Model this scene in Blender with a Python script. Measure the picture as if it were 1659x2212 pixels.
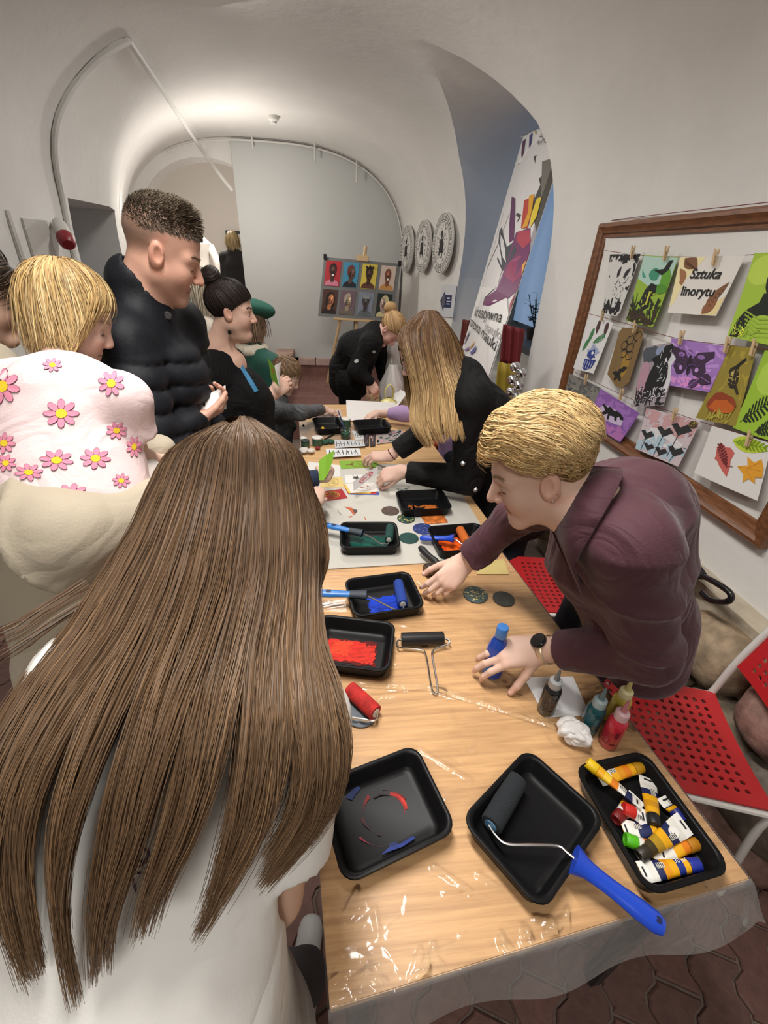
import bpy, bmesh, math, random
import numpy as np
from mathutils import Vector, Matrix
for _o in list(bpy.data.objects):
    bpy.data.objects.remove(_o)
SC = bpy.context.scene
COL = SC.collection
rnd = random.Random(7)
nrg = np.random.default_rng(5)
PI = math.pi

# ------------------------------------------------------------------ camera
FPX = 935.0
CAMZ = 1.70
def _rot(p, r, y):
    cp, sp, cr, sr, cy, sy = math.cos(p), math.sin(p), math.cos(r), math.sin(r), math.cos(y), math.sin(y)
    B = np.array([[1, 0, 0], [0, 0, -1], [0, 1, 0]], float)
    P = np.array([[1, 0, 0], [0, cp, -sp], [0, sp, cp]])
    R = np.array([[cr, -sr, 0], [sr, cr, 0], [0, 0, 1]])
    Y = np.array([[cy, sy, 0], [-sy, cy, 0], [0, 0, 1]])
    return R @ P @ B @ Y
CM = _rot(math.radians(30.6), math.radians(2.9), math.radians(-7.3))
cam_d = bpy.data.cameras.new('camera')
cam_d.sensor_fit = 'VERTICAL'
cam_d.sensor_height = 36.0
cam_d.lens = 36.0 * FPX / 2212.0
cam_d.clip_start = 0.02
cam = bpy.data.objects.new('camera', cam_d)
COL.objects.link(cam)
_m = Matrix.Identity(4)
for _i in range(3):
    _m[_i][0] = CM[0][_i]; _m[_i][1] = -CM[1][_i]; _m[_i][2] = -CM[2][_i]
_m[2][3] = CAMZ
cam.matrix_world = _m
SC.camera = cam

# ------------------------------------------------------------------ light
SC.view_settings.view_transform = 'Standard'
SC.view_settings.look = 'None'
SC.view_settings.gamma = 1.0
SC.view_settings.use_curve_mapping = False
SC.view_settings.exposure = 0.50
wd = bpy.data.worlds.new('world'); SC.world = wd
wd.use_nodes = True
wd.node_tree.nodes['Background'].inputs[0].default_value = (0.34, 0.37, 0.42, 1)
wd.node_tree.nodes['Background'].inputs[1].default_value = 0.06
def area(name, loc, target, sx, sy, watts, col=(1, 0.965, 0.92), spread=PI):
    l = bpy.data.lights.new(name, 'AREA'); l.shape = 'RECTANGLE'; l.size = sx; l.size_y = sy
    l.energy = watts; l.color = col; l.spread = spread
    o = bpy.data.objects.new(name, l); COL.objects.link(o); o.location = loc
    o.rotation_euler = (Vector(target) - Vector(loc)).to_track_quat('-Z', 'Y').to_euler()
    return o
def point(name, loc, watts, r=0.08, col=(1, 0.94, 0.86)):
    l = bpy.data.lights.new(name, 'POINT'); l.energy = watts; l.color = col; l.shadow_soft_size = r
    o = bpy.data.objects.new(name, l); COL.objects.link(o); o.location = loc
    return o
area('ceiling_lamp_light', (-0.15, 0.9, 2.78), (0.15, 1.0, 0), 1.1, 0.16, 23, spread=2.5)
area('ceiling_lamp_light', (-0.55, -1.0, 2.78), (-0.1, -0.3, 0), 1.1, 0.16, 17, spread=2.5)
area('ceiling_lamp_light', (-0.2, 3.0, 2.80), (0.1, 3.3, 0), 1.1, 0.16, 21)
point('spot_light_glow', (-0.9, 5.3, 2.05), 22, 0.1)
point('hall_light', (-1.9, 8.6, 2.3), 45, 0.15, (1, 0.95, 0.88))

# ------------------------------------------------------------------ pixel -> place
def ray(px, py):
    return CM.T @ np.array([(px - 829.5) / FPX, (py - 1106.0) / FPX, 1.0])
_c = np.array([0, 0, CAMZ])
def AZ(px, py, z):
    d = ray(px, py); return d * ((z - CAMZ) / d[2]) + _c
def AX(px, py, x):
    d = ray(px, py); return d * (x / d[0]) + _c
def AY(px, py, y):
    d = ray(px, py); return d * (y / d[1]) + _c
def AD(px, py, dep):
    return ray(px, py) * dep + _c
def V(a): return Vector((float(a[0]), float(a[1]), float(a[2])))
def nz(v):
    v = np.asarray(v, float); return v / (np.linalg.norm(v) + 1e-12)

# ------------------------------------------------------------------ objects and tags
def tag(o, label=None, cat=None, group=None, kind=None):
    if label: o['label'] = label
    if cat: o['category'] = cat
    if group: o['group'] = group
    if kind: o['kind'] = kind
    return o
def thing(name, label, cat, loc=(0, 0, 0), group=None, rz=0.0):
    o = bpy.data.objects.new(name, None); COL.objects.link(o)
    o.location = V(loc); o.rotation_euler = (0, 0, rz); o.empty_display_size = 0.05
    return tag(o, label, cat, group)
def link(name, me, mats=None, parent=None, world=True):
    """mesh -> object; world=True: mesh data is in world space, kept there when parented"""
    if mats is not None:
        for m in (mats if isinstance(mats, (list, tuple)) else [mats]): me.materials.append(m)
    o = bpy.data.objects.new(name, me); COL.objects.link(o)
    if parent is not None:
        o.parent = parent
        if world:
            r = parent; M = Matrix.Identity(4)
            while r is not None:
                M = Matrix.LocRotScale(r.location, r.rotation_euler, r.scale) @ M if r.parent is None else (r.matrix_parent_inverse @ Matrix.LocRotScale(r.location, r.rotation_euler, r.scale)) @ M
                r = r.parent
            o.matrix_parent_inverse = M.inverted()
    return o
def meshpy(verts, faces, smooth=False, name='m', mi=None):
    me = bpy.data.meshes.new(name)
    me.from_pydata([tuple(map(float, v)) for v in verts], [], faces)
    if mi is not None: me.polygons.foreach_set('material_index', mi)
    if smooth: me.polygons.foreach_set('use_smooth', [True] * len(me.polygons))
    me.update()
    return me
def meshnp(Vt, Q, smooth=True, col=None, name='m'):
    """numpy verts, quads (or tris); col = per-vertex rgb"""
    me = bpy.data.meshes.new(name)
    n = len(Vt); k = Q.shape[1]; f = len(Q)
    me.vertices.add(n); me.vertices.foreach_set('co', np.asarray(Vt, np.float32).ravel())
    me.loops.add(f * k); me.loops.foreach_set('vertex_index', Q.astype(np.int32).ravel())
    me.polygons.add(f)
    me.polygons.foreach_set('loop_start', np.arange(0, f * k, k, dtype=np.int32))
    me.polygons.foreach_set('loop_total', np.full(f, k, np.int32))
    if smooth: me.polygons.foreach_set('use_smooth', np.ones(f, bool))
    me.update(calc_edges=True)
    if col is not None: setcol(me, col)
    return me
def setcol(me, col):
    a = me.color_attributes.new('Col', 'FLOAT_COLOR', 'POINT')
    c = np.ones((len(me.vertices), 4), np.float32); c[:, :3] = col
    a.data.foreach_set('color', c.ravel())
def sharpen(me, deg=32):
    bm = bmesh.new(); bm.from_mesh(me)
    for f in bm.faces: f.smooth = True
    lim = math.radians(deg)
    for e in bm.edges:
        e.smooth = len(e.link_faces) == 2 and e.calc_face_angle(0) < lim
    bm.to_mesh(me); bm.free()
def frame_mat(o, x, y, z):
    M = Matrix.Identity(4)
    for i in range(3):
        M[i][0] = x[i]; M[i][1] = y[i]; M[i][2] = z[i]; M[i][3] = o[i]
    return M

# ------------------------------------------------------------------ materials
_mc = {}
def mat(name, col, rough=0.55, metal=0.0, bump=0.0, bscale=60.0, var=0.0, vscale=8.0, spec=0.5, sss=0.0, attr=False, coat=0.0, trans=0.0, alpha=1.0, sheen=0.0, emit=0.0, detail=4.0, stretch=None, wrinkle=0.0, wscale=7.0):
    if name in _mc: return _mc[name]
    m = bpy.data.materials.new(name); m.use_nodes = True
    nt = m.node_tree; b = nt.nodes['Principled BSDF']
    b.inputs['Base Color'].default_value = (*col, 1)
    b.inputs['Roughness'].default_value = rough
    b.inputs['Metallic'].default_value = metal
    b.inputs['Specular IOR Level'].default_value = spec
    b.inputs['Coat Weight'].default_value = coat
    b.inputs['Transmission Weight'].default_value = trans
    b.inputs['Alpha'].default_value = alpha
    if sheen: b.inputs['Sheen Weight'].default_value = sheen; b.inputs['Sheen Roughness'].default_value = 0.4
    if sss:
        b.inputs['Subsurface Weight'].default_value = sss
        b.inputs['Subsurface Radius'].default_value = (0.012, 0.005, 0.003)
        b.inputs['Subsurface Scale'].default_value = 0.6
    if emit:
        b.inputs['Emission Color'].default_value = (*col, 1); b.inputs['Emission Strength'].default_value = emit
    src = None
    if attr:
        a = nt.nodes.new('ShaderNodeAttribute'); a.attribute_name = 'Col'; src = a.outputs['Color']
    tc = nt.nodes.new('ShaderNodeTexCoord').outputs['Object']
    if stretch:
        mp = nt.nodes.new('ShaderNodeMapping'); mp.inputs['Scale'].default_value = stretch
        nt.links.new(tc, mp.inputs['Vector']); tc = mp.outputs['Vector']
    if var:
        n = nt.nodes.new('ShaderNodeTexNoise'); n.inputs['Scale'].default_value = vscale; n.inputs['Detail'].default_value = detail
        nt.links.new(tc, n.inputs['Vector'])
        r = nt.nodes.new('ShaderNodeMapRange'); r.inputs[1].default_value = 0.3; r.inputs[2].default_value = 0.7
        r.inputs[3].default_value = 1 - var; r.inputs[4].default_value = 1 + var
        nt.links.new(n.outputs['Fac'], r.inputs[0])
        x = nt.nodes.new('ShaderNodeVectorMath'); x.operation = 'SCALE'
        if src is None: x.inputs[0].default_value = col
        else: nt.links.new(src, x.inputs[0])
        nt.links.new(r.outputs[0], x.inputs['Scale']); src = x.outputs[0]
    if src is not None: nt.links.new(src, b.inputs['Base Color'])
    if bump:
        n = nt.nodes.new('ShaderNodeTexNoise'); n.inputs['Scale'].default_value = bscale; n.inputs['Detail'].default_value = 5
        nt.links.new(tc, n.inputs['Vector'])
        bp = nt.nodes.new('ShaderNodeBump'); bp.inputs['Strength'].default_value = bump; bp.inputs['Distance'].default_value = 0.01
        nt.links.new(n.outputs['Fac'], bp.inputs['Height']); nt.links.new(bp.outputs[0], b.inputs['Normal'])
    if wrinkle:
        n = nt.nodes.new('ShaderNodeTexNoise'); n.inputs['Scale'].default_value = wscale; n.inputs['Detail'].default_value = 2.5; n.inputs['Roughness'].default_value = 0.45; n.inputs['Distortion'].default_value = 1.8
        nt.links.new(tc, n.inputs['Vector'])
        wv = nt.nodes.new('ShaderNodeMath'); wv.operation = 'PINGPONG'; wv.inputs[1].default_value = 0.22
        nt.links.new(n.outputs['Fac'], wv.inputs[0])
        b2 = nt.nodes.new('ShaderNodeBump'); b2.inputs['Strength'].default_value = wrinkle; b2.inputs['Distance'].default_value = 0.06
        nt.links.new(wv.outputs[0], b2.inputs['Height'])
        old = b.inputs['Normal'].links
        if old: nt.links.new(old[0].from_node.outputs[0], b2.inputs['Normal'])
        nt.links.new(b2.outputs[0], b.inputs['Normal'])
    _mc[name] = m
    return m
def H(s):
    """sRGB hex -> linear"""
    c = [int(s[i:i + 2], 16) / 255 for i in (0, 2, 4)]
    return tuple(x / 12.92 if x <= 0.04045 else ((x + 0.055) / 1.055) ** 2.4 for x in c)
def cm(hexs, rough=0.6, **k):
    return mat('paint_' + hexs + ('' if rough == 0.6 else '_%d' % int(rough * 100)), H(hexs), rough, **k)
PLASTER = mat('plaster', (0.70, 0.685, 0.655), 0.85, bump=0.25, bscale=14, var=0.05, vscale=2.2)
SKIN = mat('skin', (0.7, 0.45, 0.35), 0.52, attr=True, sss=0.10, spec=0.35, bump=0.05, bscale=240)
HAIR = mat('hair', (0.2, 0.1, 0.05), 0.5, attr=True, spec=0.28)
HAIRD = mat('hair_soft', (0.2, 0.1, 0.05), 0.6, attr=True, spec=0.25)
CLOTHV = mat('cloth_print', (0.8, 0.7, 0.7), 0.85, attr=True, bump=0.08, bscale=300)
BLACKP = mat('black_plastic', (0.006, 0.006, 0.0065), 0.38, spec=0.15)
CHROME = mat('bright_steel', (0.72, 0.72, 0.72), 0.22, metal=1.0)
WHITEP = mat('white_plastic', (0.78, 0.78, 0.76), 0.4)
PAPER = mat('white_paper', (0.80, 0.79, 0.78), 0.8, bump=0.04, bscale=40)
WOODL = mat('pale_wood', (0.62, 0.42, 0.22), 0.5, var=0.15, vscale=6, stretch=(8, 8, 1))

# ------------------------------------------------------------------ mesh builders
def spline(pts, n):
    """Catmull-Rom through pts -> n points"""
    P = np.asarray(pts, float)
    if len(P) == 2: return P[0] + (P[1] - P[0]) * np.linspace(0, 1, n)[:, None]
    E = np.vstack([2 * P[0] - P[1], P, 2 * P[-1] - P[-2]])
    t = np.linspace(0, len(P) - 1 - 1e-9, n); i = t.astype(int); f = (t - i)[:, None]
    a, b, c, d = E[i], E[i + 1], E[i + 2], E[i + 3]
    return 0.5 * (2 * b + (c - a) * f + (2 * a - 5 * b + 4 * c - d) * f ** 2 + (3 * b - a - 3 * c + d) * f ** 3)
def tube(pts, rad, n=8, caps=True, flat=None, up=(0, 0, 1)):
    """verts, faces of a tube; flat=(rx,ry) multipliers in the local frame"""
    P = np.asarray(pts, float); m = len(P)
    R = np.full(m, rad) if np.isscalar(rad) else np.asarray(rad, float)
    T = np.gradient(P, axis=0); T /= np.linalg.norm(T, axis=1)[:, None] + 1e-12
    vs = []; prev = None
    for i in range(m):
        t = T[i]
        a = np.cross(t, up) if prev is None else prev - t * (prev @ t)
        if np.linalg.norm(a) < 1e-4: a = np.cross(t, (1, 0.3, 0.2))
        a = nz(a); b = np.cross(a, t); prev = a
        for k in range(n):
            w = 2 * PI * k / n; fx, fy = flat if flat else (1, 1)
            vs.append(P[i] + R[i] * (math.cos(w) * fx * a + math.sin(w) * fy * b))
    fs = [(i * n + k, i * n + (k + 1) % n, (i + 1) * n + (k + 1) % n, (i + 1) * n + k) for i in range(m - 1) for k in range(n)]
    if caps: fs += [tuple(range(n))[::-1], tuple((m - 1) * n + k for k in range(n))]
    return vs, fs
def tubes(name, specs, m, parent=None, smooth=True):
    vs, fs = [], []
    for s in specs:
        v, f = tube(*s[0], **s[1]) if isinstance(s, tuple) and isinstance(s[0], tuple) else tube(*s)
        o = len(vs); vs += list(v); fs += [tuple(i + o for i in q) for q in f]
    me = meshpy(vs, fs); sharpen(me, 40)
    return link(name, me, m, parent)
def lathe(name, prof, c, m, parent=None, n=24, axis=(0, 0, 1), mi=None):
    """prof [(r,h)...] revolved about axis through c"""
    ax = nz(axis); a = nz(np.cross(ax, (0.31, 0.95, 0.1))); b = np.cross(ax, a); c = np.asarray(c, float)
    vs = []; fs = []; ix = []
    for r, h in prof:
        for k in range(n):
            w = 2 * PI * k / n; vs.append(c + ax * h + r * (math.cos(w) * a + math.sin(w) * b))
    for i in range(len(prof) - 1):
        for k in range(n):
            fs.append((i * n + k, i * n + (k + 1) % n, (i + 1) * n + (k + 1) % n, (i + 1) * n + k)); ix.append(mi[i] if mi else 0)
    fs += [tuple(range(n))[::-1], tuple((len(prof) - 1) * n + k for k in range(n))]; ix += [ix[0], ix[-1]]
    me = meshpy(vs, fs, mi=ix); sharpen(me, 35)
    return link(name, me, m, parent)
def boxm(c, x, y, z, bev=0.0):
    """mesh of a box with centre c and half-axis vectors x, y, z"""
    bm = bmesh.new(); bmesh.ops.create_cube(bm, size=2.0)
    if bev:
        M = [np.linalg.norm(v) for v in (x, y, z)]
        bmesh.ops.scale(bm, vec=M, verts=bm.verts)
        bmesh.ops.bevel(bm, geom=list(bm.edges), offset=bev, segments=2, affect='EDGES')
        bmesh.ops.scale(bm, vec=[1 / q for q in M], verts=bm.verts)
    X, Y, Z = map(np.asarray, (x, y, z))
    for v in bm.verts: v.co = V(np.asarray(c) + v.co.x * X + v.co.y * Y + v.co.z * Z)
    if np.dot(np.cross(X, Y), Z) < 0: bmesh.ops.reverse_faces(bm, faces=bm.faces)
    me = bpy.data.meshes.new('m'); bm.to_mesh(me); bm.free()
    return me
def box(name, c, x, y, z, m, parent=None, bev=0.0):
    return link(name, boxm(c, x, y, z, bev), m, parent)
def abox(name, x0, x1, y0, y1, z0, z1, m, parent=None, bev=0.0):
    return box(name, ((x0 + x1) / 2, (y0 + y1) / 2, (z0 + z1) / 2), ((x1 - x0) / 2, 0, 0), (0, (y1 - y0) / 2, 0), (0, 0, (z1 - z0) / 2), m, parent, bev)
def evalmesh(o):
    dg = bpy.context.evaluated_depsgraph_get(); dg.update()
    return bpy.data.meshes.new_from_object(o.evaluated_get(dg))
def cut(o, cutters):
    for c in cutters:
        md = o.modifiers.new('b', 'BOOLEAN'); md.object = c; md.operation = 'DIFFERENCE'; md.solver = 'EXACT'
    me = evalmesh(o); o.modifiers.clear(); o.data = me; sharpen(me, 28)
def hull(pts):
    bm = bmesh.new()
    for p in pts: bm.verts.new(tuple(map(float, p)))
    bmesh.ops.convex_hull(bm, input=bm.verts)
    bmesh.ops.delete(bm, geom=[v for v in bm.verts if not v.link_faces], context='VERTS')
    bmesh.ops.recalc_face_normals(bm, faces=bm.faces)
    me = bpy.data.meshes.new('m'); bm.to_mesh(me); bm.free()
    return me

# ------------------------------------------------------------------ flat art: layered polygons on a sheet
def ellp(cx, cy, rx, ry, n=14, rot=0.0, jit=0.0, sd=0):
    r = random.Random(sd * 77 + int(cx * 999) + 13 * int(cy * 999)); out = []
    for k in range(n):
        w = 2 * PI * k / n; q = 1 + jit * (r.random() - 0.5) * 2
        x, y = rx * math.cos(w) * q, ry * math.sin(w) * q
        out.append((cx + x * math.cos(rot) - y * math.sin(rot), cy + x * math.sin(rot) + y * math.cos(rot)))
    return out
def strip(pts, w, closed=False):
    """polyline -> list of thin quads (polygons)"""
    out = []; P = list(pts) + ([pts[0]] if closed else [])
    for (x0, y0), (x1, y1) in zip(P[:-1], P[1:]):
        dx, dy = x1 - x0, y1 - y0; L = math.hypot(dx, dy) or 1e-6; nx, ny = -dy / L * w / 2, dx / L * w / 2
        out.append([(x0 + nx, y0 + ny), (x1 + nx, y1 + ny), (x1 - nx, y1 - ny), (x0 - nx, y0 - ny)])
    return out
def leafp(x0, y0, x1, y1, w, n=6):
    a, b = [], []
    for k in range(n + 1):
        t = k / n; s = w * math.sin(PI * t ** 0.8); dx, dy = x1 - x0, y1 - y0; L = math.hypot(dx, dy)
        a.append((x0 + dx * t - dy / L * s, y0 + dy * t + dx / L * s)); b.append((x0 + dx * t + dy / L * s, y0 + dy * t - dx / L * s))
    return a + b[::-1][1:-1]
def blot(cx, cy, r, sd=0, n=16, asp=1.0):
    q = random.Random(sd); return [(cx + r * (0.65 + 0.5 * q.random()) * math.cos(2 * PI * k / n), cy + r * asp * (0.65 + 0.5 * q.random()) * math.sin(2 * PI * k / n)) for k in range(n)]
def sheet(name, M, W, Hh, base, layers, parent=None, bend=None, th=0.0006, step=0.0003, nx=6, ny=6, outline=None, rough=0.75):
    """a sheet of paper W x Hh (x right, y up, origin at its lower left corner, matrix M) with printed layers.
    layers: (hex, polygon or list of polygons) in 0..1 sheet coordinates. bend(u,v)->z metres"""
    vs, fs, ix = [], [], []; mats = [base if not isinstance(base, str) else cm(base, rough)]; idx = {}
    bf = bend or (lambda u, v: 0.0)
    bm = bmesh.new()
    def put(poly, z, mi):
        vv = [bm.verts.new((p[0] * W, p[1] * Hh, z)) for p in poly]
        try: f = bm.faces.new(vv)
        except ValueError: return
        f.material_index = mi
    if outline:
        put(outline, 0, 0); put(outline[::-1], -th, 0)
        for k in range(len(outline)):
            a, b = outline[k], outline[(k + 1) % len(outline)]
            vv = [bm.verts.new((p[0] * W, p[1] * Hh, z)) for p, z in ((a, -th), (b, -th), (b, 0), (a, 0))]
            bm.faces.new(vv)
    else:
        g = [[bm.verts.new((i / nx * W, j / ny * Hh, 0)) for j in range(ny + 1)] for i in range(nx + 1)]
        h = [[bm.verts.new((i / nx * W, j / ny * Hh, -th)) for j in range(ny + 1)] for i in range(nx + 1)]
        for i in range(nx):
            for j in range(ny):
                bm.faces.new((g[i][j], g[i + 1][j], g[i + 1][j + 1], g[i][j + 1])); bm.faces.new((h[i][j + 1], h[i + 1][j + 1], h[i + 1][j], h[i][j]))
        rim = [(i, 0) for i in range(nx)] + [(nx, j) for j in range(ny)] + [(i, ny) for i in range(nx, 0, -1)] + [(0, j) for j in range(ny, 0, -1)]
        for k in range(len(rim)):
            a, b = rim[k], rim[(k + 1) % len(rim)]
            bm.faces.new((h[a[0]][a[1]], h[b[0]][b[1]], g[b[0]][b[1]], g[a[0]][a[1]]))
    for li, (hx, polys) in enumerate(layers):
        if hx not in idx:
            idx[hx] = len(mats); mats.append(cm(hx, rough) if isinstance(hx, str) else hx)
        if not isinstance(polys[0][0], (tuple, list)): polys = [polys]
        for p in polys:
            ar = sum(p[k][0] * p[(k + 1) % len(p)][1] - p[(k + 1) % len(p)][0] * p[k][1] for k in range(len(p)))
            put(p if ar > 0 else p[::-1], step * (li + 1), idx[hx])
    for v in bm.verts: v.co.z += bf(v.co.x / W, v.co.y / Hh)
    bm.transform(M)
    me = bpy.data.meshes.new('m'); bm.to_mesh(me); bm.free()
    return link(name, me, mats, parent)
def text(name, body, M, size, m, parent=None, shear=0.0, offset=0.0, ext=0.0002, align='LEFT', sx=1.0):
    c = bpy.data.curves.new('t', 'FONT'); c.body = body; c.size = size; c.shear = shear; c.offset = offset
    c.extrude = ext; c.align_x = align; c.resolution_u = 3
    t = bpy.data.objects.new('t', c); COL.objects.link(t)
    me = evalmesh(t); bpy.data.objects.remove(t)
    me.transform(M @ Matrix.Diagonal((sx, 1, 1, 1))); me.materials.clear()
    return link(name, me, m, parent)

# ------------------------------------------------------------------ signed-distance modelling (one continuous skin per body)
def smin(a, b, k):
    if k <= 0: return np.minimum(a, b)
    h = np.clip(0.5 + 0.5 * (b - a) / k, 0, 1)
    return b + (a - b) * h - k * h * (1 - h)
def smax(a, b, k): return -smin(-a, -b, k)
def cone(a, b, ra, rb, flat=None, ratio=1.0):
    a = np.asarray(a, np.float32); b = np.asarray(b, np.float32); ab = b - a; L2 = float(ab @ ab) + 1e-12
    if flat is not None: fl = nz(flat).astype(np.float32)
    def f(P):
        t = np.clip((P - a) @ ab / L2, 0, 1)
        q = P - a - t[:, None] * ab
        if flat is not None:
            w = q @ fl; q = q + np.outer(w * (1 / ratio - 1), fl)
            return (np.linalg.norm(q, axis=1) - (ra + (rb - ra) * t)) * (0.5 + 0.5 * ratio)
        return np.linalg.norm(q, axis=1) - (ra + (rb - ra) * t)
    return f
def ell(c, r, R=None):
    c = np.asarray(c, np.float32); r = np.asarray(r, np.float32)
    def f(P):
        q = P - c
        if R is not None: q = q @ R
        k0 = np.linalg.norm(q / r, axis=1); k1 = np.linalg.norm(q / (r * r), axis=1)
        return k0 * (k0 - 1) / (k1 + 1e-9)
    return f
def plane(p, n):
    p = np.asarray(p, np.float32); n = nz(n).astype(np.float32)
    return lambda P: (P - p) @ n
class Sdf:
    def __init__(s): s.ops = []
    def add(s, f, k=0.02): s.ops.append((0, f, k)); return s
    def sub(s, f, k=0.01): s.ops.append((1, f, k)); return s
    def cut(s, f, k=0.0): s.ops.append((2, f, k)); return s
    def post(s, f): s.ops.append((3, f, 0)); return s
    def __call__(s, P):
        d = np.full(len(P), 9.0, np.float32)
        for t, f, k in s.ops:
            if t == 0: d = smin(d, f(P), k)
            elif t == 1: d = smax(d, -f(P), k)
            elif t == 2: d = smax(d, f(P), k)
            else: d = d + f(P)
        return d
def sdfmesh(fn, lo, hi, h, blk=5, slack=1.6):
    lo = np.asarray(lo, float); hi = np.asarray(hi, float)
    nb = np.ceil((hi - lo) / (h * blk)).astype(int) + 1
    bc = [lo[i] + (np.arange(nb[i]) + 0.5) * h * blk - h / 2 for i in range(3)]
    G = np.stack(np.meshgrid(*bc, indexing='ij'), -1).reshape(-1, 3).astype(np.float32)
    dc = fn(G)
    act = np.abs(dc) < h * blk * 0.87 * slack + h
    vol = np.repeat(np.repeat(np.repeat(np.where(dc < 0, -1, 1).reshape(nb).astype(np.float32), blk, 0), blk, 1), blk, 2)
    ai = np.stack(np.unravel_index(np.nonzero(act)[0], nb), -1)
    off = np.stack(np.meshgrid(*[np.arange(blk)] * 3, indexing='ij'), -1).reshape(-1, 3)
    for c0 in range(0, len(ai), 4000):
        ii = (ai[c0:c0 + 4000, None, :] * blk + off[None]).reshape(-1, 3)
        vol[ii[:, 0], ii[:, 1], ii[:, 2]] = fn((lo + ii * h).astype(np.float32))
    vol[[0, -1]] = np.maximum(vol[[0, -1]], 1e-4); vol[:, [0, -1]] = np.maximum(vol[:, [0, -1]], 1e-4); vol[:, :, [0, -1]] = np.maximum(vol[:, :, [0, -1]], 1e-4)
    ins = vol < 0
    s8 = [(i, j, k) for i in (0, 1) for j in (0, 1) for k in (0, 1)]
    n = np.array(vol.shape) - 1
    def sl(a, o): return a[o[0]:o[0] + n[0], o[1]:o[1] + n[1], o[2]:o[2] + n[2]]
    cnt = sum(sl(ins, o).astype(np.int8) for o in s8)
    cell = np.stack(np.nonzero((cnt > 0) & (cnt < 8)), -1)
    idm = np.full(n, -1, np.int32); idm[cell[:, 0], cell[:, 1], cell[:, 2]] = np.arange(len(cell))
    acc = np.zeros((len(cell), 3)); num = np.zeros(len(cell))
    for a in s8:
        for ax in range(3):
            if a[ax]: continue
            b = list(a); b[ax] = 1
            va = vol[cell[:, 0] + a[0], cell[:, 1] + a[1], cell[:, 2] + a[2]]; vb = vol[cell[:, 0] + b[0], cell[:, 1] + b[1], cell[:, 2] + b[2]]
            m = (va < 0) != (vb < 0)
            t = np.where(m, va / np.where(m, va - vb, 1), 0)
            p = np.tile(np.array(a, float), (len(cell), 1)); p[:, ax] = t
            acc[m] += p[m]; num[m] += 1
    Vt = lo + (cell + acc / num[:, None]) * h
    quads = []
    for ax in range(3):
        u, v = (ax + 1) % 3, (ax + 2) % 3
        sA = [slice(None)] * 3; sB = [slice(None)] * 3; sA[ax] = slice(0, -1); sB[ax] = slice(1, None)
        A = ins[tuple(sA)]; Bb = ins[tuple(sB)]
        for flip, mk in ((False, A & ~Bb), (True, ~A & Bb)):
            e = np.stack(np.nonzero(mk), -1)
            e = e[(e[:, u] > 0) & (e[:, v] > 0) & (e[:, u] < n[u]) & (e[:, v] < n[v])]
            q = []
            for du, dv in ((-1, -1), (0, -1), (0, 0), (-1, 0)):
                c = e.copy(); c[:, u] += du; c[:, v] += dv; q.append(idm[c[:, 0], c[:, 1], c[:, 2]])
            q = np.stack(q, -1)
            quads.append(q[:, ::-1] if flip else q)
    Q = np.concatenate(quads); Q = Q[(Q >= 0).all(1)]
    return Vt, Q
def sdfobj(name, fn, lo, hi, h, m, parent=None, colf=None, relax=1):
    Vt, Q = sdfmesh(fn, lo, hi, h)
    for _ in range(relax): Vt = smooth_verts(Vt, Q)
    me = meshnp(Vt, Q, True, colf(Vt.astype(np.float32)) if colf else None)
    return link(name, me, m, parent)
def smooth_verts(Vt, Q, w=0.5):
    s = np.zeros_like(Vt); c = np.zeros(len(Vt))
    for k in range(4):
        a, b = Q[:, k], Q[:, (k + 1) % 4]
        for i in range(3):
            s[:, i] += np.bincount(a, Vt[b, i], len(Vt)) + np.bincount(b, Vt[a, i], len(Vt))
        c += np.bincount(a, minlength=len(Vt)) + np.bincount(b, minlength=len(Vt))
    return Vt * (1 - w) + w * s / np.maximum(c, 1)[:, None]
def crease(P, d, f, wp=1.0, ph=0.0, sharp=3.0):
    """narrow cloth creases running across direction d"""
    u = P @ nz(d).astype(np.float32)
    return (1 - np.abs(np.sin(f * u + wp * wob(P, 9.0, ph) + ph))) ** sharp
def wob(P, f, ph=0.0):
    x, y, z = P[:, 0] * f, P[:, 1] * f, P[:, 2] * f
    return (np.sin(x + 1.7 * np.sin(0.7 * y + ph) + ph) * np.cos(0.9 * z + 1.3 * np.sin(0.8 * x + 2 * ph)) + np.sin(1.3 * y + 1.1 * np.sin(0.6 * z + ph) + 2.1 * ph)) * 0.5
# ================================================================== ROOM
def xR(y):
    return 1.50 if y < 2.6 else (1.50 - (1.50 - 0.90) * (y - 2.6) / 3.9 if y < 6.5 else 0.90)
def xL(y):
    return -1.70 if y < 4.2 else (-1.70 - 0.75 * (y - 4.2) / 2.3 if y < 6.5 else -2.45)
ZS = 1.55
def zT(y): return 1.27 if y < 3.5 else 1.27 - 0.05 * min((y - 3.5) / 3.0, 1)
VE = 2.7
YN, YF = -2.6, 6.62
ys = list(np.linspace(YN, YF, 47))
def loft_solid(name, inner, outer, m):
    """inner(y), outer(y) -> equally long lists of (x,z)"""
    vs, fs = [], []; n = None
    for y in ys:
        a, b = inner(y), outer(y); n = len(a)
        vs += [(x, y, z) for x, z in a] + [(x, y, z) for x, z in b[::-1]]
    k = 2 * n
    for i in range(len(ys) - 1):
        for j in range(k):
            fs.append((i * k + j, i * k + (j + 1) % k, (i + 1) * k + (j + 1) % k, (i + 1) * k + j))
    fs += [tuple(range(k))[::-1], tuple((len(ys) - 1) * k + j for j in range(k))]
    me = meshpy(vs, fs)
    bm = bmesh.new(); bm.from_mesh(me); bmesh.ops.recalc_face_normals(bm, faces=bm.faces); bm.to_mesh(me); bm.free()
    o = link(name, me, m); tag(o, kind='structure')
    return o
NA = 36
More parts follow.
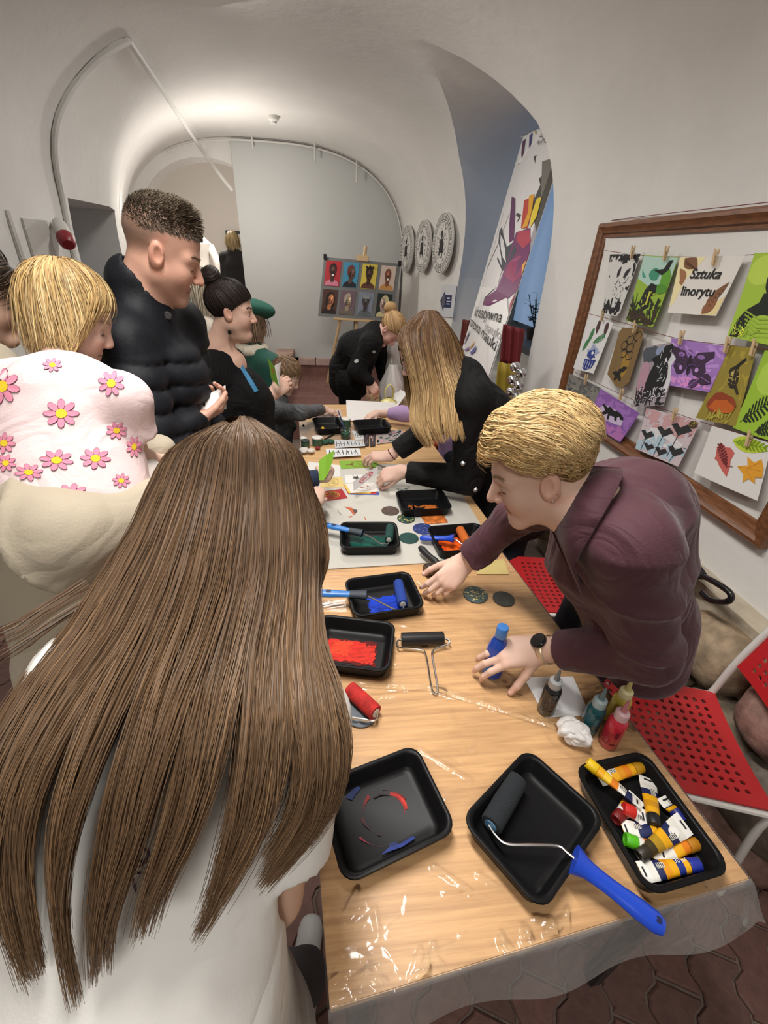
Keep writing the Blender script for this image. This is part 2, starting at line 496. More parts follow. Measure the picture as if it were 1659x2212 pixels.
def arc(y, g=0.0):
    c = (xL(y) + xR(y)) / 2; w = (xR(y) - xL(y)) / 2 + g; h = zT(y) + g
    q = 2 / VE
    return [(c - w * math.copysign(abs(math.cos(PI * k / NA)) ** q, math.cos(PI * k / NA)), ZS + h * abs(math.sin(PI * k / NA)) ** q) for k in range(NA + 1)]
ceiling = loft_solid('ceiling', lambda y: arc(y), lambda y: arc(y, 0.9), PLASTER)
wall_right = loft_solid('wall_right', lambda y: [(xR(y), 0), (xR(y), 0.5), (xR(y), 1.0), (xR(y), ZS)], lambda y: [(xR(y) + 0.9, 0), (xR(y) + 0.9, 0.5), (xR(y) + 0.9, 1.0), (xR(y) + 0.9, ZS)], PLASTER)
wall_left = loft_solid('wall_left', lambda y: [(xL(y), 0), (xL(y), 1.0), (xL(y), ZS)], lambda y: [(xL(y) - 0.9, 0), (xL(y) - 0.9, 1.0), (xL(y) - 0.9, ZS)], PLASTER)
sharpen(wall_left.data); sharpen(ceiling.data)
# window niche with its lunette, cut through wall and vault
pts = [(0.36, 3.45, 2.78), (0.40, 3.50, 2.77)]
for x, y0, y1, zs, zt in ((1.02, 3.19, 4.35, 2.35, 2.66), (1.42, 3.17, 4.66, 2.12, 2.62), (2.40, 3.10, 4.80, 2.10, 2.60)):
    for k in range(13):
        a = PI * k / 12; pts.append((x, (y0 + y1) / 2 - (y1 - y0) / 2 * math.cos(a), zs + (zt - zs) * math.sin(a)))
pts += [(1.1, 3.19, 0.72), (1.1, 4.64, 0.72), (2.35, 3.12, 0.72), (2.35, 4.7, 0.72)]
c1 = link('cutter', hull(pts))
# passage recess in the left wall
c2 = link('cutter', boxm((-2.05, 4.12, 0.90), (0.50, 0, 0), (0, 0.53, 0), (0, 0, 1.03)))
for o in (ceiling, wall_right): cut(o, [c1])
for o in (wall_left, ceiling): cut(o, [c2])
for c in (c1, c2): bpy.data.objects.remove(c)
# blue-grey painted panel at the back of the recess
tag(abox('wall_recess', -2.56, -2.50, 3.55, 4.70, 0, 1.95, mat('blue_grey_wall', (0.20, 0.30, 0.45), 0.8, bump=0.1, bscale=20)), kind='structure')
# near end of the room, behind the photographer
tag(abox('wall_back', -2.7, 2.3, YN - 0.1, YN, 0, 3.4, PLASTER), kind='structure')
# window: blue evening outside, frame and panes
win = thing('window_1', 'blue evening window behind the roll-up banner', 'window', (1.80, 3.9, 1.1)); win['kind'] = 'structure'; del win['category']
WG = mat('window_pane', (0.30, 0.46, 0.72), 0.08, spec=0.6, emit=0.18)
WF = mat('window_frame_grey', (0.10, 0.11, 0.12), 0.5)
for k in range(2):
    abox('pane', 1.80, 1.81, 3.22 + 0.70 * k, 3.88 + 0.70 * k, 1.20, 2.62, WG, win)
abox('window_frame', 1.78, 1.85, 3.10, 3.22, 1.12, 2.75, WF, win); abox('window_frame', 1.78, 1.85, 3.88, 3.92, 1.12, 2.75, WF, win)
abox('window_frame', 1.78, 1.85, 4.58, 4.8, 1.12, 2.75, WF, win); abox('window_sill', 1.45, 1.84, 3.14, 4.7, 1.10, 1.15, mat('sill_grey', (0.13, 0.14, 0.15), 0.5), win)
abox('niche_back', 1.80, 1.84, 3.1, 4.8, 0.7, 1.10, PLASTER, win)
# end wall with the arched opening to the hall on the left
YE = 6.5
def endwall():
    out = [(-3.4, 0.0), (-3.4, 3.4), (1.9, 3.4), (1.9, 0.0), (-0.6, 0.0), (-0.6, 1.9)]
    cx, w, zs, h = -1.45, 0.85, 1.80, 0.78
    out += [(cx + w * math.cos(PI * k / 20), zs + h * math.sin(PI * k / 20)) for k in range(21)] + [(cx - w, 0.0)]
    vs = [(x, YE, z) for x, z in out] + [(x, YE + 0.35, z) for x, z in out]; n = len(out)
    bm = bmesh.new(); vv = [bm.verts.new(v) for v in vs]
    bm.faces.new(vv[:n]); bm.faces.new(vv[n:][::-1])
    for k in range(n): bm.faces.new((vv[k], vv[n + k], vv[n + (k + 1) % n], vv[(k + 1) % n]))
    bmesh.ops.recalc_face_normals(bm, faces=bm.faces)
    me = bpy.data.meshes.new('m'); bm.to_mesh(me); bm.free(); sharpen(me, 30)
    return tag(link('wall_end', me, PLASTER), kind='structure')
endwall()
# grey exhibition panel filling the end arch
def panel():
    a = [(x, z) for x, z in arc(6.40, -0.03)]
    a = [p for p in a if p[0] > -1.10]
    t = np.interp(-1.12, [p[0] for p in arc(6.4, -0.03)], [p[1] for p in arc(6.4, -0.03)])
    out = [(-1.12, 0.42), (-1.12, float(t))] + a + [(0.86, 0.42)]
    vs = [(x, 6.42, z) for x, z in out] + [(x, 6.46, z) for x, z in out]; n = len(out)
    fs = [tuple(range(n)), tuple(range(2 * n - 1, n - 1, -1))] + [(k, n + k, n + (k + 1) % n, (k + 1) % n) for k in range(n)]
    me = meshpy(vs, fs)
    bm = bmesh.new(); bm.from_mesh(me); bmesh.ops.recalc_face_normals(bm, faces=bm.faces); bm.to_mesh(me); bm.free()
    o = link('wall_panel', me, mat('panel_grey', (0.50, 0.51, 0.50), 0.7, bump=0.03, bscale=30)); tag(o, kind='structure')
panel()
# hall beyond: floor, vault, walls
BRICKF = None
def brick_mat(name, c1, c2, mort, scale, rough=0.8, w=0.5, h=0.25):
    m = bpy.data.materials.new(name); m.use_nodes = True; nt = m.node_tree; b = nt.nodes['Principled BSDF']
    tc = nt.nodes.new('ShaderNodeTexCoord'); br = nt.nodes.new('ShaderNodeTexBrick')
    br.inputs['Color1'].default_value = (*c1, 1); br.inputs['Color2'].default_value = (*c2, 1); br.inputs['Mortar'].default_value = (*mort, 1)
    br.inputs['Scale'].default_value = scale; br.inputs['Mortar Size'].default_value = 0.012; br.inputs['Brick Width'].default_value = w; br.inputs['Row Height'].default_value = h
    nt.links.new(tc.outputs['Object'], br.inputs['Vector']); nt.links.new(br.outputs['Color'], b.inputs['Base Color'])
    bp = nt.nodes.new('ShaderNodeBump'); bp.inputs['Strength'].default_value = 0.5; bp.inputs['Distance'].default_value = 0.01; bp.invert = True
    nt.links.new(br.outputs['Fac'], bp.inputs['Height']); nt.links.new(bp.outputs[0], b.inputs['Normal'])
    b.inputs['Roughness'].default_value = rough
    return m
FLOORM = brick_mat('brick_floor', (0.17, 0.075, 0.06), (0.21, 0.10, 0.085), (0.12, 0.07, 0.06), 2.2)
fl = abox('floor', -3.3, 2.2, YN, 4.4, -0.2, -0.012, mat('paving_joint', (0.19, 0.145, 0.12), 0.9, bump=0.5, bscale=80, var=0.15, vscale=30)); tag(fl, kind='structure')
tag(abox('floor_end', -3.3, 1.6, 4.4, YE, -0.2, 0.20, FLOORM), kind='structure')
tag(abox('floor_hall', -4.6, 1.6, YE + 0.0, 12.0, 0.0, 0.44, mat('hall_floor', (0.24, 0.13, 0.10), 0.6)), kind='structure')
def hall():
    vs, fs = [], []; n = 20; c, w, zs, h = -2.0, 2.0, 1.9, 1.35
    prof = [(c - w, 0.4)] + [(c - w * math.cos(PI * k / n), zs + h * math.sin(PI * k / n)) for k in range(n + 1)] + [(c + w, 0.4)]
    for y in (6.85, 8.2, 9.6, 11.2):
        vs += [(x, y, z) for x, z in prof] + [(x + (0.2 if x > c else -0.2), y, z + 0.2) for x, z in prof]
    m = len(prof); k = 2 * m
    for i in range(3):
        for j in range(m - 1):
            fs.append((i * k + j, i * k + j + 1, (i + 1) * k + j + 1, (i + 1) * k + j))
    me = meshpy(vs, fs); sharpen(me, 40)
    tag(link('ceiling_hall', me, mat('hall_plaster', (0.78, 0.74, 0.69), 0.85, bump=0.2, bscale=12)), kind='structure')
    # cross rib arches of the hall vault
    for y, g in ((8.3, 0.16), (9.9, 0.22)):
        v, f = [], []
        for q in (0, 1):
            for k2 in range(n + 1):
                a = PI * k2 / n
                for gg in (-g, 0.05): v.append((c - (w + gg) * math.cos(a), y + q * 0.35, zs + (h + gg) * math.sin(a)))
        b = 2 * (n + 1)
        for k2 in range(n):
            i0 = 2 * k2
            f += [(i0, i0 + 1, i0 + 3, i0 + 2), (b + i0, b + i0 + 2, b + i0 + 3, b + i0 + 1), (i0, i0 + 2, b + i0 + 2, b + i0)]
        tag(link('trim_rib', meshpy(v, f), mat('hall_plaster', (0, 0, 0))), kind='structure')
    tag(abox('wall_hall', -4.4, 0.4, 11.2, 11.3, 0.4, 3.6, mat('hall_plaster', (0, 0, 0))), kind='structure')
hall()
# steps up to the hall, with hazard-striped nosings, and the brick parapet beside them
def steps():
    st = mat('step_brick', (0.22, 0.10, 0.08), 0.75, var=0.2, vscale=12)
    hz_b = cm('1c1b1a', 0.5); hz_o = cm('d98a1c', 0.5)
    for q, (y0, z1) in enumerate(((5.75, 0.32), (6.10, 0.44))):
        t = tag(abox('floor_step', -2.75, -0.80, y0, 6.60, 0.15, z1, st), kind='structure')
        x = -2.7; k = 0
        while x < -0.82:
            abox('nosing_stripe', x, min(x + 0.16, -0.80), y0 - 0.012, y0 + 0.03, z1 - 0.05, z1 + 0.006, hz_b if k % 2 else hz_o, t); x += 0.16; k += 1
    pm = mat('parapet_brick', (0.40, 0.27, 0.22), 0.8, var=0.2, vscale=10, bump=0.3, bscale=30)
    wall = thing('wall_parapet', 'low brick parapet beside the steps', 'wall', (-0.68, 5.2, 0.2)); wall['kind'] = 'structure'; del wall['category']
    abox('core', -0.77, -0.55, 4.42, 6.40, 0.0, 0.47, mat('mortar_pink', (0.30, 0.21, 0.18), 0.9), wall)
    i = 0
    y = 4.42
    while y < 6.35:
        box('brick', (-0.66, y + 0.055, 0.50), (0.115, 0, 0), (0, 0.05, 0), (0, 0, 0.035), pm, wall, 0.006); y += 0.112
    for r in range(3):
        y = 4.44 - 0.06 * (r % 2)
        while y < 6.3:
            box('brick', (-0.552, y + 0.11, 0.405 - r * 0.078), (0.012, 0, 0), (0, 0.105, 0), (0, 0, 0.033), pm, wall, 0.004); y += 0.222
    # brick skirting at the foot of the grey panel
    sk = thing('baseboard_end', 'pale brick skirting at the foot of the end wall', 'wall', (0.1, 6.4, 0.2)); sk['kind'] = 'structure'; del sk['category']
    x = -0.5
    while x < 0.85:
        box('brick', (x + 0.12, 6.40, 0.375), (0.115, 0, 0), (0, 0.05, 0), (0, 0, 0.045), mat('skirting_brick', (0.48, 0.33, 0.29), 0.8, var=0.15, vscale=9), sk, 0.006); x += 0.24
    abox('plinth', -0.5, 0.90, 6.38, 6.46, 0.2, 0.33, mat('step_brick', (0, 0, 0)), sk)
steps()
# interlocking zigzag pavers of the near floor
def pavers():
    L, Wd = 0.235, 0.118
    a = 0.026
    # outline: long sides step out and in (zigzag), so neighbours lock
    prof = [(0.0, 0.0), (0.06, 0.0), (0.19, a), (0.31, a), (0.44, 0.0), (0.56, 0.0), (0.69, a), (0.81, a), (0.94, 0.0), (1.0, 0.0)]
    g = 0.0045
    out = [(L * t + (g if k == 0 else (-g if k == 9 else 0)), y + g) for k, (t, y) in enumerate(prof)] + [(L * t + (g if k == 0 else (-g if k == 9 else 0)), Wd + y - g) for k, (t, y) in list(enumerate(prof))[::-1]]
    n = len(out); cx, cy = L / 2, Wd / 2
    meshes = []
    for s in range(3):
        ins = [(cx + (x - cx) * 0.955, cy + (y - cy) * 0.93) for x, y in out]
        vs = [(x, y, -0.03) for x, y in out] + [(x, y, -0.005) for x, y in out] + [(x, y, 0.0) for x, y in ins]
        fs = [(k, (k + 1) % n, n + (k + 1) % n, n + k) for k in range(n)] + [(n + k, n + (k + 1) % n, 2 * n + (k + 1) % n, 2 * n + k) for k in range(n)] + [tuple(range(2 * n, 3 * n))]
        me = meshpy(vs, fs)
        c = [(0.155, 0.078, 0.062), (0.175, 0.088, 0.07), (0.135, 0.07, 0.058)][s]
        me.materials.append(mat('paver_%d' % s, c, 0.72, bump=0.35, bscale=45, var=0.16, vscale=35)); meshes.append(me)
    ang = math.radians(64); ca, sa = math.cos(ang), math.sin(ang); cnt = 0
    def vis(px0, py0): 
        return True
    for i in range(-14, 16):
        for j in range(-30, 34):
            lx = i * L + (0.0 if j % 2 == 0 else L / 2); ly = j * Wd
            x, y = 0.55 + lx * ca - ly * sa, 0.45 + lx * sa + ly * ca
            near = (-0.40 < x < 1.45 and -0.25 < y < 1.05) or (-1.7 < x < -0.45 and 1.1 < y < 2.3)
            if near:
                o = bpy.data.objects.new('paver', meshes[(i * 7 + j * 3) % 3]); COL.objects.link(o); o.parent = fl
                o.location = (x, y, rnd.uniform(-0.003, 0.001)); o.rotation_euler = (rnd.uniform(-.008, .008), rnd.uniform(-.008, .008), ang); cnt += 1
    return cnt
pavers()
# boulders along the foot of the right wall
def boulders():
    specs = []
    ms = [mat('boulder_%d' % k, c, 0.78, bump=0.5, bscale=35, var=0.35, vscale=22) for k, c in enumerate([(0.30, 0.22, 0.14), (0.22, 0.17, 0.12), (0.26, 0.15, 0.12), (0.17, 0.14, 0.11)])]
    tag(abox('wall_plinth', 1.41, 1.52, -0.4, 2.6, -0.05, 0.66, mat('lime_mortar', (0.44, 0.38, 0.29), 0.9, bump=0.8, bscale=30, var=0.2, vscale=9)), kind='structure')
    pl = bpy.data.objects['wall_plinth']
    lay = [(1.28, 1.30, 0.50, 0.17, 0.17, 0), (1.27, 0.98, 0.50, 0.16, 0.13, 0), (1.26, 1.16, 0.20, 0.20, 0.17, 1), (1.26, 0.82, 0.26, 0.15, 0.13, 1),
           (1.25, 0.90, 0.06, 0.17, 0.10, 3), (1.27, 0.68, 0.50, 0.14, 0.12, 2), (1.24, 0.56, 0.24, 0.17, 0.14, 3), (1.26, 0.40, 0.48, 0.15, 0.13, 0), (1.22, 0.60, 0.04, 0.16, 0.09, 2),
           (1.25, 0.24, 0.20, 0.17, 0.15, 2), (1.28, 1.66, 0.48, 0.17, 0.15, 3), (1.26, 1.55, 0.16, 0.19, 0.16, 0), (1.28, 2.02, 0.46, 0.18, 0.16, 1), (1.26, 1.92, 0.15, 0.18, 0.15, 2), (1.27, 2.34, 0.34, 0.15, 0.24, 0), (1.26, 0.08, 0.48, 0.17, 0.14, 1), (1.26, -0.12, 0.2, 0.2, 0.18, 1)]
    for q, (x, y, z, ry, rz, mi) in enumerate(lay):
        bm = bmesh.new(); bmesh.ops.create_icosphere(bm, subdivisions=3, radius=1.0)
        P = np.array([v.co[:] for v in bm.verts], np.float32)
        d = 1 + 0.13 * wob(P + q * 3.1, 2.1, q) + 0.03 * wob(P + q, 7, q * 2.0)
        P = np.sign(P) * np.abs(P) ** 0.86 * d[:, None] * np.array([0.135, ry, rz]) + np.array([x + .14, y, z])
        for v, p in zip(bm.verts, P): v.co = V(p)
        for f in bm.faces: f.smooth = True
        me = bpy.data.meshes.new('m'); bm.to_mesh(me); bm.free()
        link('boulder', me, ms[mi], pl)
boulders()
# ================================================================== TABLES
TT = 0.75; TZ = 0.753
def wood_mat(name, ang):
    m = bpy.data.materials.new(name); m.use_nodes = True; nt = m.node_tree; b = nt.nodes['Principled BSDF']
    tc = nt.nodes.new('ShaderNodeTexCoord'); mp = nt.nodes.new('ShaderNodeMapping')
    mp.inputs['Rotation'].default_value = (0, 0, -ang); mp.inputs['Scale'].default_value = (1.2, 26, 26)
    nt.links.new(tc.outputs['Object'], mp.inputs['Vector'])
    n = nt.nodes.new('ShaderNodeTexNoise'); n.inputs['Scale'].default_value = 3.5; n.inputs['Detail'].default_value = 7; n.inputs['Roughness'].default_value = 0.65; n.inputs['Distortion'].default_value = 0.25
    nt.links.new(mp.outputs['Vector'], n.inputs['Vector'])
    cr = nt.nodes.new('ShaderNodeValToRGB'); e = cr.color_ramp.elements
    e[0].position = 0.30; e[0].color = (0.44, 0.25, 0.105, 1); e[1].position = 0.62; e[1].color = (0.66, 0.42, 0.20, 1)
    nt.links.new(n.outputs['Fac'], cr.inputs['Fac']); nt.links.new(cr.outputs['Color'], b.inputs['Base Color'])
    b.inputs['Roughness'].default_value = 0.42
    return m
STEELD = mat('dark_steel_leg', (0.045, 0.045, 0.048), 0.45, metal=0.3)
def table(label, o, yaw, W, L):
    ux, uy = np.array([math.cos(yaw), math.sin(yaw), 0]), np.array([-math.sin(yaw), math.cos(yaw), 0]); o = np.array([*o, 0.0])
    t = thing('table', label, 'table', o + ux * W / 2 + uy * L / 2, group='long row of work tables')
    c = o + ux * W / 2 + uy * L / 2
    top = box('tabletop', c + [0, 0, TT - 0.012], ux * W / 2, uy * L / 2, (0, 0, 0.012), wood_mat('beech_veneer', yaw), t, 0.0015)
    for s in (-1, 1):
        box('apron', c + ux * s * (W / 2 - 0.06) + [0, 0, TT - 0.045], ux * 0.012, uy * (L / 2 - 0.06), (0, 0, 0.02), STEELD, t)
        box('apron', c + uy * s * (L / 2 - 0.06) + [0, 0, TT - 0.045], ux * (W / 2 - 0.06), uy * 0.012, (0, 0, 0.02), STEELD, t)
        for q in (-1, 1):
            p = c + ux * s * (W / 2 - 0.05) + uy * q * (L / 2 - 0.05)
            box('leg', p + [0, 0, (TT - 0.025) / 2], ux * 0.018, uy * 0.018, (0, 0, (TT - 0.025) / 2), STEELD, t, 0.003)
    return ux, uy, o
YAW1 = math.radians(6.6)
U1, U2, O1 = table('beech veneer table nearest the camera, covered with clear film', (-0.02, 0.177), YAW1, 0.767, 1.20)
table('farther wooden table of the row, under the grey board and jars', (-0.117, 1.42), math.radians(4.4), 0.765, 1.70)

# clear protective film over the near table, hanging over its front and right edges
def film_mat(haze=.03, name='clear_film', bstr=.30):
    m = bpy.data.materials.new(name); m.use_nodes = True; nt = m.node_tree
    for n in list(nt.nodes): nt.nodes.remove(n)
    out = nt.nodes.new('ShaderNodeOutputMaterial'); tr = nt.nodes.new('ShaderNodeBsdfTransparent'); gl = nt.nodes.new('ShaderNodeBsdfGlossy'); df = nt.nodes.new('ShaderNodeBsdfDiffuse')
    gl.inputs['Roughness'].default_value = 0.10; gl.inputs['Color'].default_value = (1, 1, 1, 1); df.inputs['Color'].default_value = (0.8, 0.79, 0.78, 1); tr.inputs['Color'].default_value = (0.96, 0.955, 0.95, 1)
    fr = nt.nodes.new('ShaderNodeFresnel'); fr.inputs['IOR'].default_value = 1.35
    m1 = nt.nodes.new('ShaderNodeMixShader'); m2 = nt.nodes.new('ShaderNodeMixShader'); m2.inputs[0].default_value = haze
    tc = nt.nodes.new('ShaderNodeTexCoord'); n1 = nt.nodes.new('ShaderNodeTexNoise'); n1.inputs['Scale'].default_value = 5.5; n1.inputs['Detail'].default_value = 3.5; n1.inputs['Roughness'].default_value = .45; n1.inputs['Distortion'].default_value = 2.2
    bp = nt.nodes.new('ShaderNodeBump'); bp.inputs['Strength'].default_value = bstr; bp.inputs['Distance'].default_value = 0.03
    L = nt.links.new
    L(tc.outputs['Object'], n1.inputs['Vector']); L(n1.outputs['Fac'], bp.inputs['Height']); L(bp.outputs[0], gl.inputs['Normal']); L(bp.outputs[0], fr.inputs['Normal'])
    L(fr.outputs[0], m1.inputs[0]); L(tr.outputs[0], m1.inputs[1]); L(gl.outputs[0], m1.inputs[2]); L(m1.outputs[0], m2.inputs[1]); L(df.outputs[0], m2.inputs[2]); L(m2.outputs[0], out.inputs[0])
    return m
def film():
    W, L = 0.767, 1.035
    us = np.concatenate([np.linspace(-0.012, 0, 3), np.linspace(0.004, W - 0.004, 190), W + np.linspace(0.0, 0.11, 14)])
    vv = np.concatenate([np.linspace(-0.105, -0.006, 16), np.linspace(0, L, 250)])
    A, B = np.meshgrid(us, vv, indexing='ij'); a, b = A.ravel(), B.ravel()
    P = np.stack([a, b, np.zeros_like(a)], -1).astype(np.float32)
    z = np.full(len(a), TT + 0.0012)
    z += 0.0005 * np.clip(wob(P, 60, 1.0), 0, 1)
    cr = np.hypot((a - .06) / .16, (b - .02) / .05); z += .005 * np.clip(1 - cr, 0, 1) * (.5 + .5 * np.abs(wob(P, 90, 2.0) + wob(P, 170, 1.0)))
    # creases (u0,v0,u1,v1,height,width)
    def px(x, y):
        q = AZ(x, y, TZ) - O1; return float(q @ U1), float(q @ U2)
    cl = [((775, 1478), (955, 1488), .010, .008), ((940, 1488), (1195, 1568), .011, .008), ((850, 1345), (915, 1362), .004, .004), ((910, 1620), (1020, 1690), .004, .004), ((935, 1870), (1015, 1925), .004, .004), ((1035, 1890), (1080, 1920), .0035, .004), ((745, 1975), (770, 1925), .005, .005), ((1000, 1715), (960, 1725), .003, .004), ((1085, 2030), (1118, 2075), .006, .006), ((810, 1960), (818, 2020), .004, .003)]
    q = random.Random(17)
    for _ in range(46):
        x, y = q.uniform(720, 1560), q.uniform(1600, 2150); w = q.uniform(0, PI); l = q.uniform(12, 60)
        if 'T' and not any(math.hypot(x - cx, y - cy) < 165 for cx, cy in ((830, 1755), (1150, 1790), (1410, 1780))): cl.append(((x, y), (x + l * math.cos(w), y + l * math.sin(w)), q.uniform(.0015, .004), q.uniform(.0028, .0045)))
    for _ in range(16):
        x = q.uniform(720, 1260); y = 2165 - (x - 712) * .315; cl.append(((x, y), (x + q.uniform(-30, 30), y - q.uniform(10, 60)), q.uniform(.003, .006), q.uniform(.003, .005)))
    for (x0, y0), (x1, y1), hgt, wd in cl:
        u0, v0 = px(x0, y0); u1, v1 = px(x1, y1); du, dv = u1 - u0, v1 - v0; LL = du * du + dv * dv
        t = np.clip(((a - u0) * du + (b - v0) * dv) / LL, 0, 1); d = np.hypot(a - u0 - t * du, b - v0 - t * dv)
        z += hgt * np.exp(-(d / wd) ** 2)
    u, v = a.copy(), b.copy()
    # front drop
    f = b < 0; s = -b[f]
    flare = 0.22 + 0.20 * np.clip(a[f] / W, 0, 1.2) + 0.08 * np.sin(a[f] * 21)
    v[f] = -s * flare - 0.004; z[f] = TT - np.maximum(s - 0.004, 0) * 0.93 + 0.002 * np.sin(a[f] * 47)
    # right drop
    r = a > W; s = a[r] - W
    u[r] = W + s * 0.35 + 0.004 + 0.01 * np.sin(b[r] * 19) * s / 0.1; z[r] = np.minimum(z[r], TT - s * 0.92 + 0.002)
    l = a < 0; u[l] = -0.003; z[l] = TT + a[l] * 0.8
    fr = f & r
    z[fr] = TT - np.maximum(-b[fr], a[fr] - W) * 0.75
    X = O1[None, :2] + u[:, None] * U1[None, :2] + v[:, None] * U2[None, :2]
    Vt = np.column_stack([X, z]); n1, n2 = A.shape
    i, j = np.meshgrid(np.arange(n1 - 1), np.arange(n2 - 1), indexing='ij'); i, j = i.ravel(), j.ravel()
    Q = np.stack([i * n2 + j, (i + 1) * n2 + j, (i + 1) * n2 + j + 1, i * n2 + j + 1], -1)
    me = meshnp(Vt, Q, True); hang = ((b[Q] < 0.0) | (a[Q] > W)).any(1)
    me.polygons.foreach_set('material_index', hang.astype(np.int32))
    o = link('plastic_film', me, [film_mat(), film_mat(.17, 'clear_film_folded', .8)])
    tag(o, 'clear creased plastic film draped over the near table', 'plastic film')
film()

# grey cardboard work surface across the middle of the row
GREYB = mat('grey_board', (0.50, 0.48, 0.43), 0.75, var=0.04, vscale=5, bump=0.04, bscale=60)
def quad_plate(name, px, z0, th, m, label, cat, group=None):
    P = [AZ(x, y, z0 + th) for x, y in px]; n = len(P)
    vs = [p for p in P] + [p - [0, 0, th] for p in P]
    fs = [tuple(range(n)), tuple(range(2 * n - 1, n - 1, -1))] + [(k, n + k, n + (k + 1) % n, (k + 1) % n) for k in range(n)]
    me = meshpy(vs, fs); bm = bmesh.new(); bm.from_mesh(me); bmesh.ops.recalc_face_normals(bm, faces=bm.faces); bm.to_mesh(me); bm.free()
    return tag(link(name, me, m), label, cat, group)
bd = quad_plate('grey_board', [(655, 1232), (1075, 1206), (1030, 1118), (952, 1000), (660, 1006)], TT + 0.002, 0.0025, GREYB, 'large pale grey cardboard laid over the middle of the tables', 'cardboard')
BZ = TT + 0.0047
# dried orange print stain on the board
def stain(parent, px, z, hexs, name='paint_stain'):
    P = [AZ(x, y, z) for x, y in px]
    return link(name, meshpy(P, [tuple(range(len(P)))]), cm(hexs, 0.5), parent)
for q in ([(743, 1094), (760, 1097), (770, 1103), (768, 1110), (763, 1112), (757, 1103)], [(786, 1113), (791, 1122), (789, 1124)], [(750, 1116), (762, 1114), (757, 1118)]):
    stain(bd, q[::-1], BZ + 0.0006, 'b5542a')
stain(bd, [(730, 1099), (732, 1106), (738, 1111), (735, 1111), (729, 1104)], BZ + 0.0006, '8a8273')
stain(bd, [(762, 1100), (772, 1101), (771, 1106), (766, 1110)], BZ + 0.0009, '4a3a35')

# ------------------------------------------------------------------ black trays
def rrect(a, b, r, n=5):
    out = []
    for cx, cy, s in ((a - r, b - r, 0), (-a + r, b - r, 1), (-a + r, -b + r, 2), (a - r, -b + r, 3)):
        for k in range(n + 1):
            w = PI / 2 * (s + k / n); out.append((cx + r * math.cos(w), cy + r * math.sin(w)))
    return out
def tray_mesh():
    a, b = 0.111, 0.089
    rings = [(0.016, 0.0, .022), (0.012, 0.001, .024), (0.004, 0.036, .028), (0.001, 0.0375, .03), (0.0, 0.040, .03), (0.001, 0.0425, .03), (0.004, 0.043, .028), (0.008, 0.0425, .026), (0.011, 0.0395, .024), (0.018, 0.010, .02), (0.022, 0.0055, .018), (0.028, 0.0045, .016), (0.031, 0.0035, .014)]
    vs, fs = [], []
    n = None
    for ins, z, r in rings:
        q = rrect(a - ins, b - ins, r); n = len(q); vs += [(x, y, z) for x, y in q]
    for i in range(len(rings) - 1):
        for k in range(n): fs.append((i * n + k, i * n + (k + 1) % n, (i + 1) * n + (k + 1) % n, (i + 1) * n + k))
    fs += [tuple(range(n))[::-1], tuple((len(rings) - 1) * n + k for k in range(n))]
    me = meshpy(vs, fs); sharpen(me, 50); me.materials.append(BLACKP)
    return me
TRAYM = tray_mesh()
TRAYS = {}
def tray(key, px, label, z0=TZ, smears=()):
    P = np.array([AZ(x, y, z0 + 0.042) for x, y in px])
    ux = nz(P[1] - P[0] + P[2] - P[3]); ux[2] = 0; ux = nz(ux); uy = np.array([-ux[1], ux[0], 0]); c = P.mean(0); c[2] = z0
    if np.linalg.norm(P[1] - P[0]) + np.linalg.norm(P[2] - P[3]) < np.linalg.norm(P[2] - P[1]) + np.linalg.norm(P[3] - P[0]):
        ux, uy = -uy, ux
    t = thing('paint_tray', label, 'tray', c, 'black paint trays on the tables')
    M = frame_mat(c, ux, uy, (0, 0, 1))
    o = bpy.data.objects.new('tray', TRAYM); COL.objects.link(o); o.parent = t
    o.matrix_parent_inverse = Matrix.Translation(-V(c)); o.matrix_basis = M
    for q, (hx, poly, rough) in enumerate(smears):
        vs = [c + ux * x * 0.111 + uy * y * 0.089 + np.array([0, 0, 0.0042 + 0.0004 * q]) for x, y in poly]
        link('paint_smear', meshpy(vs, [tuple(range(len(vs)))]), mat('smear_' + hx, H(hx), .5, spec=.18, var=.35, vscale=45, stretch=(1, 3, 1)), t)
    TRAYS[key] = (c, ux, uy)
    return t
def rough_rect(x0, x1, y0, y1, sd, n=9, j=0.05):
    q = random.Random(sd); out = []
    for k in range(n): out.append((x0 + (x1 - x0) * k / n, y0 + q.uniform(-j, j)))
    for k in range(n): out.append((x1 + q.uniform(-j, j), y0 + (y1 - y0) * k / n))
    for k in range(n): out.append((x1 - (x1 - x0) * k / n, y1 + q.uniform(-j, j)))
    for k in range(n): out.append((x0 + q.uniform(-j, j), y1 - (y1 - y0) * k / n))
    return out
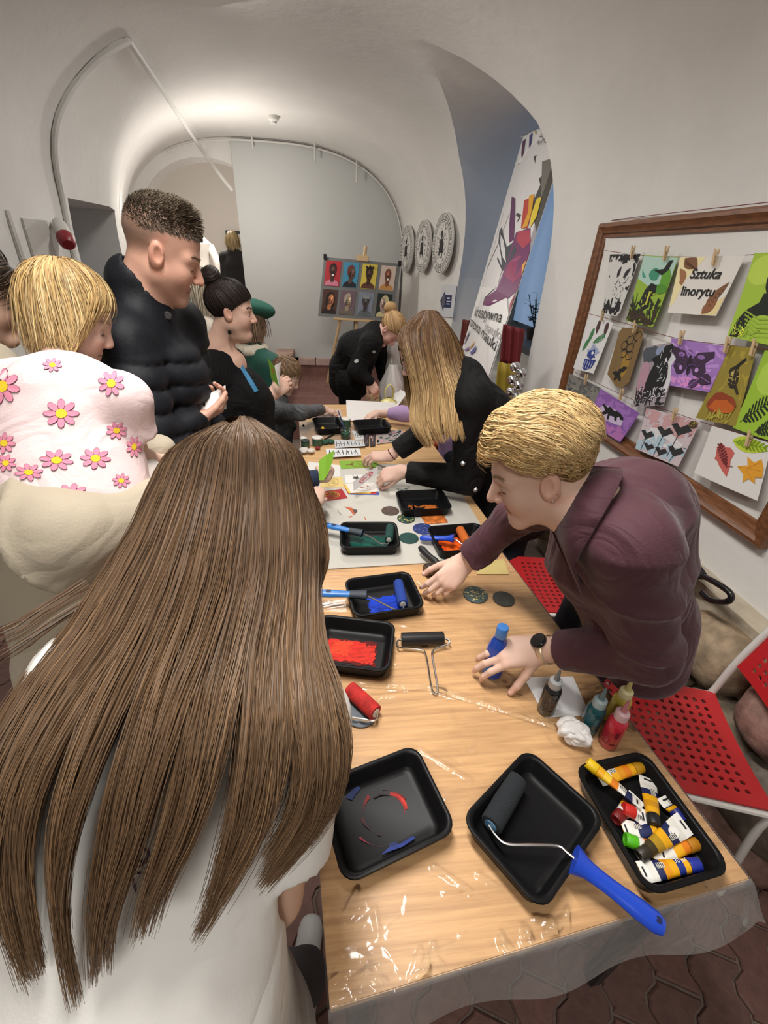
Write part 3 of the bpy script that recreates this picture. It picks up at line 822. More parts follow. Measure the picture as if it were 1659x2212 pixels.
tray('T1', [(690, 1690), (903, 1602), (985, 1800), (735, 1915)], 'black tray smeared with red and blue paint at the girl\'s elbow',
     smears=[(hx, [(.02 + r0 * math.cos(a), .02 + 1.1 * r0 * math.sin(a)) for a in np.linspace(a0, a1, 9)] + [(.02 + (r0 + w * (.5 + .5 * math.sin(3 * a + k))) * math.cos(a), .02 + 1.1 * (r0 + w * (.5 + .5 * math.sin(3 * a + k))) * math.sin(a)) for a in np.linspace(a1, a0, 9)], .6)
        for k, (hx, a0, a1, r0, w) in enumerate([('8c2420', -.45, .95, .36, .09), ('b03028', -.2, .55, .39, .05), ('5c1c1c', .2, 1.3, .44, .05), ('6e2220', 1.9, 2.7, .40, .11), ('8c2a24', 2.1, 2.5, .43, .05), ('7c1c2c', 3.5, 4.3, .55, .06), ('3a1a1c', 2.9, 4.2, .36, .08), ('182652', 1.95, 2.35, .66, .13), ('16224c', 4.5, 4.75, .52, .14), ('2a2024', .9, 1.8, .34, .05)])]
     + [('1c2f74', [(-.28, -.66), (-.1, -.60), (.1, -.63), (.34, -.60), (.36, -.66), (.1, -.70)], .5)])
tray('T2', [(1138, 1612), (1308, 1768), (1175, 1972), (995, 1772)], 'black tray turned cornerwise with the dark foam roller in it')
tray('T3', [(1243, 1652), (1395, 1615), (1583, 1890), (1398, 1940)], 'black tray full of paint tubes at the near right corner')
tray('T4', [(682, 1325), (852, 1345), (846, 1452), (668, 1430)], 'black tray spread with bright red paint',
     smears=[('5c0e0a', rough_rect(-.66, .60, -.52, .42, 5), 0.6), ('c8281a', rough_rect(-.64, .30, -.42, .36, 6), 0.6), ('de3c1e', rough_rect(-.52, -.05, -.2, .34, 7), 0.55), ('c42b1e', rough_rect(.24, .58, -.44, .26, 9), 0.6)])
tray('T5', [(745, 1250), (888, 1232), (910, 1312), (768, 1334)], 'black tray with a pool of bright blue paint', smears=[('0f38b4', rough_rect(-.42, .46, -.5, .25, 12, j=.07), 0.55), ('0c2f9c', rough_rect(-.2, .5, -.42, -.1, 13), 0.55)])
tray('T6', [(737, 1127), (856, 1127), (863, 1182), (735, 1183)], 'black tray coated with dark green paint on the grey board', BZ, [('0d4238', rough_rect(-.66, .62, -.6, .45, 14), 0.4), ('0f4d42', rough_rect(-.6, .1, -.5, .2, 15), 0.6)])
tray('T7', [(927, 1133), (1040, 1128), (1062, 1185), (950, 1198)], 'black tray coated with orange paint under the leaning arm', BZ, [('cc4a14', rough_rect(-.66, .66, -.6, .55, 17), 0.4), ('dd5a1c', rough_rect(-.5, .4, -.35, .35, 18), 0.6)])
tray('T8', [(858, 1059), (955, 1057), (974, 1098), (868, 1104)], 'black tray with streaks of dried orange paint', BZ, [('a85a20', rough_rect(-.55, .62, -.05, .12, 19, j=.12), 0.5), ('b5642a', rough_rect(.1, .55, -.4, .1, 20, j=.12), 0.5), ('8a4a20', rough_rect(-.5, -.3, -.35, .2, 21, j=.1), 0.5)])
tray('T9', [(675, 903), (736, 901), (742, 923), (682, 927)], 'black tray with yellow and blue paint beside the white jar', TZ, [('c8a020', blot(-.1, -.35, .25, 22, asp=.5), 0.4), ('1c2c9c', blot(.5, .3, .3, 23, asp=1.3), 0.4)])
tray('T10', [(767, 907), (832, 905), (839, 923), (774, 928)], 'black tray with red and blue paint under the child\'s hand', TZ, [('b02530', blot(-.3, -.2, .3, 24, asp=.6), 0.4), ('24409c', blot(.4, .1, .28, 25, asp=.7), 0.4)])

# ------------------------------------------------------------------ paint rollers
def paint_roller(label, ends, wire, handle, rcol, hcol, rr=0.017, hr=0.0125, grip=None, tipcol='d8d4cc', flare=False, rrough=0.8):
    """ends: two world points of the roller axis; wire: world points from roller end to handle; handle: two world points"""
    A, B = map(np.asarray, ends)
    t = thing('paint_roller', label, 'paint roller', (A + B) / 2 - [0, 0, rr], 'paint rollers')
    ax = nz(B - A); L = np.linalg.norm(B - A)
    sl = lathe('foam_sleeve', [(rr * 0.55, 0), (rr * 0.93, 0.0005), (rr, 0.003), (rr * 1.02, L * .5), (rr, L - 0.003), (rr * 0.93, L - 0.0005), (rr * 0.55, L)], A, rcol, t, 22, ax)
    lathe('core_ring', [(rr * 0.25, -0.0015), (rr * 0.58, -0.0015), (rr * 0.58, 0.002)], A, cm(tipcol, 0.4), sl, 18, ax)
    lathe('core_ring', [(rr * 0.58, -0.002), (rr * 0.58, 0.0015), (rr * 0.25, 0.0015)], B, cm(tipcol, 0.4), sl, 18, ax)
    tubes('wire_frame', [(spline(wire, 30), 0.0030, 8)], CHROME, t)
    h0, h1 = map(np.asarray, handle); n = 15; pts = h0 + (h1 - h0) * np.linspace(0, 1, n)[:, None]
    s = np.linspace(0, 1, n)
    rad = hr * (1.0 - 0.16 * np.sin(PI * np.clip((s - .1) / .6, 0, 1)) + (0.5 * np.exp(-(s / .09) ** 2) if flare else 0.1 * np.exp(-(s / .1) ** 2)))
    rad[-1] *= 0.75
    hm = tubes('handle', [((pts, rad, 12), dict(flat=(1.15, 0.8)))], hcol, t)
    hm2 = h0 + (h1 - h0) * 0.93
    lathe('hanging_hole', [(hr * .33, 0), (hr * .33, 0.0008)], hm2 + np.array([0, 0, hr * .78]), cm('0a1440', 0.5), hm, 12)
    if grip:
        g0, g1 = h0 + (h1 - h0) * grip[0], h0 + (h1 - h0) * grip[1]
        tubes('grip_collar', [((np.linspace(g0, g1, 6), np.array([1.25, 1.2, 1.12, 1.05, 1.04, 1.02]) * hr, 12), dict(flat=(1.15, 0.85)))], grip[2], hm)
        b0, b1 = h0 + (h1 - h0) * 0.82, h0 + (h1 - h0) * 0.72
        d = (b1 - b0); side = nz(np.cross(d, (0, 0, 1)))
        box('badge', (b0 + b1) / 2 + np.array([0, 0, hr * .82]), d / 2, side * 0.006, (0, 0, 0.001), cm('142a52', 0.5), hm)
    return t
BLUEH = mat('blue_handle', (0.012, 0.06, 0.50), 0.32, bump=0.02, bscale=60)
BLUEL = mat('light_blue_handle', (0.03, 0.19, 0.56), 0.35)
GREYG = mat('grey_grip', (0.03, 0.04, 0.055), 0.6)
T = TRAYS
def W3(x, y, z): return AZ(x, y, z)
c, ux, uy = T['T2']
paint_roller('dark foam roller with long blue handle lying across the near tray', (W3(1060, 1783, .783), W3(1118, 1684, .783)), [W3(1056, 1783, .783), W3(1072, 1806, .786), W3(1096, 1824, .788), (W3(1150, 1826, .793)), W3(1205, 1828, .797), W3(1225, 1842, .800), W3(1250, 1862, .803)],
             (W3(1240, 1856, .806), W3(1432, 2004, .780)), mat('dark_foam', (0.018, 0.022, 0.026), 0.95, bump=0.6, bscale=500), BLUEH, 0.021, 0.0150, tipcol='5b86a8', flare=True)
paint_roller('blue-sleeved roller with light blue handle resting in the blue tray', (W3(870, 1305, .778), W3(860, 1258, .782)), [W3(871, 1308, .776), W3(870, 1318, .775), W3(852, 1316, .780), W3(820, 1300, .792), W3(795, 1288, .800)],
             (W3(792, 1285, .802), W3(685, 1281, .800)), mat('blue_foam', (0.012, 0.05, 0.30), 0.85, bump=0.5, bscale=400), BLUEL, 0.0165, 0.0125, (0.0, 0.34, GREYG))
paint_roller('green-sleeved roller with light blue handle resting in the green tray', (W3(840, 1166, .780), W3(843, 1138, .785)), [W3(840, 1168, .778), W3(838, 1175, .777), W3(822, 1174, .781), W3(800, 1160, .793), W3(785, 1153, .800)],
             (W3(783, 1152, .803), W3(703, 1134, .805)), mat('green_foam', (0.008, 0.055, 0.045), 0.85, bump=0.5, bscale=400), BLUEL, 0.0165, 0.0125, (0.0, 0.34, GREYG))
paint_roller('orange-sleeved roller with dark blue handle beside the leaning arm', (W3(1008, 1172, .782), W3(993, 1143, .786)), [W3(1010, 1174, .780), W3(1014, 1184, .780), W3(1004, 1180, .785), W3(985, 1166, .798), W3(975, 1162, .802)],
             (W3(980, 1163, .803), W3(908, 1162, .775)), mat('orange_foam', (0.62, 0.14, 0.015), 0.85, bump=0.5, bscale=400), BLUEH, 0.017, 0.0125, flare=True)
# ------------------------------------------------------------------ printing plates
def disc(px, py, rx, label, hexs, spots=None, z=TZ, th=0.003, tilt=0.0):
    c = AZ(px, py, z); t = thing('printing_plate', label, 'printing plate', c, 'round linocut plates')
    e = AZ(px + rx, py, z); r = float(np.linalg.norm(e - c))
    d = lathe('disc', [(r * .97, 0), (r, th * .3), (r, th * .8), (r * .98, th)], c, mat('plate_' + hexs, H(hexs), 0.6, var=0.3, vscale=60), t, 36)
    if spots:
        q = random.Random(int(px)); vs, fs = [], []
        for k in range(spots[1]):
            a = q.uniform(0, 2 * PI); rr = r * 0.88 * math.sqrt(q.random()); n = 6; o = len(vs); s = r * q.uniform(.04, .12)
            for i in range(n):
                w = 2 * PI * i / n; k2 = q.uniform(.6, 1.3)
                vs.append(c + np.array([rr * math.cos(a) + s * k2 * math.cos(w), rr * math.sin(a) + s * k2 * 0.7 * math.sin(w), th + 0.0004 + k * 1e-6]))
            fs.append(tuple(range(o, o + n)))
        link('carved_marks', meshpy(vs, fs), cm(spots[0], 0.6), d)
    return t
disc(1027, 1285, 26, 'round plate carved with pale yellow marks, beside the leaning arm', '3d4b4a', ('b9ad72', 46))
disc(1088, 1294, 23, 'plain charcoal round plate near the right table edge', '34342f')
disc(780, 1537, 38, 'grey round plate under the red roller', '5d646b', ('8e959b', 10))
disc(843, 1104, 19, 'brown-stained round plate on the grey board', '4f3d33', ('2c3046', 14), BZ)
disc(877, 1121, 19, 'dark green round plate flecked with pale marks', '173a31', ('b8a86a', 40), BZ)
disc(914, 1143, 22, 'blue and violet round plate partly under the orange tray', '1f2f68', ('58609a', 26), BZ)
disc(883, 1163, 21, 'plain dark green round plate between the green and orange trays', '103c36', None, BZ)
quad_plate('printing_plate', [(908, 1113), (956, 1108), (968, 1128), (920, 1132)], BZ, 0.003, mat('orange_plate', (0.55, 0.15, 0.03), 0.5, var=0.5, vscale=40), 'square orange-inked linocut plate on the grey board', 'printing plate')
# red roller lying on the grey plate, its handle behind the girl's hair
paint_roller('red-inked foam roller lying on the grey round plate', (W3(812, 1540, .774), W3(755, 1487, .774)), [W3(815, 1543, .774), W3(808, 1556, .770), W3(775, 1553, .768), W3(735, 1546, .770), W3(700, 1548, .774)],
             (W3(700, 1548, .774), W3(610, 1560, .770)), mat('red_foam', (0.52, 0.022, 0.018), 0.8, bump=0.4, bscale=350, var=0.3, vscale=50), BLUEL, 0.019, 0.0125)
# ------------------------------------------------------------------ black rubber brayer with wire handle
def brayer():
    A, B = W3(867, 1381, .772), W3(958, 1378, .772)
    t = thing('brayer', 'black rubber brayer with bent wire handle in the middle of the table', 'brayer', (A + B) / 2 - [0, 0, .019])
    ax = nz(B - A); L = np.linalg.norm(B - A)
    lathe('rubber_roller', [(.006, 0), (.017, 0.0), (.0185, .0012), (.0185, L - .0012), (.017, L), (.006, L)], A, mat('black_rubber', (0.01, 0.01, 0.011), 0.35), t, 24, ax)
    path = [W3(866, 1381, .772), W3(859, 1385, .771), W3(860, 1398, .766), W3(875, 1400, .762), W3(905, 1403, .760), W3(917, 1408, .759), W3(923, 1430, .758), W3(930, 1475, .757), W3(934, 1492, .757), W3(940, 1499, .757), W3(945, 1494, .757), W3(943, 1470, .757), W3(935, 1425, .758), W3(934, 1408, .760), W3(945, 1400, .762), W3(968, 1392, .768), W3(971, 1385, .771), W3(960, 1378, .772)]
    tubes('wire_handle', [(spline(path, 90), 0.0027, 8)], CHROME, t)
brayer()
# ------------------------------------------------------------------ mallet
def mallet():
    A, B = W3(918, 1232, .776), W3(988, 1216, .776)
    t = thing('mallet', 'short mallet with dark steel head and black grip', 'mallet', (A + B) / 2 - [0, 0, .022])
    ax = nz(B - A); L = np.linalg.norm(B - A)
    lathe('head', [(.018, 0), (.0205, .002), (.021, .006), (.021, L - .006), (.0205, L - .002), (.018, L)], A, mat('mallet_steel', (0.09, 0.07, 0.065), 0.32, metal=0.7), t, 24, ax)
    p = spline([W3(950, 1222, .778), W3(940, 1212, .782), W3(925, 1200, .784), W3(907, 1182, .786)], 14)
    tubes('grip', [(p, [.008, .0085, .0095, .0115, .0125, .0125, .012, .012, .012, .012, .0125, .013, .0125, .008], 12)], mat('black_grip', (0.012, 0.012, 0.012), 0.5), t)
mallet()
# ------------------------------------------------------------------ squeeze bottles
def nozzle_bottle(label, px, py, hexs, cap, h=0.150, labelhex=None, r=0.0205, group='nozzle paint bottles'):
    c = AZ(px, py, TZ); k = h / 0.150
    t = thing('paint_bottle', label, 'bottle', c, group)
    bm_ = mat('bottle_' + hexs, H(hexs), 0.22, coat=0.3)
    lathe('bottle', [(r * .9, 0), (r, .003), (r, .078 * k), (r * .93, .086 * k), (r * .62, .093 * k), (r * .6, .098 * k)], c, bm_, t, 28)
    lathe('collar', [(r * .70, .092 * k), (r * .74, .094 * k), (r * .70, .112 * k), (r * .5, .116 * k)], c, mat('collar_' + cap, H(cap), 0.45), t, 24)
    n = lathe('nozzle', [(r * .36, .114 * k), (r * .30, .120 * k), (r * .13, .147 * k), (r * .06, .150 * k)], c, mat('nozzle_' + hexs, tuple(0.45 * a + 0.35 * b for a, b in zip(H(hexs), H(cap))), 0.35), t, 16)
    if labelhex:
        # printed label lines on the side facing the camera
        vs, fs = [], []
        d0 = math.atan2(-c[1], -c[0])
        for i in range(6):
            z0 = .018 + i * .007
            for a0, a1 in ((-.75, .05 + .1 * (i % 3)),):
                o = len(vs); m = 6
                for q in range(m + 1):
                    a = d0 + a0 + (a1 - a0) * q / m
                    for z in (z0, z0 + .0022): vs.append(c + np.array([(r + .0004) * math.cos(a), (r + .0004) * math.sin(a), z]))
                fs += [(o + 2 * q, o + 2 * q + 2, o + 2 * q + 3, o + 2 * q + 1) for q in range(m)]
        for a0, a1, z0, z1 in ((.35, .75, .045, .066), (.2, .8, .018, .024)):
            o = len(vs); m = 4
            for q in range(m + 1):
                a = d0 + a0 + (a1 - a0) * q / m
                for z in (z0, z1): vs.append(c + np.array([(r + .0004) * math.cos(a), (r + .0004) * math.sin(a), z]))
            fs += [(o + 2 * q, o + 2 * q + 2, o + 2 * q + 3, o + 2 * q + 1) for q in range(m)]
        link('label_print', meshpy(vs, fs, True), cm(labelhex, 0.5), t)
nozzle_bottle('black paint bottle with grey nozzle standing on the white papers', 1178, 1534, '1b1c20', 'a9abac', .148, '4a3a38')
nozzle_bottle('teal paint bottle with pointed nozzle beside the crumpled tissue', 1268, 1576, '0f4a52', '9fb4b8', .150, '2f6a70')
nozzle_bottle('yellow paint bottle behind the pink one', 1322, 1556, 'b9a63c', 'd9d0a0', .150)
nozzle_bottle('pink-red paint bottle standing before the tube tray', 1312, 1604, 'c0283c', 'd8b4b8', .152, '7a1428')
# blue squeeze bottle under the hand with the watch
def blue_bottle():
    c = AZ(1062, 1452, TZ)
    t = thing('paint_bottle', 'blue squeeze bottle held down under the hand with the watch', 'bottle', c)
    bm_ = mat('blue_bottle', (0.012, 0.06, 0.36), 0.25, coat=0.3)
    lathe('bottle', [(.022, 0), (.026, .003), (.0275, .02), (.0275, .075), (.025, .100), (.017, .125), (.0125, .133), (.0125, .138)], c, bm_, t, 30)
    lathe('flip_cap', [(.0145, .136), (.015, .138), (.0145, .165), (.0135, .168)], c, mat('cap_blue', (0.06, 0.22, 0.60), 0.35), t, 24)
    d0 = math.atan2(-c[1], -c[0]) - .2
    vs = []; m = 8
    for q in range(m + 1):
        a = d0 - .5 + 1.0 * q / m
        for z in (.02, .062): vs.append(c + np.array([.0281 * math.cos(a), .0281 * math.sin(a), z]))
    link('paper_label', meshpy(vs, [(2 * q, 2 * q + 2, 2 * q + 3, 2 * q + 1) for q in range(m)], True), cm('2f7fc4', 0.5), t)
blue_bottle()
# two white sheets under the black bottle
quad_plate('paper_sheet', [(1136, 1472), (1240, 1466), (1275, 1545), (1180, 1550)], TZ - .0005, 0.0005, PAPER, 'lower of two white sheets under the black bottle', 'paper')
quad_plate('paper_sheet', [(1134, 1463), (1238, 1461), (1268, 1532), (1172, 1541)], TZ + .0002, 0.0006, mat('white_paper_b', (0.76, 0.75, 0.76), 0.8), 'upper of two white sheets under the black bottle', 'paper')
quad_plate('card_sheet', [(1032, 1212), (1088, 1208), (1100, 1240), (1030, 1240)], TZ, 0.002, mat('tan_card', (0.56, 0.44, 0.17), 0.7), 'yellow-tan card lying near the right table edge', 'card')
# crumpled tissue
def crumple(name, c, r, m, label, cat, seed, flat=0.7, tail=None):
    bm = bmesh.new(); bmesh.ops.create_icosphere(bm, subdivisions=4, radius=1.0)
    P = np.array([v.co[:] for v in bm.verts], np.float32)
    d = 1 + 0.30 * np.abs(wob(P + seed, 2.6, seed)) + 0.16 * np.abs(wob(P + seed, 5.5, seed * 2.3)) - .18
    P = P * d[:, None] * r * np.array([1, 1, flat])
    if tail is not None:
        s = np.clip((P @ np.append(nz(tail[:2]), 0)) / r, 0, 2); P = P + np.outer(s ** 2 * 0.5, np.asarray(tail))
    P[:, 2] -= P[:, 2].min(); P += np.asarray(c)
    for v, p in zip(bm.verts, P): v.co = V(p)
    me = bpy.data.meshes.new('m'); bm.to_mesh(me); bm.free()
    o = link(name, me, m); tag(o, label, cat); return o
TIS = mat('tissue', (0.76, 0.74, 0.72), 0.85)
crumple('tissue', AZ(1228, 1592, TZ), 0.029, TIS, 'crumpled white tissue beside the teal bottle', 'tissue', 3.0, 0.9, np.array([0.024, -0.03, 0.0]))
# ------------------------------------------------------------------ paint tubes
def paint_tube(label, cap_px, end_px, z0, z1, capcol, bands, rc=0.0115, w=0.0165, roll=0.0, logo=None):
    A = AZ(*cap_px, z0); B = AZ(*end_px, z1); d = nz(B - A); L = np.linalg.norm(B - A)
    side = nz(np.cross(d, (0, 0, 1))); upv = np.cross(side, d)
    side, upv = side * math.cos(roll) + upv * math.sin(roll), upv * math.cos(roll) - side * math.sin(roll)
    t = thing('paint_tube', label, 'paint tube', (A + B) / 2 - [0, 0, .012], 'paint tubes in the tray')
    cl = 0.021
    lathe('cap', [(rc * .6, 0.001), (rc * .62, 0), (rc * .95, 0), (rc, .001), (rc * 1.04, cl - .001), (rc, cl)], A, cm(capcol, 0.45), t, 20, d)
    n = 16; st = [cl, cl + .002] + list(np.linspace(cl + .006, L - .016, len(bands) * 2)) + [L - .015, L]
    mats = []; vs, fs, ix = [], [], []
    for i, s in enumerate(st):
        f = np.clip((s - cl) / (L - .016 - cl), 0, 1)
        rx = rc * (1 - f) + w * f; ry = rc * (1 - f ** 1.3) + .0009 * f
        if i == 0: rx, ry = rc * .8, rc * .8
        for k in range(n):
            a = 2 * PI * k / n; vs.append(A + d * s + side * rx * math.cos(a) + upv * ry * math.sin(a))
    for i in range(len(st) - 1):
        b = 'e8e6e0' if i >= len(st) - 3 else bands[min(max(i - 1, 0) // 2, len(bands) - 1)]
        if b not in mats: mats.append(b)
        for k in range(n):
            fs.append((i * n + k, i * n + (k + 1) % n, (i + 1) * n + (k + 1) % n, (i + 1) * n + k)); ix.append(mats.index(b))
    fs.append(tuple((len(st) - 1) * n + k for k in range(n))); ix.append(0)
    me = meshpy(vs, fs, mi=ix); sharpen(me, 40)
    b = link('tube_body', me, [cm(x, 0.4) for x in mats], t)
    # hanger slot in the crimped end
    s = B - d * .0065
    box('hanger_slot', s, side * .0075, d * .0016, upv * .0016, cm('1a1a1c', 0.6), b)
    def onface(u, v, ex=.0012):
        f = np.clip((u * L - cl) / (L - .016 - cl), 0, 1); ry = rc * (1 - f ** 1.3) + .0009 * f
        return A + d * u * L + side * v + upv * (ry + ex)
    if logo:
        M = frame_mat(onface(logo[1], logo[2]), *( (-d, side, upv) if np.cross(-d, side) @ upv > 0 else (-d, -side, upv)))
        if logo[3] == 'oval':
            lathe('logo_oval', [(.0095, 0), (.0095, .0006)], onface(logo[1] + .03, 0.0), cm('e8e6e2', 0.5), b, 20, upv)
        text('print', logo[0], M, logo[4], cm(logo[5], 0.5), b)
    # bar code block
    p = onface(.66, .0045, .0010)
    f = .66
    box('barcode', p, side * .004, d * .007, upv * .0005, cm('d5d0c8', 0.6), b)
    for q in range(4): box('barcode', p + d * (-.005 + q * .0033), side * .0035, d * .0008, upv * .0007, cm('2a2a2c', 0.6), b)
YL, OR_, NV, WH = 'e2a511', 'd97a12', '1a2350', 'dedbd2'
zb = .7625
paint_tube('ochre-capped tube lying across the top of the tube tray', (1386, 1657), (1292, 1681), zb + .012, zb + .010, 'b8860f', [YL, OR_, 'd98f12', YL, WH])
paint_tube('long yellow tube leaning over the tray rim', (1268, 1646), (1383, 1738), .802, .782, 'e0b910', [YL, 'e8c030', OR_, WH, NV], roll=.5)
paint_tube('black-capped tube standing out of the middle of the tray', (1414, 1786), (1398, 1680), zb + .020, zb + .008, '141415', [YL, 'c98c14', YL, NV, WH], rc=.0125, logo=None)
paint_tube('bright red-capped tube in the tube tray', (1346, 1745), (1396, 1768), zb + .022, zb + .014, 'c4241c', [WH, 'd8501c', OR_, WH])
paint_tube('dark red-capped tube wedged against the tray side', (1330, 1772), (1376, 1722), zb + .008, zb + .008, '6e1414', [WH, YL, NV])
paint_tube('dark blue-capped tube at the far side of the tray', (1475, 1776), (1432, 1720), zb + .012, zb + .016, '1d2a7c', [YL, NV, WH])
paint_tube('green-capped tube at the near side of the tray', (1350, 1812), (1440, 1846), zb + .013, zb + .008, '4fae18', [WH, OR_, YL, WH])
paint_tube('tube showing its navy and white back label', (1440, 1800), (1345, 1790), zb + .008, zb + .012, 'a87c14', [YL, NV, NV, WH])
paint_tube('ochre-capped tube under the oval-badged one', (1504, 1822), (1418, 1846), zb + .008, zb + .006, 'b57a1a', [OR_, YL, WH])
paint_tube('paint-splattered yellow tube with an oval badge', (1380, 1850), (1480, 1778), zb + .012, zb + .028, '2a2418', ['3a3016', 'a8841a', YL, NV, WH], roll=-.3, w=.019, logo=('NPA', .68, -.004, 'oval', .008, '1a2350'))
paint_tube('blue-capped tube lying flat at the near end of the tray', (1510, 1868), (1384, 1884), zb + .012, zb + .008, '1c2f96', ['e5a818', '1e2f80', YL, 'd98f12', NV, WH], logo=('30 ml', .42, .0035, '', .010, 'e8e6e2'))
# ================================================================== WALL THINGS
def warp(o, fn):
    me = o.data; n = len(me.vertices); a = np.empty(n * 3, np.float32); me.vertices.foreach_get('co', a); a = a.reshape(-1, 3)
    me.vertices.foreach_set('co', np.array([fn(*p) for p in a], np.float32).ravel()); me.update()
    return o
def bil(C, out, bend=None):
    """C: world TL,TR,BR,BL; out: unit normal towards the viewer; maps (u right, v up, z) to world"""
    TL, TR, BR, BL = [np.asarray(c) for c in C]; out = np.asarray(out)
    def f(u, v, z):
        p = (BL * (1 - u) + BR * u) * (1 - v) + (TL * (1 - u) + TR * u) * v
        return p + out * (z + (bend(u, v) if bend else 0))
    return f
WK = 0.60 / 3.9
def hit_right(px, py, off=0.0):
    d = ray(px, py); t = 1.50 / d[0]
    if t * d[1] > 2.6: t = (1.50 + 2.6 * WK) / (d[0] + WK * d[1])
    return d * t + _c + np.array([-off, 0, 0])
# ------------------------------------------------------------------ big wooden frame with the linocuts
FW = mat('frame_wood', (0.16, 0.062, 0.024), 0.42, var=0.35, vscale=14, stretch=(6, 1, 6), bump=0.1, bscale=30)
def frame_big():
    y0, y1, z0, z1 = 1.09, 2.72, 0.878, 1.904; xw = 1.494
    t = thing('picture_frame', 'large empty brown wooden picture frame hung on the right wall', 'picture frame', (xw, (y0 + y1) / 2, z0))
    prof = [(0, 0), (0, .030), (.008, .040), (.020, .042), (.030, .034), (.048, .030), (.054, .020), (.066, .018), (.070, .010), (.070, 0)]
    C = [(y1, z1), (y0, z1), (y0, z0), (y1, z0)]; I = [(-1, -1), (1, -1), (1, 1), (-1, 1)]
    for k in range(4):
        (ya, za), (yb, zb) = C[k], C[(k + 1) % 4]; ia, ib = I[k], I[(k + 1) % 4]
        vs = [(xw - h, ya + ia[0] * d, za + ia[1] * d) for d, h in prof] + [(xw - h, yb + ib[0] * d, zb + ib[1] * d) for d, h in prof]
        n = len(prof); fs = [(i, i + 1, n + i + 1, n + i) for i in range(n - 1)] + [tuple(range(n)), tuple(range(2 * n - 1, n - 1, -1))]
        me = meshpy(vs, fs); bm = bmesh.new(); bm.from_mesh(me); bmesh.ops.recalc_face_normals(bm, faces=bm.faces); bm.to_mesh(me); bm.free(); sharpen(me, 30)
        link('frame_side', me, FW, t)
frame_big()
STR = mat('red_string', (0.16, 0.02, 0.03), 0.8)
def c6(x, y): return (1180 + x / 3.463, 420 + y / 3.463)
def c7(x, y): return (1180 + x / 3.463, 800 + y / 3.463)
XP = 1.462
def wp(p, off=0.0): return AX(p[0], p[1], XP - off)
def strng(label, pts):
    P = [wp(p) for p in pts]
    o = tubes('string', [(spline(P, 8 * len(P)), 0.0013, 5)], STR); tag(o, label, 'string', 'strings of the print display')
strng('red string of the upper row of prints', [c6(440, 420), c6(740, 458), c6(1200, 468), c6(1560, 450), c6(1900, 430)])
strng('red string of the middle row of prints', [c6(310, 890), c6(560, 955), c6(950, 1070), c6(1380, 1130), c6(1659, 1160), c6(1900, 1200)])
strng('red string of the lowest row of prints', [c6(195, 1320), c6(420, 1430), c6(660, 1540), c7(760, 250), c7(1250, 415), c7(1560, 500), c7(1800, 560)])
nail = thing('hanging_string', 'red string knotted on a nail and running above the frame', 'string', wp((1215, 490)))
tubes('cord', [(spline([AX(1215, 490, 1.482), AX(1400, 466, 1.47), AX(1659, 437, 1.455)], 12), 0.0014, 5)], STR, nail)
tubes('cord_end', [(spline([AX(1215, 490, 1.482), AX(1212, 520, 1.482), AX(1203, 560, 1.484)], 10), 0.0016, 5)], STR, nail)
tubes('bow', [(spline([AX(1215, 490, 1.482), AX(1222, 478, 1.475), AX(1226, 484, 1.475), AX(1215, 490, 1.482), AX(1208, 480, 1.475), AX(1212, 477, 1.475), AX(1215, 490, 1.482), AX(1230, 505, 1.482)], 30), 0.0011, 5)], mat('twine', (0.5, 0.45, 0.38), 0.8), nail)
def hatch(x0, x1, y0, y1, n, sd, w=0.02, ln=0.2):
    q = random.Random(sd); out = []
    for _ in range(n):
        x, y = q.uniform(x0, x1), q.uniform(y0, y1); a = q.uniform(0, PI); l = q.uniform(.3, 1) * ln
        out += strip([(x, y), (x + l * math.cos(a), y + l * math.sin(a))], w * q.uniform(.5, 1.4))
    return out
def clampp(polys, e=0.01):
    return [[(min(max(x, e), 1 - e), min(max(y, e), 1 - e)) for x, y in p] for p in polys]
def feather(x0, y0, x1, y1, w):
    out = strip([(x0, y0), (x1, y1)], .012); dx, dy = x1 - x0, y1 - y0; L = math.hypot(dx, dy)
    for k in range(1, 9):
        t = k / 9; cx, cy = x0 + dx * t, y0 + dy * t; l = w * math.sin(PI * t) ** .7
        for s in (-1, 1): out += strip([(cx, cy), (cx + dx * .12 - s * dy / L * l, cy + dy * .12 + s * dx / L * l)], .03)
    return out
def wallprint(label, px, base, layers, curl=0.012, sd=0, outline=None, txt=None, group='linocut prints pegged in the frame'):
    C = [wp(p) for p in px]
    cs = random.Random(sd).uniform(-1, 1)
    bend = lambda u, v: 0.006 + curl * (1 - v) ** 2 * (0.6 + 0.5 * cs * (u - .5)) + 0.004 * math.sin(PI * u) * (1 - v)
    layers = [(h, clampp(p if isinstance(p[0][0], (tuple, list)) else [p])) for h, p in layers]
    o = sheet('linocut_print', Matrix.Identity(4), 1, 1, base, layers, outline=outline, nx=8, ny=8, th=.0006, step=.00035)
    warp(o, bil(C, (-1, 0, 0), bend)); tag(o, label, 'print', group)
    for body, M, size, kw in (txt or []):
        w = text('printed_words', body, M, size, cm('121212', .7), o, ext=0, **kw)
        n = len(o.data.vertices)
        warp(w, lambda u, v, z: bil(C, (-1, 0, 0), bend)(u, v, .0024))
    return o
PX = [c6(485, 445), c6(720, 440), c6(555, 915), c6(435, 890)]
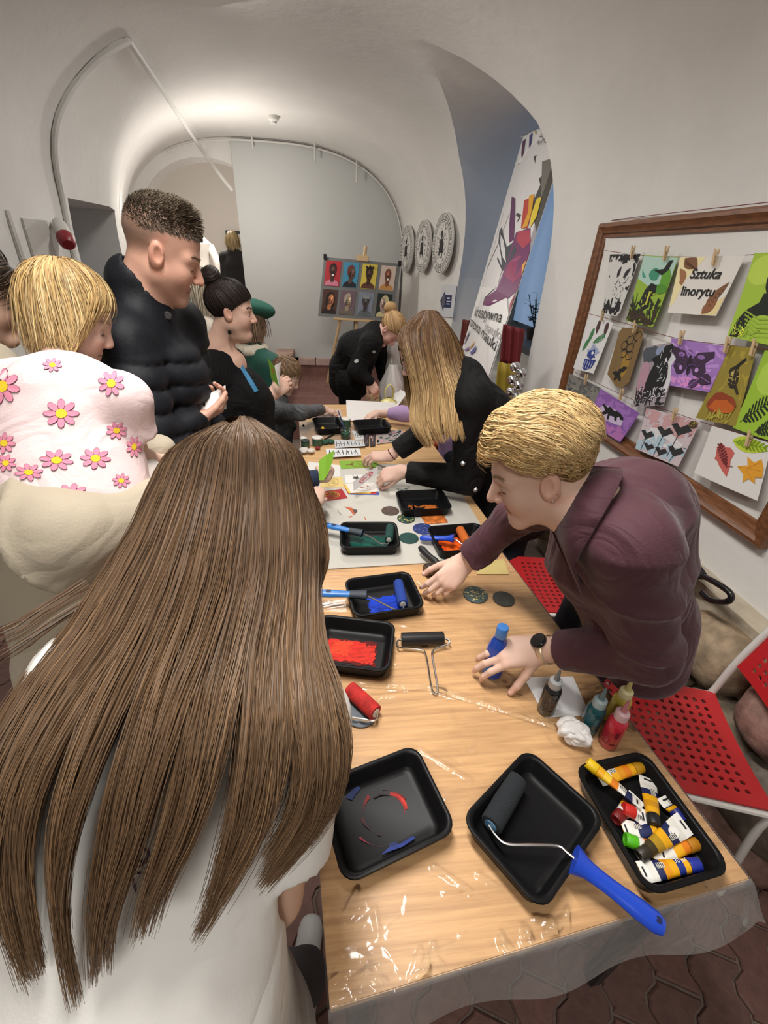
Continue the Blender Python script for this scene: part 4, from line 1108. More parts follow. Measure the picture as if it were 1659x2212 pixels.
wallprint('white horse head linocut on a black-edged tag, top left of the frame', PX, 'c9c8c4', [('17171a', clampp(hatch(0, 1, .88, 1, 30, 1, .07, .2))), ('17171a', clampp(hatch(0, .9, 0, .12, 26, 2, .06, .2))), ('1d1d20', clampp(hatch(0, .06, 0, 1, 18, 3, .05, .15) + hatch(.94, 1, .4, 1, 14, 4, .05, .12))), ('26262a', leafp(.42, .62, .50, .80, .05)), ('26262a', leafp(.66, .62, .84, .78, .05)), ('55555a', hatch(.4, .8, .2, .6, 26, 5, .012, .12))], sd=1, outline=[(0, .06), (.06, 0), (.9, 0), (1, .08), (1, .92), (.9, 1), (.1, 1), (0, .9)])
wallprint('green linocut of a figure with a bird on its hat', [c6(740, 455), c6(1000, 470), c6(820, 995), c6(610, 945)], '8fae3a', [('a9c8bc', [(0, 1), (1, 1), (1, .62), (.5, .55), (0, .66)]), ('3f8f7d', ellp(.22, .78, .13, .10, jit=.1)), ('3b8a6d', ellp(.5, .74, .16, .09, jit=.1)), ('5d9a2c', ellp(.86, .68, .14, .15, jit=.1)), ('4d8a28', ellp(.75, .55, .25, .07, jit=.15)), ('151714', [(.45, .80), (.72, .83), (.80, .95), (.9, .96), (.86, .82), (.72, .74), (.6, .77)]), ('151714', [(.3, .3), (.38, .52), (.5, .62), (.68, .6), (.72, .5), (.6, .42), (.66, .28), (.5, .2)]), ('23261a', clampp(hatch(.05, .95, .0, .32, 70, 7, .03, .2))), ('3a2a1c', clampp(hatch(.0, .95, 0, .12, 40, 8, .03, .2))), ('c9c64a', strip([(.55, .5), (.56, .3)], .05)), ('a8b83a', hatch(.4, .7, .2, .5, 8, 9, .02, .1))], sd=2)
LW = [('e6d9a8', [(0, 1), (.45, 1), (.2, .6), (.1, .2), (0, .1)]), ('dfcf98', [(.7, 0), (1, 0), (1, .35)]), ('7a5236', leafp(.10, .98, .36, .80, .12)), ('9a6a48', leafp(.06, .80, .16, .50, .10)), ('7a5236', leafp(.74, .16, .96, .58, .07)), ('8a5a3c', leafp(.74, .02, .90, .30, .09))]
LW += [('2c1c12', [q for k in range(6) for q in strip([(.12 + .04 * k, .96 - .03 * k), (.17 + .04 * k, .86 - .02 * k)], .008)] + [q for k in range(6) for q in strip([(.78 + .03 * k, .2 + .06 * k), (.85 + .02 * k, .16 + .07 * k)], .008)])]
wallprint('title sheet reading Sztuka linorytu between brown leaf prints', [c6(1010, 470), c6(1500, 455), c6(1290, 910), c6(930, 885)], 'd9d5cd', LW, sd=3,
          txt=[('Sztuka', Matrix.Translation((.27, .63, 0)), .235, dict(shear=.22, offset=.005, sx=.84)), ('linorytu', Matrix.Translation((.19, .33, 0)), .235, dict(shear=.0, offset=.005, sx=.84))])
wallprint('lime green linocut of a seated statue, cut off by the photo edge', [c6(1570, 440), c6(1960, 420), c6(1800, 1150), c6(1380, 1060)], '9cba3c', [('b4cc50', ellp(.3, .8, .3, .16, jit=.1)), ('1a1f14', ellp(.62, .70, .20, .20)), ('9cba3c', ellp(.64, .66, .15, .13)), ('1a1f14', [(.45, .55), (.8, .55), (.85, .42), (.4, .42)]), ('1a1f14', [(.05, .0), (.1, .22), (.2, .34), (.4, .44), (.9, .44), (1, .3), (1, 0)]), ('8fae34', [q for k in range(5) for q in strip([(.18 + .03 * k, .34 - .05 * k), (.5, .26 - .05 * k), (.95, .30 - .05 * k)], .018)]), ('8fae34', hatch(.1, .5, .02, .2, 24, 12, .012, .1)), ('d0d84a', hatch(.08, .35, .02, .12, 14, 13, .012, .1))], sd=4)
wallprint('white print with green feathers and a blue vase', [c6(330, 915), c6(510, 960), c6(370, 1340), c6(215, 1300)], 'd8d8d8', [('4a3230', feather(.52, .72, .48, .98, .07) + feather(.86, .72, .80, .98, .07)), ('3f7a4c', feather(.30, .5, .36, .82, .07) + feather(.50, .56, .88, .74, .07) + feather(.16, .36, .30, .60, .07)), ('9aa4c0', ellp(.66, .42, .22, .12, jit=.3)), ('2c3f86', ellp(.64, .36, .16, .10, jit=.35)), ('e0e0e4', ellp(.66, .38, .05, .03)), ('26357c', [(.42, .24), (.46, .06), (.60, .02), (.84, .10), (.90, .27), (.7, .25)]), ('c8cce0', [q for k in range(4) for q in strip([(.5 + .1 * k, .06), (.5 + .1 * k, .22)], .02)])], sd=5)
hexes = []
for cx, cy in ((.55, .80), (.80, .88), (.38, .70), (.64, .68), (.86, .74), (.44, .56), (.70, .55)):
    hexes += strip(ellp(cx, cy, .14, .075, 6, .2), .018, True)
wallprint('brown gift-tag linocut of a honeycomb and a bee', [c6(565, 985), c6(750, 1010), c6(620, 1465), c6(455, 1400)], '79603a', [('98762e', ellp(.5, .35, .35, .22, jit=.1)), ('1a1712', hexes), ('1a1712', ellp(.52, .25, .07, .06)), ('1a1712', ellp(.46, .16, .10, .05, rot=.7)), ('1a1712', leafp(.52, .27, .78, .36, .05)), ('1a1712', leafp(.5, .2, .68, .12, .05)), ('1a1712', leafp(.5, .22, .24, .20, .04))], sd=6, outline=[(0.0, .14), (.55, 0), (.78, .0), (1, .14), (1, .9), (.9, 1), (.1, .98), (0, .9)])
wallprint('black toucan linocut on a grey and mauve ground', [c6(740, 1140), c6(1030, 1095), c6(895, 1580), c6(665, 1590)], '9a8f94', [('4a5058', ellp(.25, .86, .28, .14, jit=.2)), ('8792b0', ellp(.5, .88, .12, .08, jit=.3)), ('b0899a', ellp(.15, .45, .18, .3, jit=.15)), ('cfcfd4', ellp(.85, .55, .18, .4, jit=.2)), ('141416', [(.42, .70), (.30, .78), (.50, .84), (.62, .96), (.80, .98), (.84, .82), (.78, .70), (.88, .55), (.86, .34), (.74, .2), (.55, .14), (.34, .18), (.28, .38), (.34, .56)]), ('1c1c1f', clampp(hatch(.05, .9, 0, .22, 60, 15, .03, .2))), ('c8c8cc', hatch(.55, .9, .05, .9, 40, 16, .012, .12)), ('bfbfc6', hatch(.1, .8, .02, .3, 24, 17, .012, .12))], sd=7)
wing = lambda s: [(.42, .56), (.42 + s * .12, .78), (.42 + s * .40, .86), (.42 + s * .42, .74), (.42 + s * .30, .58), (.42 + s * .36, .42), (.42 + s * .26, .26), (.42 + s * .12, .3)]
wallprint('purple linocut of a dark moth with leaves', [c6(945, 1075), c6(1380, 1140), c6(1240, 1480), c6(950, 1430)], '9a72b8', [('b58bd0', clampp(hatch(0, 1, 0, 1, 40, 18, .05, .25))), ('d08ac8', clampp(hatch(0, .9, 0, .2, 26, 19, .05, .25))), ('3a2440', wing(1)), ('3a2440', wing(-1)), ('241628', ellp(.42, .50, .05, .22)), ('8a64a4', ellp(.62, .70, .07, .05) ), ('8a64a4', ellp(.24, .70, .07, .05)), ('b48cc8', ellp(.60, .42, .04, .05)), ('b48cc8', ellp(.25, .42, .04, .05)), ('6a4a80', hatch(.2, .65, .35, .8, 26, 20, .012, .1)), ('3a2440', leafp(.70, .30, .96, .20, .13)), ('4a2f58', leafp(.52, .04, .72, .26, .09)), ('9a72b8', strip([(.72, .3), (.95, .2)], .012) + strip([(.53, .06), (.70, .25)], .012))], sd=8)
wallprint('olive print of a small crested bird over an orange mushroom', [c6(1385, 1130), c6(1585, 1150), c7(1440, 420), c7(1140, 355)], '8d7e2e', [('a39136', clampp(hatch(0, 1, 0, 1, 26, 21, .05, .3))), ('201c12', [(.36, .72), (.5, .76), (.75, .88), (.80, .84), (.64, .76), (.62, .70)]), ('2a2416', ellp(.58, .60, .17, .12, rot=-.5)), ('2a2416', ellp(.46, .69, .10, .05)), ('b8a860', ellp(.50, .66, .05, .03)), ('b8a860', hatch(.45, .68, .5, .68, 16, 22, .012, .06)), ('2a2416', [(.7, .55), (.86, .42), (.82, .40), (.66, .5)]), ('8a3a1c', ellp(.52, .26, .40, .14, jit=.12)), ('b85a1c', ellp(.55, .22, .32, .09, jit=.15)), ('a89c40', clampp(hatch(.2, .8, 0, .12, 26, 23, .03, .1)))], sd=9)
wallprint('lime green print with black feathers, cut off by the photo edge', [c6(1648, 1165), c6(1960, 1230), c7(1800, 560), c7(1420, 430)], '93b732', [('a8c84a', ellp(.4, .7, .35, .2, jit=.15)), ('6a7a54', ellp(.5, .75, .18, .14, jit=.25)), ('1b2412', feather(.10, .10, .55, .45, .14)), ('1b2412', feather(.45, .04, .85, .22, .10))], sd=10)
wallprint('blurred grey print at the lower left of the frame', [c7(180, 20), c7(415, 130), c7(330, 345), c7(145, 200)], '7d7b76', [('5c5b58', clampp(hatch(0, 1, 0, 1, 50, 24, .08, .3))), ('3f4046', leafp(.15, .2, .25, .55, .1)), ('908e88', hatch(.2, .9, .1, .9, 16, 26, .03, .2))], sd=11)
hors = [(.30, .60), (.22, .66), (.26, .70), (.36, .66), (.42, .72), (.54, .68), (.60, .72), (.68, .72), (.78, .66), (.80, .58), (.74, .56), (.70, .62), (.66, .56), (.70, .46), (.64, .46), (.60, .54), (.50, .50), (.52, .36), (.47, .38), (.44, .52), (.36, .42), (.28, .36), (.30, .46), (.34, .54)]
wallprint('purple print of a galloping black horse', [c7(410, 135), c7(705, 320), c7(570, 540), c7(315, 370)], '8659a4', [('9a6cb4', clampp(hatch(0, 1, .3, 1, 30, 27, .08, .3))), ('b070ae', clampp(hatch(0, 1, 0, .25, 26, 28, .08, .3))), ('c4b4d0', ellp(.50, .52, .33, .20, 14, jit=.12)), ('141216', hors)], sd=12)
gk = []
for cx, cy, s in ((.18, .38, .16), (.50, .56, .17), (.76, .70, .19), (.30, .14, .13), (.58, .14, .14), (.84, .24, .17)):
    gk.append([(cx, cy - s * .5), (cx - s, cy + s * .5), (cx - s * .5, cy + s * .8), (cx - .1 * s, cy + s * .4), (cx + s * .4, cy + s * .9), (cx + s, cy + s * .4)])
stm = [q for cx, cy in ((.18, .34), (.50, .5), (.76, .62), (.84, .2), (.58, .1)) for q in strip([(cx, cy), (cx - .03, max(cy - .5, .03))], .012)]
wallprint('pink and blue print of black ginkgo leaves', [c7(760, 280), c7(1165, 380), c7(1005, 720), c7(685, 585)], 'c7b9bd', [('c49a9c', clampp(hatch(0, 1, .55, 1, 30, 30, .1, .3))), ('a9c2cf', clampp(hatch(0, 1, 0, .3, 30, 31, .08, .3))), ('d6d4d6', ellp(.5, .45, .4, .16, jit=.2)), ('2a2a2c', gk), ('2a2a2c', stm), ('5a5a5e', hatch(.05, .95, .1, .8, 24, 32, .008, .08)), ('4a3c22', ellp(.92, .9, .07, .08)), ('a8924a', hatch(.87, .97, .85, .95, 8, 33, .012, .04))], sd=13)
wallprint('white print with a red, a lime and an orange leaf', [c7(1250, 415), c7(1700, 545), c7(1600, 975), c7(1130, 765)], 'd8d6d2', [('c06058', blot(.36, .56, .16, 34, asp=1.2)), ('c06058', leafp(.25, .75, .52, .18, .12)), ('6a2326', feather(.48, .34, .24, .72, .07) + strip([(.46, .36), (.56, .40)], .01)), ('b9cc3c', leafp(.42, .86, .98, .86, .14)), ('7a9a1c', feather(.44, .84, .96, .90, .10)), ('d99a2a', [(.62, .44), (.76, .52), (.72, .66), (.84, .60), (.92, .70), (.98, .56), (1.0, .40), (.9, .36), (.92, .26), (.82, .30), (.76, .20), (.74, .34)]), ('c4801c', strip([(.64, .44), (.95, .50)], .01) + strip([(.76, .46), (.90, .62)], .01) + strip([(.76, .44), (.88, .30)], .01))], sd=14)
PEG = mat('peg_wood', (0.58, 0.42, 0.24), 0.6)
def peg(px, lab):
    c = wp(px, .016)
    t = thing('clothes_peg', lab, 'clothes peg', c, 'small wooden clothes pegs')
    for s in (-1, 1):
        box('jaw', c + np.array([-.004 + .001 * s, .0, .0]) + np.array([0.0045 * s, 0, 0]), (.002, 0, 0), (0, .0055, .0012), (0.002 * s, .004, .027), PEG, t, .0006)
    tubes('spring', [([c + np.array([-.004, -.007, .004]), c + np.array([-.004, .007, .004])], .0028, 8)], CHROME, t)
for k, (p, w) in enumerate([(c6(650, 430), 'on the white horse head tag'), (c6(900, 440), 'on the green hat print'), (c6(1270, 470), 'on the title sheet'), (c6(425, 905), 'on the feather and vase print'), (c6(670, 990), 'on the honeycomb tag'), (c6(1015, 1070), 'between the toucan and moth prints'), (c6(1360, 1125), 'between the moth and bird prints'), (c6(1560, 1145), 'on the crested bird print'), (c6(300, 1385), 'on the blurred grey print'), (c6(565, 1495), 'on the purple horse print'), (c7(965, 330), 'on the ginkgo print'), (c7(1525, 510), 'on the three leaves print')]):
    peg(p, 'wooden clothes peg ' + w)
# ------------------------------------------------------------------ round medallions on the wall
def medallion(px, py, dia, label, sd):
    c = hit_right(px, py, 0.08); k = WK
    t_ = nz((k, -1, 0)); n = nz((-1, -k, 0)); t = thing('medallion', label, 'medallion', c, 'round medallions on the right wall')
    R = dia / 2
    ol = [(.5 + .5 * math.cos(2 * PI * q / 40), .5 + .5 * math.sin(2 * PI * q / 40)) for q in range(40)]
    q = random.Random(sd)
    ring = lambda r, w: strip(ellp(.5, .5, r, r, 36), w, True)
    marks = []
    for a in range(44):
        w = 2 * PI * a / 44; r0, r1 = .405, .455
        for _ in range(2):
            aa = w + q.uniform(-.05, .05); b = q.uniform(-.05, .05)
            marks += strip([(.5 + r0 * math.cos(aa), .5 + r0 * math.sin(aa)), (.5 + r1 * math.cos(aa + b), .5 + r1 * math.sin(aa + b))], .011)
    inner = []
    for _ in range(120):
        a, r = q.uniform(0, 2 * PI), .33 * math.sqrt(q.random()); x, y = .5 + r * math.cos(a) * .8, .5 + r * math.sin(a)
        inner += strip([(x, y), (x + q.uniform(-.04, .04), y + q.uniform(-.06, .06))], q.uniform(.006, .016))
    fig = [ellp(.5, .66, .05, .06), [(.42, .58), (.58, .58), (.60, .36), (.4, .36)]] + [leafp(.42, .3, .44, .56, .02), leafp(.58, .3, .56, .56, .02)]
    M = frame_mat(c - t_ * R + np.array([0, 0, -R]), t_, (0, 0, 1), n)
    o = sheet('disc_face', M, dia, dia, 'cfcdc8', [('3a3a3a', ring(.475, .012)), ('3a3a3a', ring(.385, .014)), ('2e2e30', marks), ('3a3a3a', ring(.35, .008)), ('454547', inner), ('2c2c2e', fig), ('d6d4ce', [ellp(.5, .22, .10, .05)])], t, outline=ol, th=.022)
medallion(971, 528, .52, 'round carved medallion nearest the window niche', 1)
medallion(927, 534, .50, 'round carved medallion in the middle of the three', 2)
medallion(891, 540, .50, 'round carved medallion nearest the end wall', 3)
# paper arrow sign
def arrow_sign():
    C = [hit_right(*p, .012) for p in ((957, 615), (989, 617), (981, 686), (950, 684))]
    n = nz((-1, -WK, 0))
    o = sheet('arrow_sign', Matrix.Identity(4), 1, 1, 'c9cbd0', [('1b2a52', [(.28, .30), (.78, .30), (.78, .70), (.28, .70)]), ('1b2a52', [(.0, .5), (.30, .16), (.30, .84)]), ('5c5c66', ellp(.24, .5, .12, .20)), ('c8ccd8', strip([(.46, .60), (.66, .60)], .05) + strip([(.46, .50), (.72, .50)], .03) + strip([(.46, .42), (.70, .42)], .03))], nx=2, ny=2)
    warp(o, bil(C, n)); tag(o, 'white paper with a dark blue arrow pointing left', 'sign')
arrow_sign()
# ------------------------------------------------------------------ roll-up banner leaning in the niche
def banner():
    TL, BL = AY(1130, 295, 4.00), AY(985, 800, 3.72); TR, BR = AY(1238, 262, 3.36), AY(1062, 800, 3.08)
    dL, dR = nz(BL - TL), nz(BR - TR)
    BL = BL + dL * ((0.05 - BL[2]) / dL[2]); BR = BR + dR * ((0.05 - BR[2]) / dR[2])
    n = nz(np.cross(BR - BL, TL - BL));  n = -n if n[0] > 0 else n
    t = thing('roll_up_banner', 'tall roll-up banner with a paint-covered hand, leaning in the window niche', 'banner', (BL + BR) / 2)
    pn = nz(np.cross(TR - TL, BL - TL)); p0 = (TL + TR + BL + BR) / 4
    Fb = bil((TL, TR, BR, BL), n)
    def uv(x, y):
        d = ray(x, y); p = _c + d * (((p0 - _c) @ pn) / (d @ pn)); u, v = .5, .5
        for _ in range(12):
            q = Fb(u, v, 0); du = (Fb(u + .01, v, 0) - q) / .01; dv = (Fb(u, v + .01, 0) - q) / .01
            A = np.stack([du, dv], 1); s_, *_r = np.linalg.lstsq(A, p - q, rcond=None); u += s_[0]; v += s_[1]
        return (float(u), float(v))
    def bp(*pts): return clampp([[uv(830 + x / 4.046, 440 + y / 4.046) for x, y in pts]], .004)
    def bq(*pts): return clampp([[uv(830 + x / 2, y / 2) for x, y in pts]], .004)
    def bs(w, *pts): return clampp(strip([uv(830 + x / 4.046, 440 + y / 4.046) for x, y in pts], w), .004)
    L = [('aaa6aa', bq((570, 705), (735, 640), (775, 780), (700, 1121)) ), ('b4b0b4', bp((1040, 60), (1480, -150), (1380, 400), (1150, 900), (1000, 760), (850, 725))), ('98949a', bp((1400, -100), (1490, -60), (1390, 200), (1300, 470), (1290, 300))),
         ('4c4a44', bq((655, 680), (735, 640), (750, 690), (700, 880), (660, 1000), (640, 900), (680, 800))), ('75716a', bq((690, 700), (735, 680), (700, 800), (680, 860))),
         ('3a3a40', bs(.006, (900, 560), (1010, 350), (1110, 90)) + bs(.006, (1010, 480), (1060, 580), (1030, 700)) + bs(.008, (1180, 100), (1215, 120), (1190, 160))),
         ('3a4048', bp((1010, 240), (1035, 205), (1060, 280), (1100, 390), (1160, 340), (1180, 420), (1100, 560), (1060, 600), (1050, 480), (1010, 330))),
         ('5c2a58', bp((1125, -60), (1165, -40), (1170, 120), (1160, 320), (1120, 350), (1118, 180))), ('6a2a5c', bp((1180, 260), (1290, 215), (1300, 420), (1250, 620), (1180, 760), (1110, 830), (950, 905), (895, 890), (920, 830), (1010, 770), (1060, 640), (1100, 520))),
         ('8c2a58', bp((1120, 520), (1200, 460), (1270, 480), (1240, 620), (1150, 700), (1080, 640))), ('a83a4e', bp((1200, 250), (1285, 235), (1290, 330), (1230, 400), (1180, 330))), ('b04038', bp((1250, -20), (1330, -60), (1300, 100), (1270, 220), (1220, 220))),
         ('d29a30', bp((1290, -60), (1330, -80), (1310, 60), (1270, 200), (1225, 230), (1280, 80))), ('d8c03c', bp((1350, -40), (1385, -60), (1340, 120), (1290, 215), (1300, 110))), ('d6a04a', bp((1220, 540), (1270, 500), (1290, 560), (1250, 640))), ('4c8a34', bp((1290, 490), (1320, 540), (1290, 640), (1240, 660), (1250, 590))), ('8a1c30', bp((1240, 640), (1290, 650), (1200, 900), (1150, 990), (1120, 880), (1190, 760))),
         ('d9d7d6', bp((845, 725), (1000, 750), (905, 830), (890, 900), (960, 905), (1100, 830), (1165, 1000), (1060, 1600), (500, 1600))), ('6a2a5c', bp((1010, 770), (1110, 830), (950, 905), (895, 890), (920, 830))),
         ('d9d7d6', bq((600, 590), (690, 545), (740, 635), (575, 710))), ('5c3a52', bq((598, 610), (615, 600), (610, 660), (600, 685), (596, 660))), ('4a4a7c', bq((636, 590), (650, 575), (646, 620), (636, 645))), ('b89a40', bq((662, 570), (672, 562), (668, 590))),
         ('8a8a98', bp((720, 1160), (760, 1110), (755, 1140), (700, 1240))), ('c8a060', bp((780, 1270), (830, 1200), (815, 1250), (760, 1290))), ('8a6a9a', bp((720, 1280), (790, 1250), (760, 1290), (720, 1290))), ('5a5a9a', bp((790, 1310), (850, 1250), (840, 1300), (800, 1330)))]
    o = sheet('banner_print', Matrix.Identity(4), 1, 1, 'd3d1d0', L, t, nx=8, ny=8, th=.001, step=.0004, rough=.38)
    bend = lambda u, v: .03 * math.sin(PI * u) - .0
    warp(o, bil((TL, TR, BR, BL), n, bend))
    for body, (x0, y0), (x1, y1), s, hx in (('kreatywna', (800, 985), (1050, 1050), .050, '1e1c1c'), ('strona', (752, 1062), (872, 1150), .046, '1e1c1c'), ('nauki', (885, 1165), (1000, 1300), .046, '1e1c1c'), ('nauki', (915, 1110), (1040, 1200), .040, 'a4a2a2')):
        a, b = uv(830 + x0 / 4.046, 440 + y0 / 4.046), uv(830 + x1 / 4.046, 440 + y1 / 4.046); L_ = math.hypot(b[0] - a[0], b[1] - a[1])
        w = text('banner_words', body, Matrix.Identity(4), 1.0, cm(hx, .6), o, ext=0)
        wd_ = max(v.co.x for v in w.data.vertices)
        warp(w, lambda u, v, z: bil((TL, TR, BR, BL), n, bend)(a[0] + (b[0] - a[0]) * u / wd_, a[1] + (b[1] - a[1]) * u / wd_ + v * s * .9, .0125))
    for body, x, y, s in (('Zespół', 685, 600, .022), ('w Muzeum', 672, 632, .020)):
        a = uv(830 + x / 2, y / 2); w = text('banner_words', body, Matrix.Identity(4), 1.0, cm('3a3a3a', .6), o, ext=0)
        warp(w, lambda u, v, z: bil((TL, TR, BR, BL), n, bend)(a[0] + u * .09, a[1] + v * s, .0125))
    up = nz(TL - BL); rt = nz(TR - TL)
    tubes('top_rail', [([TL - rt * .01, TR + rt * .01], .014, 10)], mat('alu', (0.6, 0.6, 0.6), .35, metal=.9), t)
    box('base_housing', (BL + BR) / 2 - up * .0, nz(BR - BL) * np.linalg.norm(BR - BL) / 2, n * .05, up * .045, mat('alu', (0, 0, 0)), t, .01)
    tubes('support_pole', [([(BL + BR) / 2 - n * .03, (TL + TR) / 2 - n * .03], .009, 8)], mat('alu', (0, 0, 0)), t)
banner()
# plant on the window sill
def plant():
    c = AX(1163, 668, 1.66); c[2] = 1.15
    t = thing('potted_plant', 'small dark leafy plant on the window sill', 'plant', c)
    lathe('pot', [(.045, 0), (.06, .07), (.062, .09), (.05, .088)], c, cm('2a241f', .6), t, 18)
    q = random.Random(3); LM = cm('1d2a1c', .5)
    for k in range(9):
        a = q.uniform(0, 2 * PI); h = q.uniform(.15, .34); e = c + np.array([.13 * math.cos(a) * q.uniform(.3, 1), .13 * math.sin(a) * q.uniform(.3, 1), .085 + h])
        tubes('stem', [(spline([c + [0, 0, .08], (c + e) / 2 + [0, 0, .04], e], 8), .003, 5)], LM, t)
        for m in range(5):
            p = c + (e - c) * (.45 + .13 * m) + np.array([0, 0, .02]); b = q.uniform(0, 2 * PI); d = np.array([math.cos(b), math.sin(b), q.uniform(-.2, .4)]) * .06; s = nz(np.cross(d, (0, 0, 1))) * .02
            link('leaf', meshpy([p, p + d * .5 + s, p + d, p + d * .5 - s], [(0, 1, 2, 3)]), LM, t)
plant()
# red and yellow cloth, silver balls beside the banner
def drape(name, C, m, label, cat, amp=.012, f=16, th=.006):
    o = sheet(name, Matrix.Identity(4), 1, 1, m, [], nx=24, ny=8, th=th)
    n = nz(np.cross(np.asarray(C[2]) - C[3], np.asarray(C[0]) - C[3])); n = -n if n[1] > 0 else n
    warp(o, bil(C, n, lambda u, v: amp * math.sin(f * u + 2 * v)))
    o.data.polygons.foreach_set('use_smooth', [True] * len(o.data.polygons)); tag(o, label, cat); return o
drape('red_cloth', [AY(1088, 700, 2.98), AY(1133, 712, 2.90), AY(1120, 792, 2.88), AY(1080, 782, 2.96)], mat('dark_red_cloth', (0.13, 0.006, 0.010), .7), 'dark red cloth hanging behind the banner foot', 'cloth')
drape('yellow_cloth', [AY(1076, 782, 2.94), AY(1122, 790, 2.86), AY(1112, 960, 2.84), AY(1062, 950, 2.92)], mat('mustard_cloth', (0.30, 0.22, 0.02), .7), 'mustard yellow cloth hanging below the red one', 'cloth')
drape('red_cloth', [AY(1000, 690, 4.0), AY(1014, 692, 3.95), AY(1008, 760, 3.95), AY(992, 750, 4.0)], mat('brown_red_cloth', (0.12, 0.02, 0.012), .7), 'brown-red cloth edge left of the banner', 'cloth', .008, 9)
MIR = mat('silver_ball', (0.75, 0.75, 0.77), 0.16, metal=1.0, bump=.3, bscale=40)
for k, (x, y, yy, w) in enumerate([(1113, 793, 2.50, 'top left of the cluster'), (1126, 806, 2.48, 'top right of the cluster'), (1107, 820, 2.49, 'middle left of the cluster'), (1120, 832, 2.47, 'middle right of the cluster'), (1104, 846, 2.48, 'low left of the cluster'), (1116, 858, 2.46, 'lowest of the cluster'), (1102, 872, 2.47, 'half hidden behind the blond head')]):
    c = AY(x, y, yy)
    o = lathe('silver_ball', [(.0005, -.030)] + [(.030 * math.cos(a), .030 * math.sin(a)) for a in np.linspace(-1.35, 1.35, 11)] + [(.0005, .030)], c, MIR, None, 18)
    tag(o, 'shiny silver ball, ' + w, 'ball', 'silver balls beside the banner')
